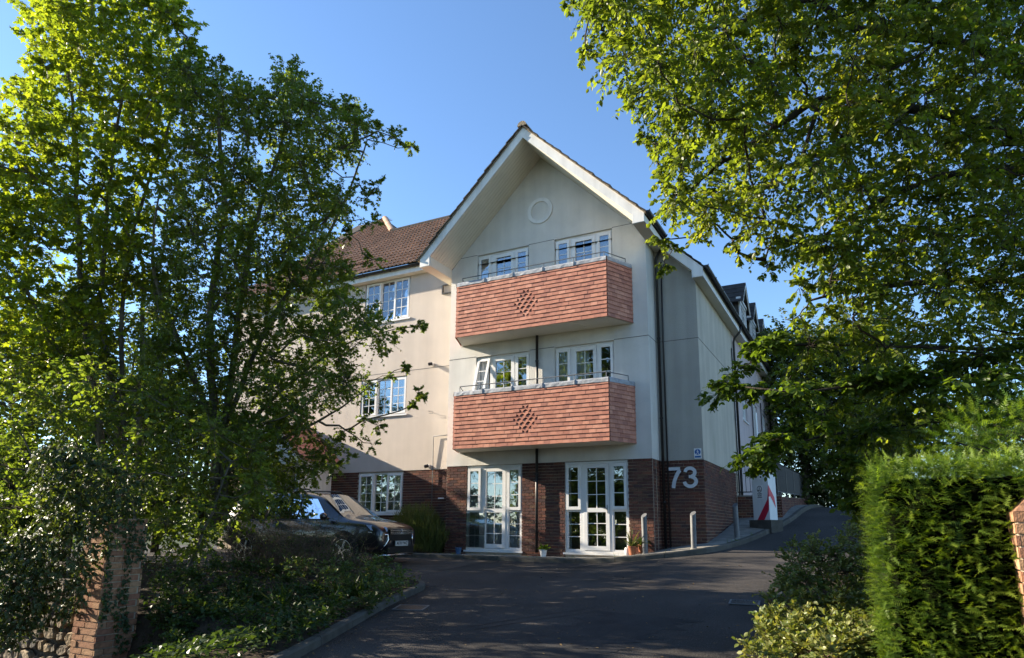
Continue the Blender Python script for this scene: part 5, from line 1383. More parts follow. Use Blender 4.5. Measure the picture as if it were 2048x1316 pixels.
CR_B=[float(v) for v in '''1.43,-6.54,5.90,0.45,2.52,-7.01,2.92,0.41,0.67,-7.67,7.47,0.35,0.80,-7.04,8.33,0.48,1.27,-7.96,5.20,0.48,-1.23,-7.59,3.96,0.46,0.13,-8.73,5.01,0.41,0.78,-6.38,4.18,0.39,0.27,-6.07,3.10,0.44,0.69,-6.88,7.21,0.44,-1.10,-7.25,4.30,0.50,-0.46,-7.76,8.55,0.39,-0.02,-8.05,6.61,0.35,1.48,-8.20,4.25,0.41,2.00,-6.85,4.95,0.39,1.52,-7.65,3.25,0.36,1.38,-6.08,2.97,0.45,2.02,-8.12,5.41,0.47,1.44,-7.24,5.71,0.45,1.58,-7.89,6.42,0.43,1.29,-6.42,3.45,0.47,2.43,-6.95,7.76,0.35,1.79,-8.69,6.61,0.44,0.71,-8.30,2.52,0.50,0.23,-8.45,3.90,0.45,0.83,-7.59,6.52,0.44,-0.23,-7.99,5.57,0.35,2.04,-7.42,5.95,0.44,2.26,-7.25,3.93,0.45,-0.71,-8.24,5.80,0.43,-1.37,-7.59,3.26,0.48,2.62,-7.95,5.00,0.47,1.31,-7.33,7.03,0.34,1.82,-7.71,6.86,0.50,-0.15,-7.70,4.12,0.46,-1.22,-7.93,4.94,0.34,2.57,-7.48,6.79,0.49,-0.98,-7.92,6.47,0.37,0.81,-6.91,3.18,0.50,1.00,-8.72,6.00,0.49,1.76,-7.62,5.27,0.38,-1.73,-7.84,4.25,0.36,2.49,-8.26,6.21,0.39,0.94,-8.29,4.30,0.45,1.25,-7.93,2.81,0.48,1.47,-6.51,4.59,0.35,0.69,-7.60,4.48,0.44,0.65,-6.84,6.40,0.42,0.39,-8.84,8.13,0.47,1.55,-8.26,7.12,0.36,0.14,-8.03,3.42,0.46,-0.39,-7.67,7.24,0.48,-1.06,-7.71,5.94,0.40,2.83,-8.23,6.76,0.47,0.77,-6.77,4.64,0.48,-0.74,-7.92,5.25,0.45,1.78,-6.90,7.38,0.46,1.47,-8.71,5.54,0.37,2.49,-7.92,5.90,0.40,0.63,-6.82,3.75,0.48,1.51,-8.97,7.30,0.38,1.34,-5.91,4.22,0.37,0.15,-6.91,4.21,0.35,1.49,-6.69,2.82,0.47,2.64,-7.48,3.45,0.43,0.66,-7.47,2.46,0.38,0.09,-7.92,2.59,0.35,-0.02,-7.35,4.52,0.34,-0.74,-6.64,2.95,0.44,0.51,-7.42,5.03,0.44,2.58,-7.53,2.68,0.48,-0.17,-7.32,6.62,0.42,0.78,-8.46,4.97,0.48,-0.81,-8.01,4.13,0.49,2.25,-8.09,4.64,0.35,-0.32,-8.46,4.36,0.35,0.22,-8.11,7.78,0.42,1.04,-6.41,5.10,0.39,3.26,-7.88,6.76,0.37,1.27,-7.92,3.50,0.41,0.38,-6.22,3.59,0.45,1.49,-6.71,3.93,0.45,1.76,-7.13,2.47,0.41,-0.70,-8.07,3.54,0.48,-0.74,-6.84,3.86,0.40,1.33,-8.24,6.12,0.35,1.99,-7.46,3.62,0.42,-0.05,-8.39,3.47,0.38,0.08,-6.66,5.50,0.37,-0.27,-7.51,6.00,0.40,0.32,-7.60,8.36,0.36,0.60,-8.44,6.64,0.37,2.30,-6.86,4.24,0.45,-0.14,-7.49,3.44,0.47,2.47,-7.57,4.77,0.50,0.64,-7.92,3.56,0.45,1.75,-8.22,4.72,0.49,-0.09,-6.50,2.40,0.37,-0.45,-6.94,2.47,0.50,0.69,-6.81,5.19,0.40,2.19,-8.26,6.95,0.43,2.22,-6.81,3.38,0.34,0.69,-8.86,7.55,0.37,1.39,-7.52,8.21,0.41,0.04,-8.46,2.54,0.38,1.22,-7.90,7.66,0.35,1.33,-7.37,5.04,0.38,1.48,-8.66,6.15,0.38,0.30,-8.37,8.26,0.49,0.82,-8.39,3.30,0.35,-0.10,-7.12,3.06,0.50,-1.39,-7.18,2.82,0.36,2.33,-8.53,7.54,0.49,0.80,-7.53,3.29,0.36,0.92,-6.43,2.55,0.45,0.99,-7.00,2.47,0.38,1.60,-7.18,7.86,0.40,-0.48,-7.74,3.21,0.40,1.26,-8.79,7.01,0.36,1.34,-7.51,3.77,0.35,0.71,-7.66,3.98,0.41,2.06,-7.34,2.98,0.38,0.50,-7.92,4.86,0.38,2.09,-6.80,6.23,0.42,0.76,-6.69,5.83,0.42,-1.92,-7.65,5.08,0.47,0.38,-8.88,3.80,0.47,2.15,-8.45,5.68,0.39,-0.14,-7.14,5.47,0.37,-0.36,-8.12,4.70,0.48,0.70,-8.78,4.59,0.38,0.28,-8.79,5.98,0.42,1.52,-6.80,6.57,0.47,0.79,-8.84,5.43,0.43,2.23,-6.19,4.12,0.45,1.76,-5.59,3.24,0.35,2.97,-7.81,5.61,0.39,1.97,-7.52,6.42,0.34,-0.93,-7.30,3.57,0.45,-0.39,-7.03,4.95,0.34,0.71,-7.91,6.04,0.45,0.42,-8.76,2.96,0.44,3.00,-7.64,3.98,0.40,1.14,-5.97,4.79,0.34,0.78,-8.00,6.80,0.34,1.36,-8.48,7.61,0.39,1.99,-6.34,3.04,0.40,0.76,-8.36,5.74,0.45,1.35,-6.86,5.37,0.49,1.56,-7.62,2.20,0.41,0.54,-7.89,5.56,0.40,1.62,-7.10,4.60,0.35,0.04,-7.12,7.16,0.37,-0.14,-7.59,5.06,0.37,-0.31,-8.30,8.13,0.46,1.16,-7.83,2.04,0.46,1.72,-6.35,7.62,0.43,3.16,-7.30,3.75,0.46,1.95,-7.86,3.92,0.37,2.72,-8.48,7.08,0.47,1.70,-8.44,5.09,0.37,0.82,-7.20,4.24,0.44,0.76,-8.88,6.52,0.42,-1.49,-7.01,3.36,0.41,1.80,-6.37,3.80,0.49,0.98,-9.26,7.59,0.46,-0.16,-7.01,6.12,0.42,2.00,-7.89,2.71,0.34,1.80,-6.36,4.94,0.44,-1.22,-7.24,4.89,0.47,-0.39,-7.79,7.82,0.40,0.11,-8.38,7.20,0.35,-1.15,-6.66,2.55,0.38,1.01,-8.30,3.83,0.47,-0.21,-8.14,2.92,0.37,1.44,-8.57,4.75,0.43,0.58,-7.26,6.17,0.42,2.35,-7.91,7.49,0.43,1.00,-5.96,3.80,0.41,-0.68,-7.41,2.79,0.39,0.23,-6.06,2.51,0.46,1.90,-7.65,4.52,0.36,2.50,-7.58,5.49,0.42,0.90,-9.23,6.98,0.39,0.85,-7.12,8.91,0.35,-0.83,-8.23,8.78,0.38,1.82,-6.65,7.99,0.49,-0.68,-8.11,7.02,0.47,-0.11,-6.56,3.71,0.37,0.55,-7.01,7.82,0.45,-0.14,-6.39,2.98,0.37,1.27,-7.40,6.25,0.49,0.08,-8.37,5.67,0.44,1.84,-8.27,7.48,0.46,0.39,-7.69,3.00,0.45,0.06,-7.51,2.24,0.50,0.06,-8.84,3.32,0.46,1.75,-7.79,7.45,0.49,-1.19,-7.49,5.41,0.43,-0.96,-7.73,7.66,0.38,-0.45,-8.55,4.89,0.47,1.36,-6.26,6.66,0.39,2.76,-7.67,7.32,0.36,2.16,-7.66,2.29,0.37,-0.30,-8.36,6.42,0.45,1.11,-7.36,4.61,0.46,1.42,-7.52,2.81,0.41,1.93,-8.83,7.02,0.45,-0.72,-7.73,4.51,0.47,-0.91,-7.98,8.27,0.43,1.41,-6.94,3.28,0.40,1.18,-6.71,7.42,0.42,-0.98,-7.46,6.43,0.36,2.88,-6.63,3.79,0.48,0.77,-8.56,8.29,0.24,2.21,-8.23,7.96,0.21,2.90,-7.76,7.40,0.23,3.20,-7.53,7.17,0.25,3.39,-7.49,6.89,0.22,3.28,-6.91,7.18,0.22,3.62,-7.20,6.83,0.19,2.58,-7.22,6.92,0.24,2.82,-7.00,6.08,0.20,3.13,-7.08,6.18,0.24,2.81,-7.18,6.23,0.21,2.88,-6.90,5.66,0.22,2.79,-7.33,5.27,0.21,2.66,-7.25,4.71,0.25,2.75,-6.69,5.08,0.24,2.23,-7.54,6.56,0.25,2.14,-7.79,7.67,0.25,2.96,-6.02,7.54,0.15,2.67,-5.66,4.16,0.12,3.02,-5.49,4.16,0.12,3.15,-5.92,4.07,0.13,2.62,-5.82,3.98,0.12,2.89,-5.81,3.35,0.12,3.14,-5.73,2.93,0.13,2.95,-5.36,2.92,0.11,2.74,-5.37,2.75,0.11,2.21,-5.39,3.36,0.13,2.42,-5.84,3.72,0.12,1.63,-5.88,2.29,0.20,1.83,-5.69,2.12,0.19,2.13,-5.70,2.01,0.22,2.56,-6.11,2.29,0.20,1.66,-5.75,1.84,0.20,1.51,-6.25,1.98,0.21,2.19,-6.01,2.42,0.20,1.73,-6.20,1.62,0.19,0.10,-5.91,1.44,0.27,0.04,-6.20,2.02,0.35,0.66,-6.22,1.61,0.35,0.38,-6.81,1.46,0.31,-0.23,-6.51,2.38,0.33,1.25,-6.17,1.76,0.34,0.84,-6.65,1.47,0.29,0.28,-6.82,2.04,0.26,-0.20,-6.53,1.87,0.34,1.51,-6.84,2.17,0.27,0.97,-6.59,1.91,0.27,1.79,-6.49,1.80,0.31,1.33,-5.76,2.05,0.28,0.58,-7.00,1.13,0.31,0.68,-6.66,2.26,0.30,0.78,-5.74,1.48,0.28,0.96,-6.23,1.24,0.35,-0.29,-6.11,1.58,0.35,1.03,-6.07,2.18,0.27,0.52,-5.93,2.02,0.31,1.54,-6.61,1.52,0.31,0.74,-7.25,2.01,0.33,-0.14,-6.41,1.20,0.30,1.04,-6.98,1.72,0.35,0.12,-6.06,2.41,0.33,0.98,-5.49,1.73,0.32,1.21,-6.80,1.18,0.27,0.46,-6.25,1.22,0.33,0.20,-6.42,1.63,0.34,1.08,-7.04,2.21,0.27,-1.01,-7.91,3.36,0.38,-1.80,-8.19,3.89,0.39,-2.46,-7.54,3.27,0.41,-2.61,-8.13,3.62,0.46,-3.06,-8.37,4.85,0.48,-3.68,-8.14,3.85,0.42,-2.40,-8.80,4.11,0.42,-2.50,-7.08,4.62,0.40,-2.64,-7.27,3.89,0.42,-2.01,-8.29,4.75,0.45,-2.75,-7.71,4.68,0.44,-3.84,-7.65,4.22,0.38,-0.67,-8.22,4.49,0.45,-2.24,-8.20,2.80,0.47,-3.94,-7.90,2.94,0.45,-1.59,-7.28,3.02,0.44,-1.36,-7.72,4.77,0.42,-2.14,-8.82,3.32,0.38,-3.06,-7.61,5.47,0.43,-3.49,-7.51,3.14,0.45,-4.35,-8.08,4.90,0.48,-1.49,-7.47,3.86,0.43,-2.03,-7.26,5.15,0.45,-1.58,-7.97,2.95,0.45,-3.10,-8.42,2.83,0.44,-2.54,-6.85,3.25,0.41,-1.84,-8.91,4.59,0.45,-1.08,-8.55,4.75,0.49,-1.69,-8.46,3.28,0.47'''.split(',')]
CR_U=[float(v) for v in '''-2.99,-10.05,2.19,0.37,2.44,-8.58,1.17,0.36,-2.24,-10.04,2.63,0.39,-1.15,-8.39,1.32,0.50,0.79,-8.37,0.95,0.41,-1.02,-10.39,2.59,0.37,0.08,-9.42,2.00,0.38,0.70,-7.62,1.92,0.39,-1.59,-8.85,2.27,0.47,0.46,-8.41,1.78,0.36,1.14,-8.91,0.60,0.42,-1.53,-9.36,2.48,0.44,-1.51,-8.48,0.77,0.45,1.25,-8.96,2.15,0.38,-2.33,-9.19,1.74,0.41,1.44,-8.84,1.30,0.39,-0.62,-8.64,1.84,0.46,1.00,-7.33,1.45,0.39,0.54,-9.30,0.64,0.39,0.31,-7.57,0.28,0.45,-1.06,-10.36,0.85,0.38,-0.58,-7.95,0.95,0.48,-0.92,-10.00,1.92,0.36,2.01,-7.93,1.04,0.42,-0.53,-9.68,1.29,0.40,-0.38,-8.50,0.75,0.37,0.24,-7.61,1.05,0.49,-3.38,-9.84,2.78,0.39,-1.80,-9.99,1.70,0.44,-2.87,-9.98,1.41,0.45,1.05,-9.36,1.81,0.38,1.36,-8.00,0.71,0.44,-2.92,-9.17,0.96,0.45,-0.39,-9.13,1.07,0.38,-1.69,-9.62,1.17,0.49,-1.21,-10.68,1.68,0.49,-1.82,-9.03,1.10,0.45,0.77,-9.26,2.45,0.42,-0.62,-8.99,2.47,0.37,-1.49,-10.57,2.34,0.40,-0.35,-7.77,0.37,0.43,-0.57,-10.09,0.75,0.50,-3.03,-9.51,1.61,0.49,-2.56,-10.04,0.75,0.38,1.11,-8.23,1.74,0.50,-0.48,-9.67,2.12,0.38,-0.62,-9.57,2.74,0.44,-0.96,-9.42,0.79,0.42,0.80,-9.08,1.25,0.38,-0.03,-7.95,2.33,0.48,0.22,-9.81,0.92,0.45,1.83,-8.85,0.73,0.35,-0.46,-8.02,1.61,0.46,-0.56,-10.30,1.36,0.38,-1.19,-9.22,1.59,0.49,-2.45,-9.48,2.46,0.44,-0.42,-8.45,2.46,0.45,0.84,-7.28,0.77,0.43,0.63,-9.93,2.48,0.41,-1.56,-9.78,2.82,0.45,-0.05,-10.21,2.27,0.39,-1.91,-9.76,0.72,0.49,-0.05,-8.61,1.37,0.47,2.08,-9.02,1.83,0.39,2.00,-8.28,1.65,0.46,0.67,-9.58,1.31,0.48,1.12,-8.32,0.42,0.42,-3.45,-9.55,0.93,0.38'''.split(',')]
CR_E=[float(v) for v in '''8.63,-10.16,4.79,0.29,12.17,-6.59,6.52,0.32,10.80,-7.37,3.52,0.37,9.64,-9.48,4.99,0.32,10.58,-8.38,5.17,0.41,10.25,-7.09,5.30,0.40,10.61,-7.75,5.94,0.40,10.14,-8.72,2.72,0.34,10.41,-6.97,4.69,0.36,11.64,-8.58,4.04,0.39,11.90,-7.98,5.83,0.31,9.73,-7.98,5.87,0.30,11.28,-6.90,4.98,0.38,9.58,-7.81,7.03,0.33,9.60,-8.10,3.44,0.31,10.32,-8.94,5.32,0.32,10.72,-6.99,6.21,0.42,10.14,-7.92,5.56,0.40,9.09,-8.22,6.74,0.32,11.17,-7.21,6.86,0.40,11.02,-8.56,4.03,0.32,10.56,-8.21,4.46,0.33,10.82,-8.07,2.97,0.32,9.90,-9.10,5.19,0.37,11.25,-6.77,5.79,0.35,12.07,-7.50,4.76,0.34,10.93,-8.76,3.59,0.40,9.80,-7.88,4.38,0.40,11.27,-8.03,5.39,0.32,9.48,-7.66,5.07,0.35,8.80,-9.95,4.17,0.31,11.38,-7.33,6.98,0.34,12.07,-8.50,5.37,0.37,11.72,-8.07,4.04,0.35,9.54,-9.61,5.33,0.39,12.29,-6.32,4.46,0.30,10.52,-8.20,3.62,0.37,9.26,-8.58,4.81,0.41,9.44,-8.96,5.45,0.36,10.06,-8.90,4.06,0.36,11.14,-8.31,6.11,0.32,11.96,-6.72,4.00,0.36,10.85,-8.30,6.18,0.40,9.29,-9.84,5.64,0.42,8.05,-9.19,5.72,0.35,10.16,-8.94,3.54,0.32,11.54,-8.66,4.94,0.41,12.07,-6.08,3.45,0.32,11.44,-6.78,3.09,0.41,11.78,-7.60,2.89,0.37,7.68,-8.85,6.69,0.35,11.32,-8.28,3.75,0.34,8.55,-9.38,5.18,0.31,11.51,-8.64,5.63,0.36,10.12,-9.36,5.47,0.39,10.22,-6.96,4.07,0.31,11.85,-8.28,4.76,0.35,8.79,-9.85,5.40,0.31,12.15,-7.66,5.51,0.37,10.42,-8.63,3.05,0.39,11.90,-8.25,2.85,0.33,8.75,-10.10,5.74,0.39,8.71,-10.20,4.42,0.37,9.35,-9.71,4.57,0.34,10.97,-8.52,3.12,0.32,8.46,-8.67,5.03,0.30,12.49,-6.99,6.88,0.29,11.50,-6.99,4.63,0.38,8.95,-8.69,4.29,0.30,8.87,-8.40,5.09,0.36,11.08,-7.76,4.52,0.31,11.74,-6.07,4.13,0.32,10.20,-7.82,5.20,0.38,11.16,-7.73,3.61,0.30,8.22,-8.58,5.67,0.38,11.41,-8.15,2.70,0.37,8.60,-8.04,6.16,0.34,11.78,-7.47,6.73,0.36,11.99,-6.68,4.83,0.38,10.99,-6.89,3.23,0.32,8.33,-9.33,4.85,0.36,8.85,-8.73,3.87,0.32,9.83,-8.29,3.86,0.33,10.20,-7.18,3.38,0.40,10.71,-8.90,4.31,0.39,11.85,-8.07,3.48,0.32,8.88,-7.54,4.32,0.31,9.35,-9.02,3.38,0.41,11.43,-7.06,6.35,0.36,9.93,-6.76,3.61,0.34,12.31,-7.49,4.53,0.31,11.42,-6.63,3.71,0.40,12.15,-6.57,5.65,0.42,10.16,-7.87,4.04,0.37,10.79,-8.47,4.02,0.31,9.73,-7.65,6.59,0.38,9.01,-8.25,5.70,0.35,9.93,-7.53,3.56,0.34,11.62,-8.00,4.53,0.30,9.55,-7.41,4.21,0.32,11.62,-7.97,5.64,0.38,8.07,-9.04,6.85,0.41,11.58,-7.05,6.72,0.39,9.14,-9.95,4.30,0.34,8.40,-8.00,5.00,0.35,12.12,-8.37,4.92,0.35,12.54,-5.92,6.11,0.34,11.23,-8.64,3.14,0.39,10.81,-8.96,5.09,0.34,10.95,-8.14,4.67,0.32,12.65,-5.36,3.64,0.39,12.31,-7.28,4.29,0.35,11.49,-7.28,4.92,0.40,12.28,-6.78,3.04,0.34,9.55,-8.60,6.50,0.31,10.54,-6.96,3.54,0.39,10.76,-6.70,3.99,0.30,10.22,-8.04,6.44,0.36,9.49,-8.29,5.29,0.34,12.35,-7.52,6.14,0.38,12.44,-7.50,5.68,0.29,9.48,-9.15,4.75,0.33,11.10,-6.22,3.70,0.35,9.28,-9.39,3.78,0.30,10.41,-8.74,6.23,0.34,9.32,-8.00,4.60,0.41,9.39,-7.63,6.37,0.40,9.03,-9.43,5.48,0.37,11.66,-7.79,3.18,0.39,8.42,-10.32,5.54,0.38,8.65,-7.98,4.48,0.39,11.58,-7.06,5.56,0.29,8.56,-9.19,4.34,0.32,12.54,-5.50,4.18,0.37,8.91,-8.90,5.31,0.30,8.49,-9.15,6.61,0.32,8.32,-8.47,6.41,0.29,11.14,-6.48,4.47,0.35,8.34,-9.64,5.56,0.36,11.07,-7.80,5.56,0.34,11.90,-8.34,3.82,0.41,11.30,-8.26,4.22,0.37,10.69,-7.27,7.05,0.33,10.43,-9.44,4.80,0.31,11.34,-6.15,3.14,0.40,10.65,-7.45,4.38,0.42,10.80,-7.34,5.44,0.41,12.00,-6.35,4.57,0.34,11.50,-7.03,4.08,0.37,12.71,-6.26,5.11,0.39,9.35,-9.13,6.23,0.41,9.89,-8.37,6.30,0.33,10.43,-9.40,5.40,0.39,12.67,-6.01,4.45,0.41,11.81,-6.29,5.58,0.34,12.09,-7.16,5.58,0.33,9.62,-8.84,3.95,0.30,11.60,-8.21,4.78,0.42,10.29,-8.45,5.41,0.41,9.82,-9.18,2.96,0.32,11.67,-7.13,2.80,0.40,10.02,-8.02,3.08,0.30,8.54,-9.30,5.95,0.30,10.26,-7.91,4.53,0.30,10.80,-8.26,3.55,0.32,9.87,-9.21,5.96,0.40,7.99,-8.69,6.50,0.39,8.97,-9.55,5.93,0.30,12.20,-7.50,5.13,0.39,12.33,-6.80,6.65,0.41,8.81,-7.86,5.70,0.34,9.47,-9.16,4.16,0.31,12.41,-6.26,3.48,0.38,10.38,-8.73,4.72,0.35,11.79,-7.08,5.25,0.32,9.86,-8.26,4.77,0.41,11.59,-6.85,3.38,0.37,9.71,-8.81,5.10,0.33,12.73,-6.06,7.32,0.33,8.75,-8.28,7.44,0.35,11.62,-7.48,4.24,0.35,11.07,-7.84,4.01,0.36,11.58,-8.75,5.18,0.33,10.84,-8.63,4.93,0.41,11.09,-8.88,4.36,0.38,10.06,-9.09,3.14,0.30,10.07,-8.31,5.91,0.40,7.99,-9.48,5.89,0.38,9.15,-8.13,4.17,0.31,10.43,-9.13,3.97,0.40,8.82,-9.94,3.61,0.29,10.10,-9.40,4.08,0.36,8.97,-9.93,4.65,0.38,9.87,-9.17,4.22,0.40,12.58,-6.51,6.24,0.32,8.91,-9.38,3.43,0.34,12.06,-8.30,4.36,0.32,12.02,-7.80,2.70,0.42,11.25,-9.04,5.19,0.39,7.95,-9.72,6.33,0.31,10.54,-8.57,3.74,0.34,11.37,-7.96,4.89,0.41,11.80,-6.91,6.24,0.36,10.77,-9.21,5.41,0.38,9.49,-7.13,3.81,0.34,12.57,-6.18,3.96,0.32,12.00,-7.21,4.35,0.32,12.77,-6.06,5.74,0.30,8.73,-8.58,6.63,0.40,10.96,-7.28,6.42,0.41,9.84,-9.54,5.33,0.31,11.08,-9.05,4.67,0.39,11.10,-8.07,2.81,0.32,10.85,-8.20,5.78,0.32,10.10,-8.61,4.77,0.41,10.86,-6.51,4.80,0.36,12.31,-7.15,3.77,0.36,10.48,-7.86,3.17,0.31,9.20,-8.24,6.24,0.31,11.84,-5.81,3.56,0.34,10.45,-7.45,6.58,0.39,9.61,-8.65,5.92,0.35,12.30,-5.82,5.11,0.41,10.35,-7.01,5.84,0.42,11.01,-6.61,5.33,0.38,10.42,-7.50,7.28,0.39,9.27,-9.17,5.81,0.34,10.02,-7.00,5.10,0.38,12.43,-7.86,6.11,0.41,10.17,-9.46,4.44,0.41,10.01,-7.31,4.42,0.34,9.03,-8.88,6.59,0.38,12.09,-6.54,3.00,0.31,9.20,-10.11,5.10,0.33,8.70,-9.76,3.39,0.30,11.11,-8.73,5.27,0.35,9.82,-9.43,3.60,0.38,10.65,-8.72,2.57,0.35,8.82,-8.81,5.80,0.40,9.24,-7.50,5.57,0.34,9.10,-9.18,4.29,0.34,10.64,-6.93,3.12,0.38,12.05,-6.99,3.65,0.36,9.08,-9.86,3.98,0.40,8.14,-8.04,5.42,0.34,11.86,-6.19,5.02,0.32,9.76,-7.59,5.71,0.40,11.52,-8.36,3.55,0.34,10.55,-8.94,5.45,0.39,10.64,-8.77,3.08,0.40,11.76,-8.66,5.66,0.41,9.49,-7.83,7.50,0.34,7.86,-8.51,6.07,0.37,11.42,-6.37,4.74,0.33,12.69,-5.59,4.96,0.32,12.84,-6.48,6.60,0.33,12.18,-5.83,4.27,0.35,8.27,-10.33,5.13,0.33,9.48,-9.53,3.43,0.41,12.19,-6.36,6.24,0.33,8.27,-8.83,6.58,0.38,11.65,-7.59,3.72,0.37,11.23,-6.74,6.47,0.34,12.11,-6.58,7.40,0.38,10.69,-7.99,6.25,0.30,7.65,-8.73,7.29,0.32,12.03,-6.32,3.77,0.30,12.10,-7.44,6.64,0.30,10.50,-7.97,4.95,0.35,10.29,-8.18,3.47,0.33,8.68,-9.14,4.96,0.36,9.56,-9.74,4.20,0.32,8.52,-8.27,5.61,0.38,9.34,-9.77,3.98,0.30,11.62,-7.55,5.48,0.31,10.09,-7.54,7.24,0.40,11.31,-8.20,3.00,0.40,8.41,-10.17,4.60,0.37,9.04,-7.54,5.11,0.30,12.28,-6.39,5.27,0.33,11.40,-8.22,5.95,0.33,8.40,-8.45,7.27,0.31,9.21,-9.80,4.83,0.38,8.82,-9.22,4.46,0.39,8.47,-9.80,5.86,0.35,12.15,-5.49,3.31,0.35,8.42,-9.12,5.75,0.33,10.22,-7.33,6.30,0.29,8.48,-8.55,4.00,0.30,12.04,-8.02,3.29,0.30,12.06,-7.33,3.19,0.35,9.80,-8.37,6.87,0.41,10.70,-7.36,4.91,0.31,7.55,-9.41,6.11,0.15,7.85,-9.53,5.80,0.15,7.82,-9.60,5.32,0.17,7.78,-9.11,5.84,0.14,8.01,-9.47,5.15,0.14,7.98,-8.81,5.27,0.15,8.21,-9.31,4.84,0.16,8.20,-8.77,4.68,0.15,8.31,-8.89,4.50,0.15,8.33,-8.80,4.25,0.13,8.34,-8.74,4.16,0.16,8.33,-8.42,3.97,0.16,8.33,-8.89,3.43,0.17,8.42,-8.78,3.34,0.14,8.24,-8.39,3.38,0.15,8.70,-8.74,3.47,0.14,8.99,-8.61,3.41,0.14,9.02,-8.56,3.29,0.17,9.11,-8.22,3.60,0.13,9.23,-7.96,3.28,0.17,9.21,-7.92,3.53,0.14,9.38,-8.07,3.55,0.14,9.56,-7.69,3.78,0.16,9.73,-8.19,3.22,0.16,9.75,-8.03,3.38,0.14,9.01,-8.15,3.94,0.17,8.81,-8.81,3.58,0.17,9.60,-9.07,2.65,0.20,9.68,-8.57,2.83,0.18,9.84,-8.91,2.73,0.19,10.00,-8.98,2.69,0.17,10.17,-8.55,2.88,0.20,10.32,-8.40,2.83,0.18,9.47,-9.18,2.34,0.15,9.56,-8.74,2.50,0.17,9.77,-8.67,2.56,0.18,9.98,-8.68,2.60,0.16,10.22,-8.79,2.58,0.16,9.98,-8.91,2.99,0.19,10.11,-8.67,3.16,0.19,10.29,-8.22,3.35,0.18,9.96,-8.84,3.36,0.20'''.split(',')]
CR_L=[float(v) for v in '''8.66,-8.04,1.95,0.23,8.81,-8.32,2.02,0.21,8.89,-7.97,2.24,0.21,9.04,-8.24,2.35,0.18,9.17,-8.52,2.32,0.21,9.30,-8.41,2.38,0.21,9.43,-7.74,2.48,0.23,9.68,-7.80,2.49,0.21,8.99,-8.35,1.94,0.24,9.17,-8.32,1.91,0.27,9.41,-8.50,1.83,0.27,9.65,-8.06,1.94,0.21,9.92,-8.19,1.94,0.23,10.17,-8.30,1.96,0.23,10.46,-8.19,1.98,0.23,10.81,-7.50,2.17,0.27,11.04,-7.63,2.19,0.24,11.31,-7.67,2.22,0.22,10.33,-8.18,1.88,0.27,10.71,-8.26,1.83,0.27,11.11,-8.03,1.93,0.24,8.91,-8.08,1.25,0.22,9.09,-8.38,1.29,0.25,9.24,-8.39,1.40,0.24,9.33,-7.83,1.56,0.22,9.09,-8.27,1.18,0.19,9.18,-8.25,1.42,0.25,9.44,-7.97,1.69,0.21,9.67,-8.22,1.54,0.21,9.87,-7.39,1.49,0.21,9.94,-7.59,1.20,0.22,9.79,-7.78,1.04,0.23,9.89,-7.85,0.84,0.24,9.78,-8.13,1.21,0.19,10.05,-8.09,1.49,0.22,10.34,-7.45,1.71,0.25,10.63,-7.12,1.84,0.22'''.split(',')]
CR_M=[float(v) for v in '''10.28,-6.79,2.10,0.44,10.29,-5.66,2.52,0.45,11.36,-5.82,1.84,0.35,10.75,-7.56,2.10,0.36,9.94,-7.97,1.98,0.35,9.42,-6.92,2.40,0.39,11.06,-7.76,2.19,0.44,11.84,-6.83,2.02,0.45,12.47,-4.57,2.98,0.37,10.24,-8.11,2.27,0.38,9.73,-6.24,2.87,0.35,11.18,-7.35,1.82,0.36,10.62,-6.70,2.60,0.42,11.55,-5.27,2.96,0.44,11.68,-6.75,2.54,0.42,9.65,-7.74,1.75,0.43,10.00,-8.03,1.48,0.43,9.96,-6.99,1.58,0.38,10.55,-6.82,1.74,0.37,9.71,-6.23,2.11,0.42,10.77,-5.39,1.95,0.40,11.85,-5.37,2.04,0.42,10.35,-7.88,1.90,0.43,12.33,-5.42,2.39,0.42,11.27,-5.13,2.33,0.39,9.59,-8.21,2.34,0.38,10.10,-7.04,2.59,0.38,11.57,-5.71,2.42,0.42,10.35,-6.08,3.13,0.42,11.06,-6.60,2.80,0.35,11.89,-7.15,2.37,0.39,11.85,-5.66,2.86,0.44,10.99,-6.13,2.46,0.34,10.94,-6.82,1.84,0.43,12.45,-4.53,2.04,0.38,10.58,-7.79,2.56,0.42,10.97,-5.52,3.06,0.39,11.57,-6.75,1.74,0.37,12.19,-6.02,2.76,0.39,10.21,-5.88,1.92,0.36,9.99,-8.17,2.58,0.36,10.56,-7.95,1.56,0.44,10.08,-6.00,1.60,0.39,11.92,-4.57,1.87,0.42,12.57,-4.94,1.81,0.46,11.42,-5.09,1.53,0.45,12.20,-5.08,2.06,0.41,12.45,-3.67,2.27,0.46,10.66,-4.91,1.76,0.43,11.40,-4.07,1.85,0.46,10.96,-5.95,1.41,0.44,11.94,-5.55,1.39,0.38,13.08,-3.19,2.16,0.45,12.81,-3.50,1.59,0.40,12.19,-3.55,1.67,0.46,10.22,-4.63,1.48,0.40,11.59,-5.75,1.88,0.39,11.32,-5.26,2.09,0.44,10.49,-6.42,1.80,0.47,12.19,-4.37,1.42,0.48,10.10,-5.35,2.07,0.43,10.52,-5.85,1.43,0.45,10.99,-4.62,2.21,0.47,11.78,-4.04,2.24,0.37,11.05,-4.62,1.42,0.36,10.90,-6.13,1.91,0.44'''.split(',')]
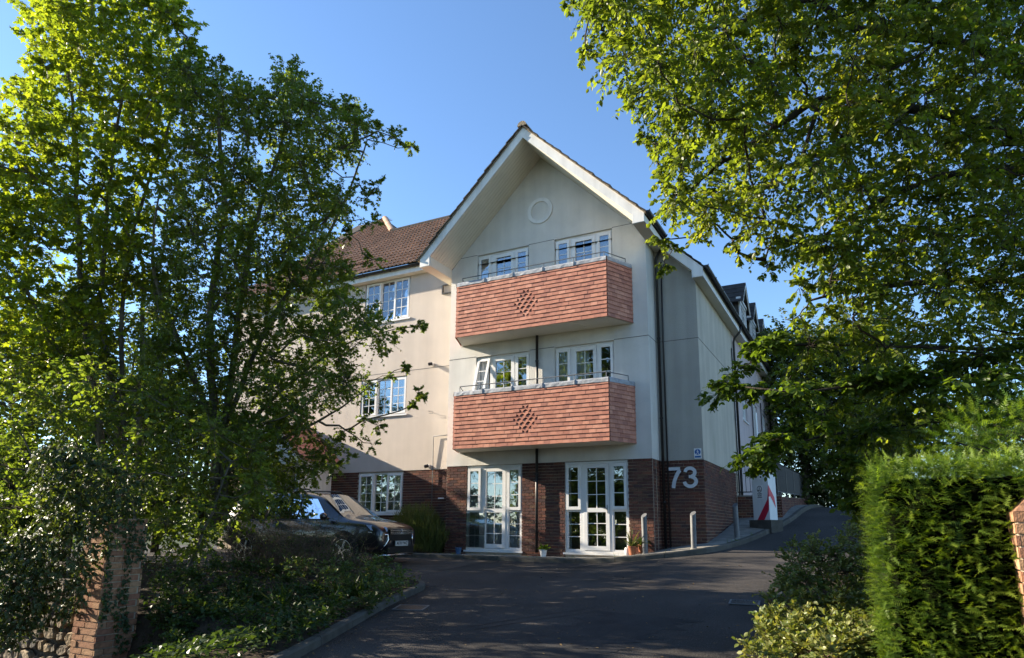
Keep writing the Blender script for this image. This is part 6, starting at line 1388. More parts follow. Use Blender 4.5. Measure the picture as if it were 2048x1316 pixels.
CR_G=[float(v) for v in '''10.66,15.97,3.39,1.26,7.47,15.70,5.76,1.42,9.79,14.29,5.31,1.49,9.86,13.97,8.00,1.30,8.95,15.69,8.09,1.30,10.51,14.20,7.34,1.10,7.79,14.84,5.20,1.54,8.32,16.34,3.28,1.52,10.67,14.59,4.96,1.30,8.65,13.71,6.17,1.16,8.25,13.32,2.84,1.36,8.18,15.67,4.83,1.41,10.98,15.08,7.07,1.40,10.02,15.75,5.52,1.14,7.72,13.88,3.40,1.37,8.52,13.24,7.62,1.31,8.60,12.97,6.65,1.56,11.15,17.52,5.73,1.41,8.61,15.89,2.87,1.58,10.56,15.41,5.73,1.38,8.70,14.28,4.97,1.27,11.46,16.07,7.02,1.52,10.45,14.57,2.50,1.45,7.57,12.84,6.87,1.42,9.74,16.21,2.94,1.22,9.46,13.16,7.63,1.10,11.20,16.22,5.25,1.37,8.91,14.10,7.14,1.25,9.92,16.36,6.94,1.51,10.02,14.94,7.35,1.13,7.59,14.13,6.12,1.44,9.90,17.13,3.33,1.16,7.76,16.45,2.26,1.16,8.46,13.42,4.18,1.16,9.68,17.03,4.66,1.40,9.17,15.77,1.51,1.38,9.10,14.61,3.01,1.12,10.12,16.05,1.75,1.20,8.10,15.41,6.90,1.22,7.19,15.49,4.44,1.55,6.98,11.78,7.46,1.33,8.69,15.14,3.16,1.38,11.02,14.07,8.48,1.14,10.55,15.48,8.28,1.54,7.12,14.54,7.24,1.50,11.22,15.52,4.41,1.28,9.60,13.60,6.67,1.49,8.87,14.98,6.96,1.39,10.71,16.17,6.75,1.56,7.26,14.82,8.37,1.18,10.99,15.68,2.82,1.39,9.52,16.37,5.63,1.40,9.77,14.41,4.29,1.29,10.71,17.31,4.12,1.34,7.25,12.86,5.10,1.20,10.23,13.80,5.84,1.40,9.18,15.04,1.61,1.28,10.82,16.51,8.91,1.49,8.42,15.28,6.14,1.35,8.82,15.17,4.90,1.51,9.77,14.63,1.77,1.37,7.32,12.80,3.76,1.21,11.01,17.77,2.67,1.50,6.86,12.89,7.77,1.44,11.06,16.65,2.06,1.18,7.64,14.40,4.11,1.34,9.71,15.43,4.49,1.52,9.09,17.39,1.86,1.35,7.69,13.76,4.97,1.22,7.47,14.86,3.10,1.54,7.39,15.03,4.08,1.25,11.10,14.77,6.34,1.11,9.17,15.00,8.34,1.12,8.01,14.18,2.07,1.41,7.97,14.81,7.90,1.25,7.45,13.65,7.28,1.36,8.76,13.21,5.11,1.17,10.80,16.40,7.76,1.23,11.14,14.77,4.01,1.29,11.18,17.01,3.69,1.40,10.70,15.43,1.91,1.39,9.66,14.89,6.05,1.40,11.20,14.97,8.63,1.33,9.52,13.97,3.21,1.38,7.81,13.88,8.38,1.59,9.37,16.11,4.11,1.18,10.87,17.52,1.52,1.20,9.09,16.58,1.81,1.11,7.90,12.80,5.81,1.41,10.46,16.61,5.51,1.15,7.35,13.36,5.94,1.29,9.89,15.20,3.69,1.36,10.85,13.95,6.67,1.41,8.96,14.03,1.43,1.40,7.22,14.81,5.92,1.55,10.63,16.84,2.52,1.60,8.63,14.49,5.92,1.48,7.81,15.78,2.02,1.12,7.72,14.49,2.56,1.51,8.51,13.76,8.14,1.21,9.78,16.11,8.83,1.58,11.45,14.19,7.55,1.38,10.23,14.77,3.46,1.53,9.99,17.46,1.65,1.43,7.90,12.08,7.64,1.48,9.89,13.80,4.79,1.43,6.74,13.99,8.19,1.19,8.97,14.75,3.98,1.57,11.46,17.24,7.13,1.33,9.72,14.67,8.67,1.59,11.33,16.12,8.79,1.47,11.09,18.49,1.69,1.56,10.42,15.28,4.74,1.53,10.64,16.28,4.36,1.43,10.42,13.32,8.06,1.17'''.split(',')]
CR_Y=[float(v) for v in '''11.07,-7.72,1.48,0.19,11.12,-8.39,1.30,0.18,10.96,-8.44,1.43,0.21,10.61,-8.20,1.29,0.24,10.96,-7.62,1.28,0.21,11.17,-8.13,1.13,0.26,11.21,-7.67,1.68,0.22,11.46,-7.90,1.62,0.22,11.31,-8.65,1.47,0.21,11.41,-8.15,1.36,0.21,10.62,-8.85,1.26,0.22,10.82,-7.88,1.41,0.23,11.58,-8.23,1.34,0.22,11.09,-8.67,1.44,0.23,11.71,-8.07,1.70,0.25,11.37,-7.77,1.44,0.24,11.55,-8.18,1.14,0.22,11.82,-7.48,1.42,0.25,11.61,-7.28,1.38,0.19,11.67,-7.70,1.65,0.22,11.45,-7.37,1.21,0.24,11.12,-7.84,1.28,0.26,11.24,-8.63,1.11,0.18,11.19,-8.70,1.30,0.25,10.80,-8.71,1.24,0.24,11.29,-7.98,1.64,0.23,10.79,-8.44,1.44,0.19,11.51,-8.47,1.52,0.19,10.97,-8.64,1.12,0.22,11.91,-7.29,1.87,0.22,11.53,-7.80,1.22,0.25,10.91,-8.25,1.16,0.20,10.77,-7.96,1.19,0.20,11.87,-7.21,1.23,0.25'''.split(',')]
CR_S=[float(v) for v in '''9.46,-9.14,-0.39,0.16,9.38,-8.41,-0.33,0.12,9.68,-6.29,0.31,0.19,9.85,-8.22,-0.31,0.12,9.92,-5.51,0.54,0.19,9.82,-8.96,-0.34,0.16,9.70,-7.96,-0.24,0.14,9.17,-7.00,-0.06,0.16,9.18,-7.69,-0.20,0.16,9.93,-4.58,0.78,0.18,9.79,-6.92,-0.11,0.15,9.13,-6.00,0.33,0.16,9.63,-7.82,-0.18,0.18,9.26,-8.15,-0.24,0.14,9.40,-8.47,-0.27,0.14,9.60,-6.41,0.23,0.18,9.95,-6.60,0.14,0.20,9.12,-7.25,-0.12,0.18,9.64,-9.19,-0.41,0.13,9.15,-8.86,-0.39,0.13,9.69,-8.99,-0.34,0.13,9.21,-9.36,-0.42,0.12,9.49,-6.66,0.03,0.14,9.60,-8.49,-0.28,0.15,9.96,-5.94,0.31,0.19,9.44,-6.48,0.08,0.19,9.96,-7.39,-0.08,0.18,9.65,-6.90,-0.06,0.18,9.35,-9.03,-0.44,0.14,9.85,-6.49,-0.00,0.17,9.27,-6.80,0.19,0.15,9.54,-8.21,-0.34,0.12,9.07,-8.26,-0.30,0.17,9.14,-6.64,0.18,0.18,9.32,-7.16,-0.00,0.16,9.74,-8.65,-0.41,0.15,9.86,-6.12,0.23,0.17,9.74,-5.76,0.45,0.18,9.41,-7.90,-0.18,0.18,9.34,-6.29,0.21,0.16,9.38,-6.36,0.27,0.16,9.52,-9.10,-0.41,0.15,9.04,-7.84,-0.15,0.15,9.13,-8.37,-0.28,0.13,9.90,-7.86,-0.20,0.16,9.95,-5.43,0.41,0.19,9.54,-7.78,-0.21,0.15,9.91,-8.98,-0.41,0.14,9.90,-8.36,-0.30,0.16,9.90,-8.46,-0.43,0.16,9.35,-7.08,-0.07,0.17,9.27,-8.72,-0.32,0.15,9.34,-8.87,-0.33,0.12,9.91,-7.86,-0.20,0.15,9.41,-7.66,-0.19,0.17,9.85,-5.02,0.69,0.22,9.54,-8.68,-0.35,0.13,9.29,-8.97,-0.45,0.13,10.03,-5.00,0.74,0.21,9.13,-6.76,0.05,0.14,9.63,-7.89,-0.15,0.17,9.37,-5.99,0.35,0.16,9.68,-6.62,0.07,0.19,9.49,-7.15,-0.07,0.13,9.81,-7.70,-0.17,0.15,9.96,-6.98,-0.10,0.15,9.47,-6.34,0.19,0.20,9.74,-8.15,-0.31,0.17,9.95,-6.77,-0.09,0.15,9.70,-6.55,0.09,0.19,9.76,-8.43,-0.34,0.17,9.37,-7.87,-0.18,0.16,9.12,-8.94,-0.34,0.13,9.14,-9.59,-0.41,0.15,9.60,-9.45,-0.38,0.15,9.09,-6.99,-0.02,0.19,9.77,-8.80,-0.45,0.14,9.85,-6.20,0.16,0.16'''.split(',')]
CR_K=[float(v) for v in '''2.16,-8.92,-0.32,0.14,3.61,-9.61,-0.76,0.21,2.33,-7.36,-0.14,0.16,3.47,-8.87,-0.57,0.15,3.43,-8.51,-0.58,0.17,4.10,-9.12,-0.77,0.15,2.09,-8.62,-0.25,0.17,2.01,-7.67,-0.17,0.16,1.62,-9.05,-0.17,0.20,3.68,-9.83,-0.82,0.15,2.94,-8.96,-0.54,0.15,3.42,-10.00,-0.78,0.15,3.97,-9.34,-0.76,0.15,3.31,-6.82,-0.33,0.22,2.75,-6.97,-0.19,0.19,4.08,-9.89,-0.78,0.20,3.07,-10.06,-0.75,0.19,2.47,-9.78,-0.51,0.19,3.87,-7.71,-0.46,0.19,3.80,-8.49,-0.61,0.22,2.93,-8.37,-0.43,0.21,2.08,-8.34,-0.33,0.16,4.09,-9.67,-0.75,0.17,3.13,-9.13,-0.66,0.15,3.96,-7.98,-0.51,0.21,2.48,-8.98,-0.50,0.18,3.35,-9.81,-0.76,0.15,2.14,-9.49,-0.40,0.17,1.98,-7.77,-0.10,0.20,2.72,-9.81,-0.60,0.14,4.04,-9.31,-0.72,0.15,2.62,-8.02,-0.27,0.18,1.91,-7.98,-0.11,0.20,3.12,-8.66,-0.60,0.22,2.38,-9.72,-0.56,0.17,1.62,-8.81,-0.19,0.18,2.16,-8.29,-0.28,0.16,3.16,-10.13,-0.72,0.14,2.88,-7.44,-0.21,0.15,3.24,-10.38,-0.81,0.15,2.72,-9.45,-0.61,0.15,3.79,-7.10,-0.37,0.17,3.49,-6.58,-0.28,0.20,2.96,-7.67,-0.41,0.17,1.68,-8.42,-0.05,0.21,4.00,-8.51,-0.58,0.21,3.08,-8.22,-0.39,0.19,3.16,-7.41,-0.33,0.15,2.31,-9.29,-0.45,0.19,2.72,-8.59,-0.47,0.18,1.68,-9.30,-0.23,0.18,3.52,-7.85,-0.52,0.15,3.02,-9.35,-0.59,0.22,3.09,-6.79,-0.21,0.19,1.93,-9.11,-0.44,0.15,3.65,-8.43,-0.61,0.16,2.74,-8.59,-0.43,0.18,2.90,-7.83,-0.39,0.19,2.11,-8.94,-0.39,0.15,2.90,-6.53,-0.12,0.20,3.77,-8.86,-0.69,0.19,3.11,-6.43,-0.07,0.15,3.05,-9.40,-0.70,0.18,1.53,-8.70,-0.17,0.17,3.63,-10.22,-0.80,0.17,2.69,-9.37,-0.64,0.15,2.54,-8.39,-0.39,0.20,2.32,-7.59,-0.11,0.19,2.56,-7.10,-0.09,0.14,3.71,-7.35,-0.42,0.19,1.70,-8.08,-0.08,0.22,2.79,-9.72,-0.61,0.15,4.28,-9.73,-0.75,0.19,4.16,-9.05,-0.73,0.20,3.50,-10.31,-0.81,0.20,2.54,-8.80,-0.43,0.21'''.split(',')]
CR_I=[float(v) for v in '''1.74,-10.57,0.59,0.16,2.20,-10.62,1.20,0.15,1.28,-10.54,0.28,0.13,1.82,-10.56,0.44,0.14,1.70,-10.69,0.67,0.13,1.43,-10.66,0.45,0.18,1.42,-10.53,-0.32,0.13,1.92,-10.62,1.29,0.16,0.68,-10.66,-0.48,0.15,1.61,-10.81,1.23,0.17,2.35,-10.33,1.03,0.17,1.43,-10.46,-0.48,0.16,1.60,-10.65,0.81,0.14,1.59,-10.38,-0.12,0.16,2.07,-10.35,1.18,0.13,1.91,-10.54,1.06,0.16,2.12,-10.33,1.02,0.12,1.88,-10.35,-0.00,0.12,2.02,-10.26,0.82,0.13,1.30,-10.74,1.16,0.12,0.63,-10.62,-0.75,0.12,2.15,-10.49,0.65,0.15,1.65,-10.83,0.94,0.16,2.08,-10.46,0.25,0.13,0.99,-10.63,-0.25,0.13,1.06,-10.57,-0.07,0.18,1.22,-10.51,-0.18,0.12,1.63,-10.47,0.19,0.14,1.19,-10.79,-0.28,0.14,1.85,-10.70,0.89,0.15,1.72,-10.66,1.28,0.13,1.90,-10.35,1.05,0.14,1.47,-10.65,0.96,0.18,1.71,-10.54,-0.24,0.14,1.21,-10.78,-0.12,0.17,1.41,-10.70,-0.27,0.15,1.69,-10.49,1.19,0.12,1.91,-10.71,1.15,0.17,1.54,-10.76,0.58,0.16,2.49,-10.33,0.81,0.12,1.35,-10.69,0.75,0.14,1.12,-10.67,-0.62,0.13,1.78,-10.34,0.13,0.17,1.50,-10.65,0.03,0.15,1.91,-10.26,0.29,0.12,1.74,-10.37,0.43,0.12,1.11,-10.62,-0.44,0.14,1.80,-10.36,0.84,0.18,2.17,-10.44,0.47,0.16,1.41,-10.78,1.40,0.15,2.28,-10.46,0.79,0.17,1.92,-10.51,0.11,0.15,2.21,-10.31,0.43,0.17,1.81,-10.82,1.32,0.14,1.43,-10.48,0.33,0.14,2.17,-10.34,0.64,0.13,1.16,-10.53,0.07,0.17,1.95,-10.50,0.59,0.16,2.18,-10.55,0.97,0.14,1.12,-10.83,-0.42,0.17,1.71,-10.68,0.43,0.16,1.60,-10.94,1.32,0.18,1.93,-10.55,0.73,0.17,1.11,-10.48,-0.38,0.15,1.71,-10.57,-0.04,0.17,1.50,-10.75,0.34,0.18,1.51,-10.59,1.12,0.15,1.36,-10.46,-0.10,0.12,1.88,-10.47,1.32,0.12,1.37,-10.41,0.04,0.12,1.62,-10.49,0.95,0.17,1.76,-10.42,-0.25,0.17,1.58,-10.65,0.17,0.15,1.67,-10.40,-0.44,0.15,1.39,-10.55,0.59,0.17,1.58,-10.45,0.75,0.13,1.43,-10.73,-0.06,0.13,1.90,-10.45,-0.11,0.13,1.00,-10.80,-0.60,0.17,1.51,-10.69,1.43,0.16,2.32,-10.14,1.06,0.16,1.89,-10.28,0.56,0.16,1.71,-10.60,1.48,0.16,1.48,-10.26,-0.38,0.16,1.93,-10.59,0.89,0.18,2.39,-10.32,0.67,0.13,2.02,-10.75,1.41,0.16,1.93,-10.54,0.31,0.12,1.47,-10.75,0.16,0.15,1.75,-10.77,1.06,0.15,2.36,-10.48,1.11,0.15,2.44,-10.43,0.90,0.18,1.30,-10.71,1.01,0.14,1.55,-10.30,0.01,0.18,2.16,-10.15,0.81,0.17,0.98,-10.65,-0.46,0.12,0.73,-10.89,-0.00,0.15,1.25,-10.54,-0.57,0.13,0.94,-10.84,0.06,0.14,0.84,-10.86,-0.66,0.16,1.04,-10.80,-0.27,0.17,1.07,-10.69,-0.01,0.12,0.79,-10.89,-0.23,0.17,0.95,-11.02,0.34,0.14,1.20,-10.68,0.18,0.16,0.67,-10.71,-0.81,0.15,0.85,-10.94,0.20,0.16,1.32,-10.78,0.32,0.14,1.23,-10.66,-0.52,0.14,0.95,-10.71,0.10,0.16,0.85,-10.68,-0.53,0.13,0.94,-10.61,-0.62,0.13,1.35,-10.65,-0.18,0.13,0.70,-10.83,-0.47,0.14,0.92,-10.87,-0.09,0.13,1.03,-10.76,-0.06,0.17,1.16,-10.57,-0.29,0.17,1.29,-10.67,-0.03,0.12,1.10,-10.70,-0.22,0.18,0.75,-10.76,-0.29,0.13,0.76,-10.76,-0.58,0.17,1.22,-10.84,0.16,0.13,0.93,-10.60,-0.75,0.16,0.99,-10.61,-0.35,0.14,0.68,-10.70,-0.48,0.13,1.28,-10.53,-0.39,0.14,0.94,-10.82,0.24,0.13,1.05,-10.58,-0.13,0.13,1.28,-10.75,-0.10,0.16,0.96,-10.88,0.37,0.13,0.99,-10.84,-0.38,0.15,0.92,-10.65,-0.84,0.15,0.94,-10.76,-0.65,0.12,0.58,-10.80,-0.36,0.13,1.25,-10.84,0.41,0.15,0.98,-10.73,0.29,0.14,1.09,-10.54,-0.43,0.15,0.72,-10.88,0.36,0.13,0.72,-10.62,-0.77,0.13,0.88,-10.70,-0.19,0.13,0.99,-10.51,-0.63,0.17,1.12,-10.70,0.44,0.14,1.24,-10.64,-0.66,0.17,0.59,-10.82,-0.14,0.13'''.split(',')]
ST_A=[[(-1.98,-7.70,0.20),(-2.00,-8.07,1.85),(-2.02,-8.70,4.09),(-1.96,-9.03,5.73),(-1.76,-9.41,7.40),(-1.68,-9.83,8.96)],[(-1.86,-7.63,0.20),(-1.72,-8.03,2.29),(-1.83,-8.57,4.47),(-1.57,-8.78,6.04),(-1.30,-8.97,8.03),(-0.65,-9.09,10.14)],[(-1.80,-7.49,0.20),(-1.75,-7.91,2.22),(-1.54,-8.30,3.95),(-1.20,-8.53,5.78),(-0.65,-8.47,7.33),(-0.21,-8.55,8.74)],[(-1.68,-7.43,0.20),(-1.52,-7.80,2.77),(-1.46,-7.97,4.22),(-1.33,-8.14,5.29),(-1.56,-8.96,6.34),(-2.17,-9.84,6.80)],[(-1.98,-7.70,0.20),(-2.00,-8.07,1.85),(-2.41,-8.79,3.56),(-2.85,-9.57,5.04),(-3.53,-10.16,6.05)]]
ST_B=[[(-0.08,-7.11,0.48),(0.08,-7.40,2.18),(0.10,-7.80,4.05),(0.52,-7.98,5.83),(0.49,-8.24,7.42),(0.48,-8.41,8.20)],[(0.04,-7.05,0.48),(0.22,-7.35,2.26),(0.56,-7.56,4.05),(0.88,-7.72,5.50),(1.53,-7.80,6.89),(1.86,-7.89,8.08)],[(0.22,-7.35,2.26),(0.99,-7.24,4.09),(1.79,-6.97,5.34),(2.35,-6.91,6.38),(2.69,-6.93,7.25)],[(0.08,-7.40,2.18),(-0.30,-8.21,3.90),(-0.33,-8.68,4.90),(-0.08,-8.81,6.05)],[(0.19,-7.27,1.84),(0.89,-6.80,2.93),(1.70,-6.22,3.80),(2.57,-5.62,4.18)],[(0.11,-7.21,1.41),(0.82,-6.64,2.06),(1.57,-6.23,2.52),(2.16,-5.82,3.09)],[(0.10,-7.80,4.05),(0.34,-7.51,4.84),(0.93,-7.07,5.27),(1.90,-6.44,5.23)]]
ST_E=[[(12.64,-5.84,0.39),(12.70,-6.09,1.65),(12.72,-6.36,2.91),(12.66,-6.73,4.42),(12.54,-7.04,5.99),(12.45,-7.30,7.34)],[(12.67,-6.63,4.01),(11.50,-7.39,4.66),(10.38,-8.03,4.90),(9.88,-8.38,4.87),(9.45,-8.54,4.57),(9.06,-8.60,4.33),(8.71,-8.64,4.12)],[(12.64,-6.79,4.67),(11.37,-7.48,5.58),(10.22,-8.12,5.72),(9.88,-8.37,6.08),(9.48,-8.46,5.93),(8.89,-8.65,5.83)],[(12.71,-6.47,3.41),(11.61,-7.57,4.08),(10.84,-8.12,3.90),(10.14,-8.50,3.52),(9.82,-8.61,3.29)],[(12.72,-6.36,2.91),(11.52,-7.37,2.98),(10.62,-8.09,2.86),(9.99,-8.58,2.73),(9.66,-8.82,2.60)],[(12.54,-7.04,5.99),(11.26,-7.62,6.80),(9.33,-8.46,6.81),(8.32,-8.89,6.37),(7.84,-9.20,5.82)],[(9.88,-8.38,4.87),(9.65,-8.35,4.19),(9.42,-8.28,3.73),(9.24,-8.19,3.31)]]
ST_L=[[(13.24,-4.29,2.18),(11.92,-6.25,2.16),(11.00,-7.51,2.05),(10.13,-8.17,1.92),(9.49,-8.48,1.82),(9.03,-8.63,1.89)],[(13.21,-4.24,1.88),(11.31,-6.48,1.79),(10.33,-7.42,1.61),(9.65,-7.86,1.49),(9.11,-8.11,1.31)],[(13.24,-4.29,2.18),(11.41,-6.37,2.53),(10.18,-7.46,2.46),(9.40,-7.97,2.43),(8.92,-8.17,2.19)]]

G4 = lambda x, y: g(x, y)
# maples on the left
tree('maple_tree', 'tall bright green maple with several stems at the upper left', (0.2, -9.0, G4(.2, -9.0)), ST_A, [(.075, .02), (.07, .015), (.06, .014), (.06, .014), (.05, .012)], bl(CR_A), 23, 12, MAPLE5, .093, 'leaf_maple', ldroop=.45, droop=.2, spread=.9)
tree('field_maple', 'dark field maple whose boughs reach across the left wing windows', (1.6, -6.9, G4(1.6, -6.9)), ST_B, [(.10, .02), (.08, .016), (.05, .012), (.06, .012), (.05, .008), (.05, .008), (.045, .01)], bl(CR_B), 33, 14, MAPLE3, .061, 'leaf_field', 'bark', droop=.25, ldroop=.3)
tree('elder_shrub', 'dense shadowy shrubs filling the space under the left maples', (0.0, -8.8, G4(0, -8.8)), [[(.2, -8.9, -.7), (.3, -8.8, .6), (.0, -8.9, 1.6)], [(1.0, -8.6, -.7), (1.3, -8.4, .5), (1.5, -8.2, 1.5)], [(-.8, -9.0, -.7), (-1.1, -9.0, .7), (-1.4, -9.2, 1.6)]], [(.035, .012)] * 3, bl(CR_U), 25, 13, OVATE, .075, 'leaf_field', cat='shrub')
# beech on the right
e_blobs = np.vstack([bl(CR_E), bl(CR_M)])
bt = tree('beech_tree', 'large beech overhanging the drive from the right', (13.2, -8.1, G4(13.2, -8.1)), ST_E, [(.26, .14), (.07, .014), (.07, .014), (.055, .012), (.05, .010), (.06, .012), (.025, .008)], e_blobs, 25, 16, OVATE, .055, 'leaf_beech', 'bark_dark', unitr=.0036, droop=.45, ldroop=.4, flat=1.0, sq=.85)
lo_ = bl(CR_L); off = np.array((13.2, -8.1, G4(13.2, -8.1)))
for i_, pth in enumerate(ST_L):
    MB().tube([Vector(p) - Vector(off) for p in pth], [lerp(.03, .006, i / (len(pth) - 1)) for i in range(len(pth))], 7).obj('low_bough', 'bark_dark', bt, smooth=True)
p, ax, nr, tw = grow(lo_, 20, 11, droop=.3, ldroop=.25, flat=1.6, sq=.45)
twig_mesh(tuple(a - off if a.ndim == 2 else a for a in tw), 'twigs', 'bark_dark', bt, .0035)
leaf_mesh('low_spray', OVATE, p - off, ax, nr, RNG.uniform(.045, .08, len(p)), 'leaf_near', bt, tint_of(p, len(p)))

# background trees beyond the side drive, and trees to the left that shade the forecourt
gb = bl(CR_G); gx = np.argsort(gb[:, 0]); third = np.array_split(gx, 3)
for k, lab in enumerate(('leftmost of the leafy trees beyond the top of the side drive', 'middle leafy tree beyond the top of the side drive', 'rightmost leafy tree beyond the top of the side drive')):
    q = gb[third[k]]; c = q[:, :3].mean(0); z0 = G4(c[0], c[1])
    st = [[(c[0], c[1], z0 - .2), (c[0] + .2, c[1], z0 + 2.5), (c[0] - .1, c[1] + .3, c[2] + 2)]]
    tree('background_tree', lab, (c[0], c[1], z0), st, [(.2, .06)], q, 34, 20, SMALL, .17, 'leaf_far', cat='tree', group='trees beyond the side drive', twr=0, unitr=.02)
def clump_tree(name, label, x, y, h, w, nb, size, group, z_low=.06, ntw=30, nl=16, mat='leaf_dark'):
    z0 = G4(x, y)
    c = RNG.normal(size=(nb * 3, 3)); c = unit(c) * RNG.uniform(.2, 1, (nb * 3, 1)) ** .5
    c = c[:nb]; b = np.zeros((nb, 4)); b[:, 0] = x + c[:, 0] * w; b[:, 1] = y + c[:, 1] * w; b[:, 2] = z0 + h * (z_low + (1 - z_low) * .5) + np.sign(c[:, 2]) * np.abs(c[:, 2]) ** .6 * h * (1 - z_low) * .42
    b[:, 3] = RNG.uniform(.32, .5, nb) * max(w, .6 * h * (1 - z_low)) * .75
    st = [[(x, y, z0 - .2), (x + .1, y - .05, z0 + h * .4), (x, y + .1, z0 + h * .8)]]
    return tree(name, label, (x, y, z0), st, [(.025 * h, .012 * h)], b, ntw, nl, SMALL, size, mat, 'bark_dark', group=group, twr=0, unitr=.012)
SH = [(-9.6, 1.2, 4.7, 1.0), (-9.3, -.3, 4.9, 1.0), (-9.4, -1.7, 5.3, 1.0), (-9.2, -3.0, 6.5, 1.1), (-9.3, -4.4, 7.2, 1.2), (-8.8, -6.0, 7.2, 1.3), (-7.4, -7.6, 6.2, 1.6), (-11.5, -9.5, 5.2, 1.9), (-4.4, -8.3, 3.2, 1.3), (-5.4, -5.8, 4.8, 1.4)]
NM = ['small tree by the corner of the left wing beyond the porch', 'small bushy tree nearest the porch', 'bushy tree second from the porch along the left boundary', 'bushy tree third from the porch along the left boundary', 'tallest bushy tree on the left boundary', 'leafy tree behind the parked car', 'bushy tree behind the left maples', 'broad tree at the far left outside the garden', 'low tree close behind the bright maple', 'rounded tree between the maples and the car']
for (x, y, h, w), lab in zip(SH, NM): clump_tree('garden_tree', lab, x, y, h, w, 26, .17, 'trees along the left boundary', ntw=20, nl=12)
ST2 = [(-6, -29, 6.5), (1.5, -31, 7.5), (9, -30, 6.5), (16.5, -30, 7.5), (24, -26, 7)]
for i, (x, y, h) in enumerate(ST2):
    clump_tree('street_tree', ['first', 'second', 'third', 'fourth', 'fifth'][i] + ' street tree across the road, counted from the left', x, y, h, 4.4, 26, .5, 'street trees across the road', .02, 34, 18)

# ivy over the wall and pier
iv = thing('ivy', 'glossy ivy tumbling over the stone wall and left gate pier', 'ivy', (0.8, -10.2, -.9)); ivo = np.array((0.8, -10.2, -.9))
p, ax, nr, tw = grow(bl(CR_I), 14, 9, droop=.5, ldroop=.8, flat=.5, spread=.7)
nr += np.array([-.35, -.85, .25])
leaf_mesh('foliage', IVYL, p - ivo, ax, nr, RNG.uniform(.028, .056, len(p)), 'leaf_ivy', iv, tint_of(p, len(p)))
twig_mesh(tuple(a - ivo if a.ndim == 2 else a for a in tw), 'stems', 'twig', iv, .003)
# creeper on the drive face of the pier
n = 900; yy = RNG.uniform(-10.2, -9.72, n); zz_ = RNG.uniform(-.95, .62, n); keep = (np.sin(yy * 22) + np.sin(zz_ * 5 + yy * 9) > -.35 - .9 * zz_)
yy, zz_ = yy[keep], zz_[keep]; n = len(yy)
p = np.stack([np.full(n, 1.915) + RNG.uniform(0, .03, n), yy, zz_], 1)
a_x = RNG.normal(size=(n, 3)) * .4 + np.array([.25, 0, -.9]); n_r = RNG.normal(size=(n, 3)) * .3 + np.array([1, -.1, .3])
leaf_mesh('creeper', IVYL, p - ivo, a_x, n_r, RNG.uniform(.03, .055, n), 'leaf_dark', iv, RNG.uniform(0, .8, n))

# ground cover in the garden bed and low shrubs
def bed_points(n, outer, inner):
    i = RNG.uniform(0, len(outer) - 1.001, n); t = RNG.uniform(0, 1, n) ** 1.3; k = i.astype(int); f = i - k
    o_, q = np.array(outer), np.array(inner)
    a = o_[k] * (1 - f[:, None]) + o_[k + 1] * f[:, None]; b = q[k] * (1 - f[:, None]) + q[k + 1] * f[:, None]
    xy = a * (1 - t[:, None]) + b * t[:, None]
    return np.array([(x, y, g(x, y)) for x, y in xy]), t
_o = [(x - .10, y + .02) for x, y in path_n(KL, 40)]
P_, t_ = bed_points(9000, _o, BED_IN)
k_ = np.arange(9000) < 3200; xk = RNG.uniform(2.05, 4.9, k_.sum()); yk = RNG.uniform(-11.2, -9.0, k_.sum()); xk = np.minimum(xk, 4.45 - (yk + 9) * .36); P_[k_] = np.array([(a, b, g(a, b)) for a, b in zip(xk, yk)]); t_[k_] = .5
P_[:, 2] += .10 + .10 * np.sin(t_ * math.pi) + RNG.uniform(0, .16, 9000)
gc = leaf_mesh('ground_cover', IVYL, P_, RNG.normal(size=P_.shape) * np.array([1, 1, .4]), RNG.normal(size=P_.shape) * .45 + np.array([0, 0, 1.0]), RNG.uniform(.04, .075, len(P_)), 'leaf_dark', None, RNG.uniform(0, .9, len(P_)), label='dark ivy ground cover over the garden bed', cat='ground cover', kind='stuff')
kb = bl(CR_K)
kb[:, 2] = np.maximum(kb[:, 2], [g(x, y) + .16 for x, y in kb[:, :2]])
gold = kb[:, 1] > -7.6; kb[gold, 3] *= 1.3; kb[gold, 2] += .04
for sel, nm, lab, mt in ((gold, 'spindle_shrub', 'low yellow green shrubs along the garden kerb near the car', 'leaf_gold'), (~gold, 'laurel_shrub', 'low dark green shrubs at the front of the garden bed', 'leaf_dark')):
    q = kb[sel]
    if len(q) == 0: continue
    c = q[:, :3].mean(0); c[2] = g(c[0], c[1]) + .08
    o = thing(nm, lab, 'shrub', tuple(c))
    p, ax, nr, tw = grow(q, 26, 10, droop=.1, ldroop=.0, up=.5)
    twig_mesh(tuple(a - c if a.ndim == 2 else a for a in tw), 'stems', 'twig', o, .003)
    leaf_mesh('foliage', OVATE, p - c, ax, nr, RNG.uniform(.03, .055, len(p)), mt, o, tint_of(p, len(p), 0, .75 if mt == 'leaf_gold' else 1, 3.0))
# strap leaved plants
for i in range(13):
    x, y = random.uniform(2.2, 3.7), random.uniform(-9.0, -6.6)
    x = min(x, 3.55 - (y + 7) * .38 - .35); c = np.array((x, y, g(x, y) + .12)); n = 26
    o = thing('strap_plant', 'dark strap leaved plants in the middle of the garden bed', 'plant', tuple(c), group='strap leaved plants in the garden bed')
    d = rdir(n, 1.4); d[:, 2] = np.abs(d[:, 2]) + .3
    leaf_mesh('leaves', BLADE, RNG.normal(size=(n, 3)) * np.array([.04, .04, .0]), d, unit(d * np.array([-1, -1, 0]) + np.array([0, 0, .6])), RNG.uniform(.22, .42, n), 'leaf_dark', o, RNG.uniform(.2, 1, n))
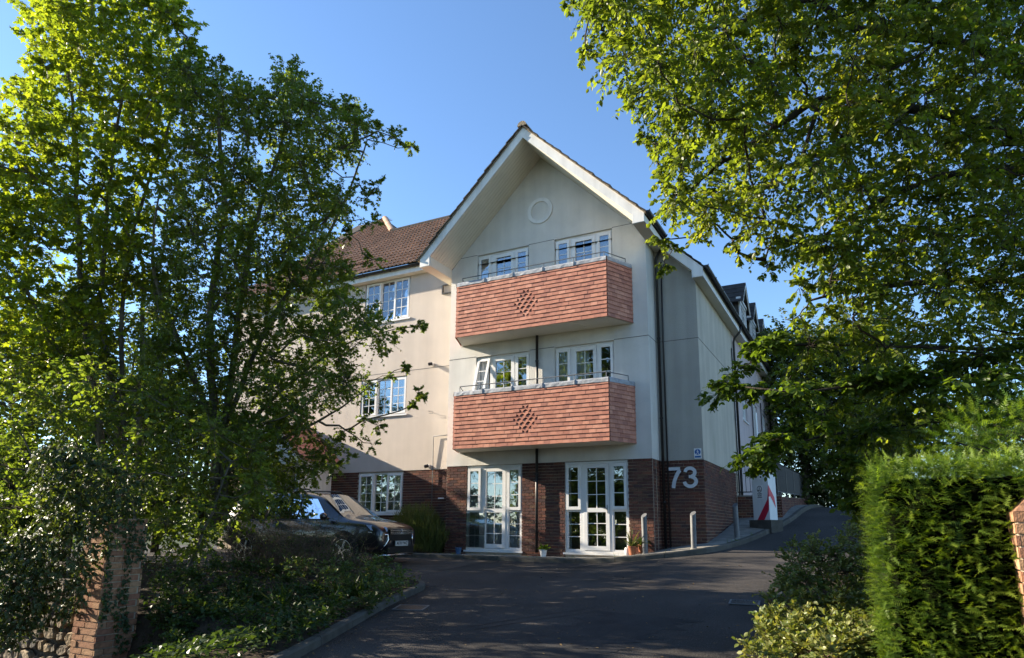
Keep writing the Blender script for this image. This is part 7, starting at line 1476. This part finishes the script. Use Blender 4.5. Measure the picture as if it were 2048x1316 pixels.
# bare twiggy shrub in front of the car
ts = thing('twiggy_shrub', 'brown twiggy half bare shrub between the garden bed and the car', 'shrub', (1.7, -5.4, g(1.7, -5.4) + .1)); tso = Vector(ts.location)
mb = MB(); lp = []
for i in range(640):
    b = Vector((random.uniform(-.9, 2.0), random.uniform(-6.2, -4.95), 0)); b.z = g(b.x, b.y) + .08
    L = random.uniform(.5, 1.6) * (1.0 if b.x < .7 else (.66 if b.x < 1.45 else .38)); a = random.uniform(0, 6.28); lean = random.uniform(.1, .75)
    d = Vector((math.cos(a) * lean, math.sin(a) * lean, 1)).normalized(); p = b.copy(); pts = [p.copy()]
    for k in range(5):
        d = (d + Vector((random.uniform(-.25, .25), random.uniform(-.25, .25), random.uniform(-.32, .05)))).normalized(); p = p + d * L / 5; pts.append(p.copy())
        if random.random() < .7:
            e = p + Vector((random.uniform(-1, 1), random.uniform(-1, 1), random.uniform(-.2, .8))).normalized() * random.uniform(.08, .28); mb.tube([p - tso, (p + e) / 2 + Vector((0, 0, .01)) - tso, e - tso], [.0028, .002, .001], 3, False)
            if random.random() < .55: lp.append(e)
    mb.tube([q - tso for q in pts], [.006, .005, .0042, .0035, .0025, .0012], 4, False)
mb.obj('stems', 'twig', ts, kind='stuff')
lp = np.array([tuple(q - tso) for q in lp for _ in range(6)]); lp += RNG.normal(size=lp.shape) * .03
leaf_mesh('foliage', SMALL, lp, rdir(len(lp)), rdir(len(lp), 1), RNG.uniform(.02, .045, len(lp)), 'leaf_dark', ts, RNG.uniform(0, 1, len(lp)))
# broom by the left wing
bo = np.array((-.75, .0, g(-.7, 0) + .1)); br = thing('broom_bush', 'feathery green bush against the brick wall beside the car', 'shrub', tuple(bo))
n = 5200
a = RNG.uniform(0, 6.28, n); rr = RNG.uniform(0, 1, n) ** .5; hgt = RNG.uniform(.15, 1, n)
px_ = rr * np.cos(a) * (.95 * (.55 + .45 * hgt)); py_ = rr * np.sin(a) * .45; top = 1.36 * (1 - .45 * np.clip((px_ + .2) / 1.1, 0, 1) ** 1.5) * np.sqrt(np.clip(1 - (rr * .75) ** 2, 0, 1)) + .05 * np.sin(px_ * 9)
p = np.stack([px_, py_, hgt * top], 1); d = np.stack([px_ * .5, py_ * .6 - .1, np.full(n, 1.0)], 1) + RNG.normal(size=(n, 3)) * .22
leaf_mesh('foliage', BLADE, p - np.array([0, 0, .12]), d, rdir(n), RNG.uniform(.13, .28, n), 'leaf_broom', br, tint_of(p, n, 0, 1, 4.0))
mb = MB()
for i in range(60):
    a = random.uniform(0, 6.28); r = random.uniform(.05, .7); mb.tube([(r * .3 * math.cos(a), r * .15 * math.sin(a), -.1), (r * .7 * math.cos(a), r * .3 * math.sin(a), .4), (r * math.cos(a), r * .45 * math.sin(a), .95 * (1 - .35 * r))], [.008, .006, .003], 4, False)
mb.obj('stems', 'twig', br, kind='stuff')

# shrub bed on the right: variegated shrubs
sb_ = bl(CR_S); sb_[:, 3] *= 1.25; sb_[:, 2] = np.maximum(sb_[:, 2], [g(x, y) + .14 for x, y in sb_[:, :2]])
bands = [(-99, -8.35, 'cream edged variegated shrub nearest the camera in the right bed', 'leaf_gold', .25, 1.0, .05), (-8.35, -6.9, 'green and gold shrub in the middle of the right bed', 'leaf_gold', .12, .86, .042), (-6.9, 99, 'golden shrub farthest up the right bed', 'leaf_gold', .2, .92, .042)]
for y0, y1, lab, mt, lo, hi, sz in bands:
    q = sb_[(sb_[:, 1] > y0) & (sb_[:, 1] <= y1)]
    if len(q) == 0: continue
    c = q[:, :3].mean(0); c[2] = g(c[0], c[1]) + .05
    o = thing('variegated_shrub', lab, 'shrub', tuple(c), group='shrubs in the right bed')
    p, ax, nr, tw = grow(q, 24, 11, droop=.05, ldroop=-.1, up=.4)
    # woody stems from the ground to each clump
    mb = MB()
    for b in q: mb.tube([Vector((lerp(b[0], c[0], .4), lerp(b[1], c[1], .4), c[2] - .1)) - Vector(c), Vector(b[:3]) - Vector(c)], [.010, .005], 5, False)
    mb.obj('stems', 'twig', o, kind='stuff')
    twig_mesh(tuple(a - c if a.ndim == 2 else a for a in tw), 'twigs', 'twig', o, .003)
    leaf_mesh('foliage', OVATE, p - c, ax, nr, RNG.uniform(sz * .65, sz * 1.15, len(p)), mt, o, tint_of(p, len(p), lo, hi, 2.6))
# leafy plant at the foot of the hedge
c = np.array((9.62, -9.25, g(9.6, -9.25) + .05)); o = thing('leafy_plant', 'broad leaved green plant at the foot of the hedge', 'plant', tuple(c)); n = 34
d = rdir(n, .9); d[:, 2] = np.abs(d[:, 2])
leaf_mesh('leaves', MAPLE3, d * RNG.uniform(.08, .22, (n, 1)), d * np.array([1, 1, .2]), rdir(n, 2.2), RNG.uniform(.09, .14, n), 'leaf_near', o, RNG.uniform(.4, 1, n))
mb = MB()
for q in d[:20]: mb.tube([(0, 0, -.06), tuple(q * .16)], .003, 4, False)
mb.obj('stems', 'twig', o, kind='stuff')

# clipped yew hedge
HX0, HX1, HY0, HY1, HZ0, HZ1 = 10.0, 11.6, -9.72, -6.4, -.85, 1.02
hd = thing('yew_hedge', 'clipped yew hedge glowing along its sunlit edge beside the right pier', 'hedge', (10.7, -8.6, g(10.7, -8.6))); ho = np.array(hd.location)
def hedge_shade_core():
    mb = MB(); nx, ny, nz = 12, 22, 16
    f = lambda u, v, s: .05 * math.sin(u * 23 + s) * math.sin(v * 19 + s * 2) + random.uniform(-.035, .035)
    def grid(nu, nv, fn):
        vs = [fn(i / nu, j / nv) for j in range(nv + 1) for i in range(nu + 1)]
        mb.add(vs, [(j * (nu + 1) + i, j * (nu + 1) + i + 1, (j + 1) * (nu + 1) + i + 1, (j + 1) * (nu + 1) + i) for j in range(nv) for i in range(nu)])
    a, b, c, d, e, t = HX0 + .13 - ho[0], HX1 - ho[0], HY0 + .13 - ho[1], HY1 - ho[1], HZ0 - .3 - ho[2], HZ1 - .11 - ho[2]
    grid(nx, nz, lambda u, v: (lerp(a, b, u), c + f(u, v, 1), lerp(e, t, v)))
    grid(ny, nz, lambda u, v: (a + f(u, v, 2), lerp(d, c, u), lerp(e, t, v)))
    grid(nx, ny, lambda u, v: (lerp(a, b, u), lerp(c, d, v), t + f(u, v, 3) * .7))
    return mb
hedge_shade_core().obj('core', 'hedge_shade_core', hd)
def hedge_face(n, kind):
    u, v = RNG.uniform(0, 1, n), RNG.uniform(0, 1, n); j = RNG.uniform(-.10, .035, n); R3 = RNG.normal(size=(n, 3))
    # sprigs come in flat fans that overlap like scales, with gaps between
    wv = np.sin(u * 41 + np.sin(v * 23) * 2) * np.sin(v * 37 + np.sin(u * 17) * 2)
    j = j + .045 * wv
    if kind == 'front':
        p = np.stack([lerp(HX0, HX1, u), HY0 - j, lerp(HZ0, HZ1, v)], 1)
        ax = R3 * np.array([.9, .3, .35]) + np.array([-.25, -.55, .15]); nr = R3[:, ::-1] * .35 + np.array([-.15, -.35, 1.0])
    if kind == 'left':
        p = np.stack([HX0 - j * .9, lerp(HY0, HY1, u ** 1.5), lerp(HZ0, HZ1, v)], 1)
        ax = R3 * np.array([.3, .7, .35]) + np.array([-.9, -.15, .15]); nr = R3[:, ::-1] * .35 + np.array([-.45, -.2, 1.0])
    if kind == 'top':
        p = np.stack([lerp(HX0, HX1, u), lerp(HY0, HY1, v ** 1.5), HZ1 + j], 1)
        ax = R3 * np.array([.6, .6, .3]) + np.array([-.2, -.2, .75]); nr = R3[:, ::-1] * .5 + np.array([-.7, -.5, .3])
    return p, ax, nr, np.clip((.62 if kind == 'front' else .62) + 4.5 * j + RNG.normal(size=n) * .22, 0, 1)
for kind, n in (('front', 8200), ('left', 4200), ('top', 3200)):
    p, d, nr, tt = hedge_face(n, kind)
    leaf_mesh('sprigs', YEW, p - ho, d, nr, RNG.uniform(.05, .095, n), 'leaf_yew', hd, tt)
n = 26                                                                             # stray shoots
p = np.stack([RNG.uniform(HX0, HX1, n), np.full(n, HY0 - .02), RNG.uniform(HZ0 + .3, HZ1 + .05, n)], 1)
leaf_mesh('shoots', YEW, p - ho, RNG.normal(size=(n, 3)) * .3 + np.array([0, -.35, 1.0]), RNG.normal(size=(n, 3)) * .4 + np.array([0, -1, .3]), RNG.uniform(.10, .15, n), 'leaf_yew', hd, RNG.uniform(.3, .7, n), kind='stuff')
mb = MB()
for i in range(14):
    x, y = random.uniform(HX0 + .2, HX1 - .2), random.uniform(HY0 + .2, HY1 - .2); mb.tube([(x - ho[0], y - ho[1], HZ0 - ho[2]), (x - ho[0], y - ho[1], HZ1 - .2 - ho[2])], .03, 6)
mb.obj('stems', 'bark_dark', hd, kind='stuff')
yb = bl(CR_Y); yo = np.array((11.6, -8.6, g(11.6, -8.6)))
yw = thing('yew_tree', 'loose yew branches rising behind the clipped hedge', 'tree', tuple(yo))
mb = MB(); mb.tube([(0, 0, -.2), (.1, .1, 1.0), (0, .1, 2.4)], [.10, .08, .03], 9)
for b in yb: mb.tube([(0.05, .1, min(2.2, max(.5, b[2] - yo[2] - .4))), tuple(b[:3] - yo)], [.014, .006], 5, False)
mb.obj('trunk', 'bark_dark', yw, smooth=True)
n = len(yb) * 70; c = np.repeat(yb[:, :3], 70, 0); r = np.repeat(yb[:, 3], 70); d = rdir(n, .1)
p = c + d * (r * RNG.uniform(.2, 1, n))[:, None]
leaf_mesh('crown', YEW, p - yo, d * .8 + np.array([-.2, -.2, -.12]), rdir(n, 1.5), RNG.uniform(.07, .14, n), 'leaf_yew', yw, RNG.uniform(0, .9, n))

# ------------------------------------------------------------------ potted plants by the doors
def potted(x, y, r, h, mat, label, kind, n, size, leafm):
    o = pot(x, y, r, h, mat, label); 
    d = rdir(n, .9); d[:, 2] = np.abs(d[:, 2]) + .15
    base_ = RNG.normal(size=(n, 3)) * np.array([r * .3, r * .3, 0]) + np.array([0, 0, h * .82])
    leaf_mesh('leaves', kind, base_, d, unit(d * np.array([-1, -1, 0]) + np.array([0, 0, .5])) + RNG.normal(size=(n, 3)) * .2, RNG.uniform(size * .6, size * 1.2, n), leafm, o, RNG.uniform(.2, 1, n))
    return o
pot(.52, -.12, .085, .16, 'blue_pot', 'small blue empty pot left of the curtained door')
potted(3.02, -.30, .09, .17, 'white_paint', 'white pot with a small leafy plant between the doors', OVATE, 46, .17, 'leaf_near')
potted(5.22, -.30, .09, .2, 'terracotta', 'brown pot with spiky leaves beside the first bollard', BLADE, 30, .45, 'leaf_broom')
potted(5.40, -.12, .10, .2, 'terracotta', 'terracotta pot with a dark plant behind the first bollard', OVATE, 40, .2, 'leaf_dark')
cb = thing('white_block', 'small white block standing at the right foot of the second door', 'block', (5.08, -.22, g(5.08, -.22) + .095))
MB().lathe([(.055, 0), (.06, .01), (.06, .15), (.05, .16)], 12).obj('body', 'white_paint', cb)
MB().lathe([(.052, .16), (.052, .175), (.02, .18)], 12).obj('lid', 'white_paint', cb)

# ------------------------------------------------------------------ fallen leaves and weeds
n = 900
x = RNG.uniform(2.5, 8.6, n); y = RNG.uniform(-10, -1.1, n)
k = RNG.uniform(0, 1, n) < .5
kk = np.array(path_n(KL, 60)); idx = RNG.integers(0, 60, n)
x[k] = kk[idx[k], 0] + RNG.exponential(.16, k.sum()) + .04; y[k] = kk[idx[k], 1] - .05 + RNG.normal(size=k.sum()) * .1
P_ = np.array([(a, b, g(a, b) + .008) for a, b in zip(x, y)])
leaf_mesh('leaf_litter', SMALL, P_, RNG.normal(size=P_.shape) * np.array([1, 1, .1]), rdir(n, 4), RNG.uniform(.015, .05, n), 'dry_leaf', None, RNG.uniform(0, 1, n), label='scattered dry leaves lying on the drive', cat='leaves', kind='stuff')
n = 420
kk = np.array(path_n(KB[:11], 120)); idx = RNG.integers(0, 120, n); cl = np.sin(idx * .9) + np.sin(idx * .37 + 2) > .5
idx = idx[cl]; n = len(idx)
P_ = np.stack([kk[idx, 0] + RNG.normal(size=n) * .03, kk[idx, 1] + RNG.uniform(.1, .22, n), np.zeros(n)], 1)
P_[:, 2] = [g(a, b) + .095 for a, b in P_[:, :2]]
d = rdir(n, 1.2); d[:, 2] = np.abs(d[:, 2])
leaf_mesh('kerb_weeds', BLADE, P_, d, rdir(n), RNG.uniform(.05, .16, n), 'leaf_near', None, RNG.uniform(.3, 1, n), label='tufts of weeds growing along the forecourt kerb', cat='weeds', kind='stuff')
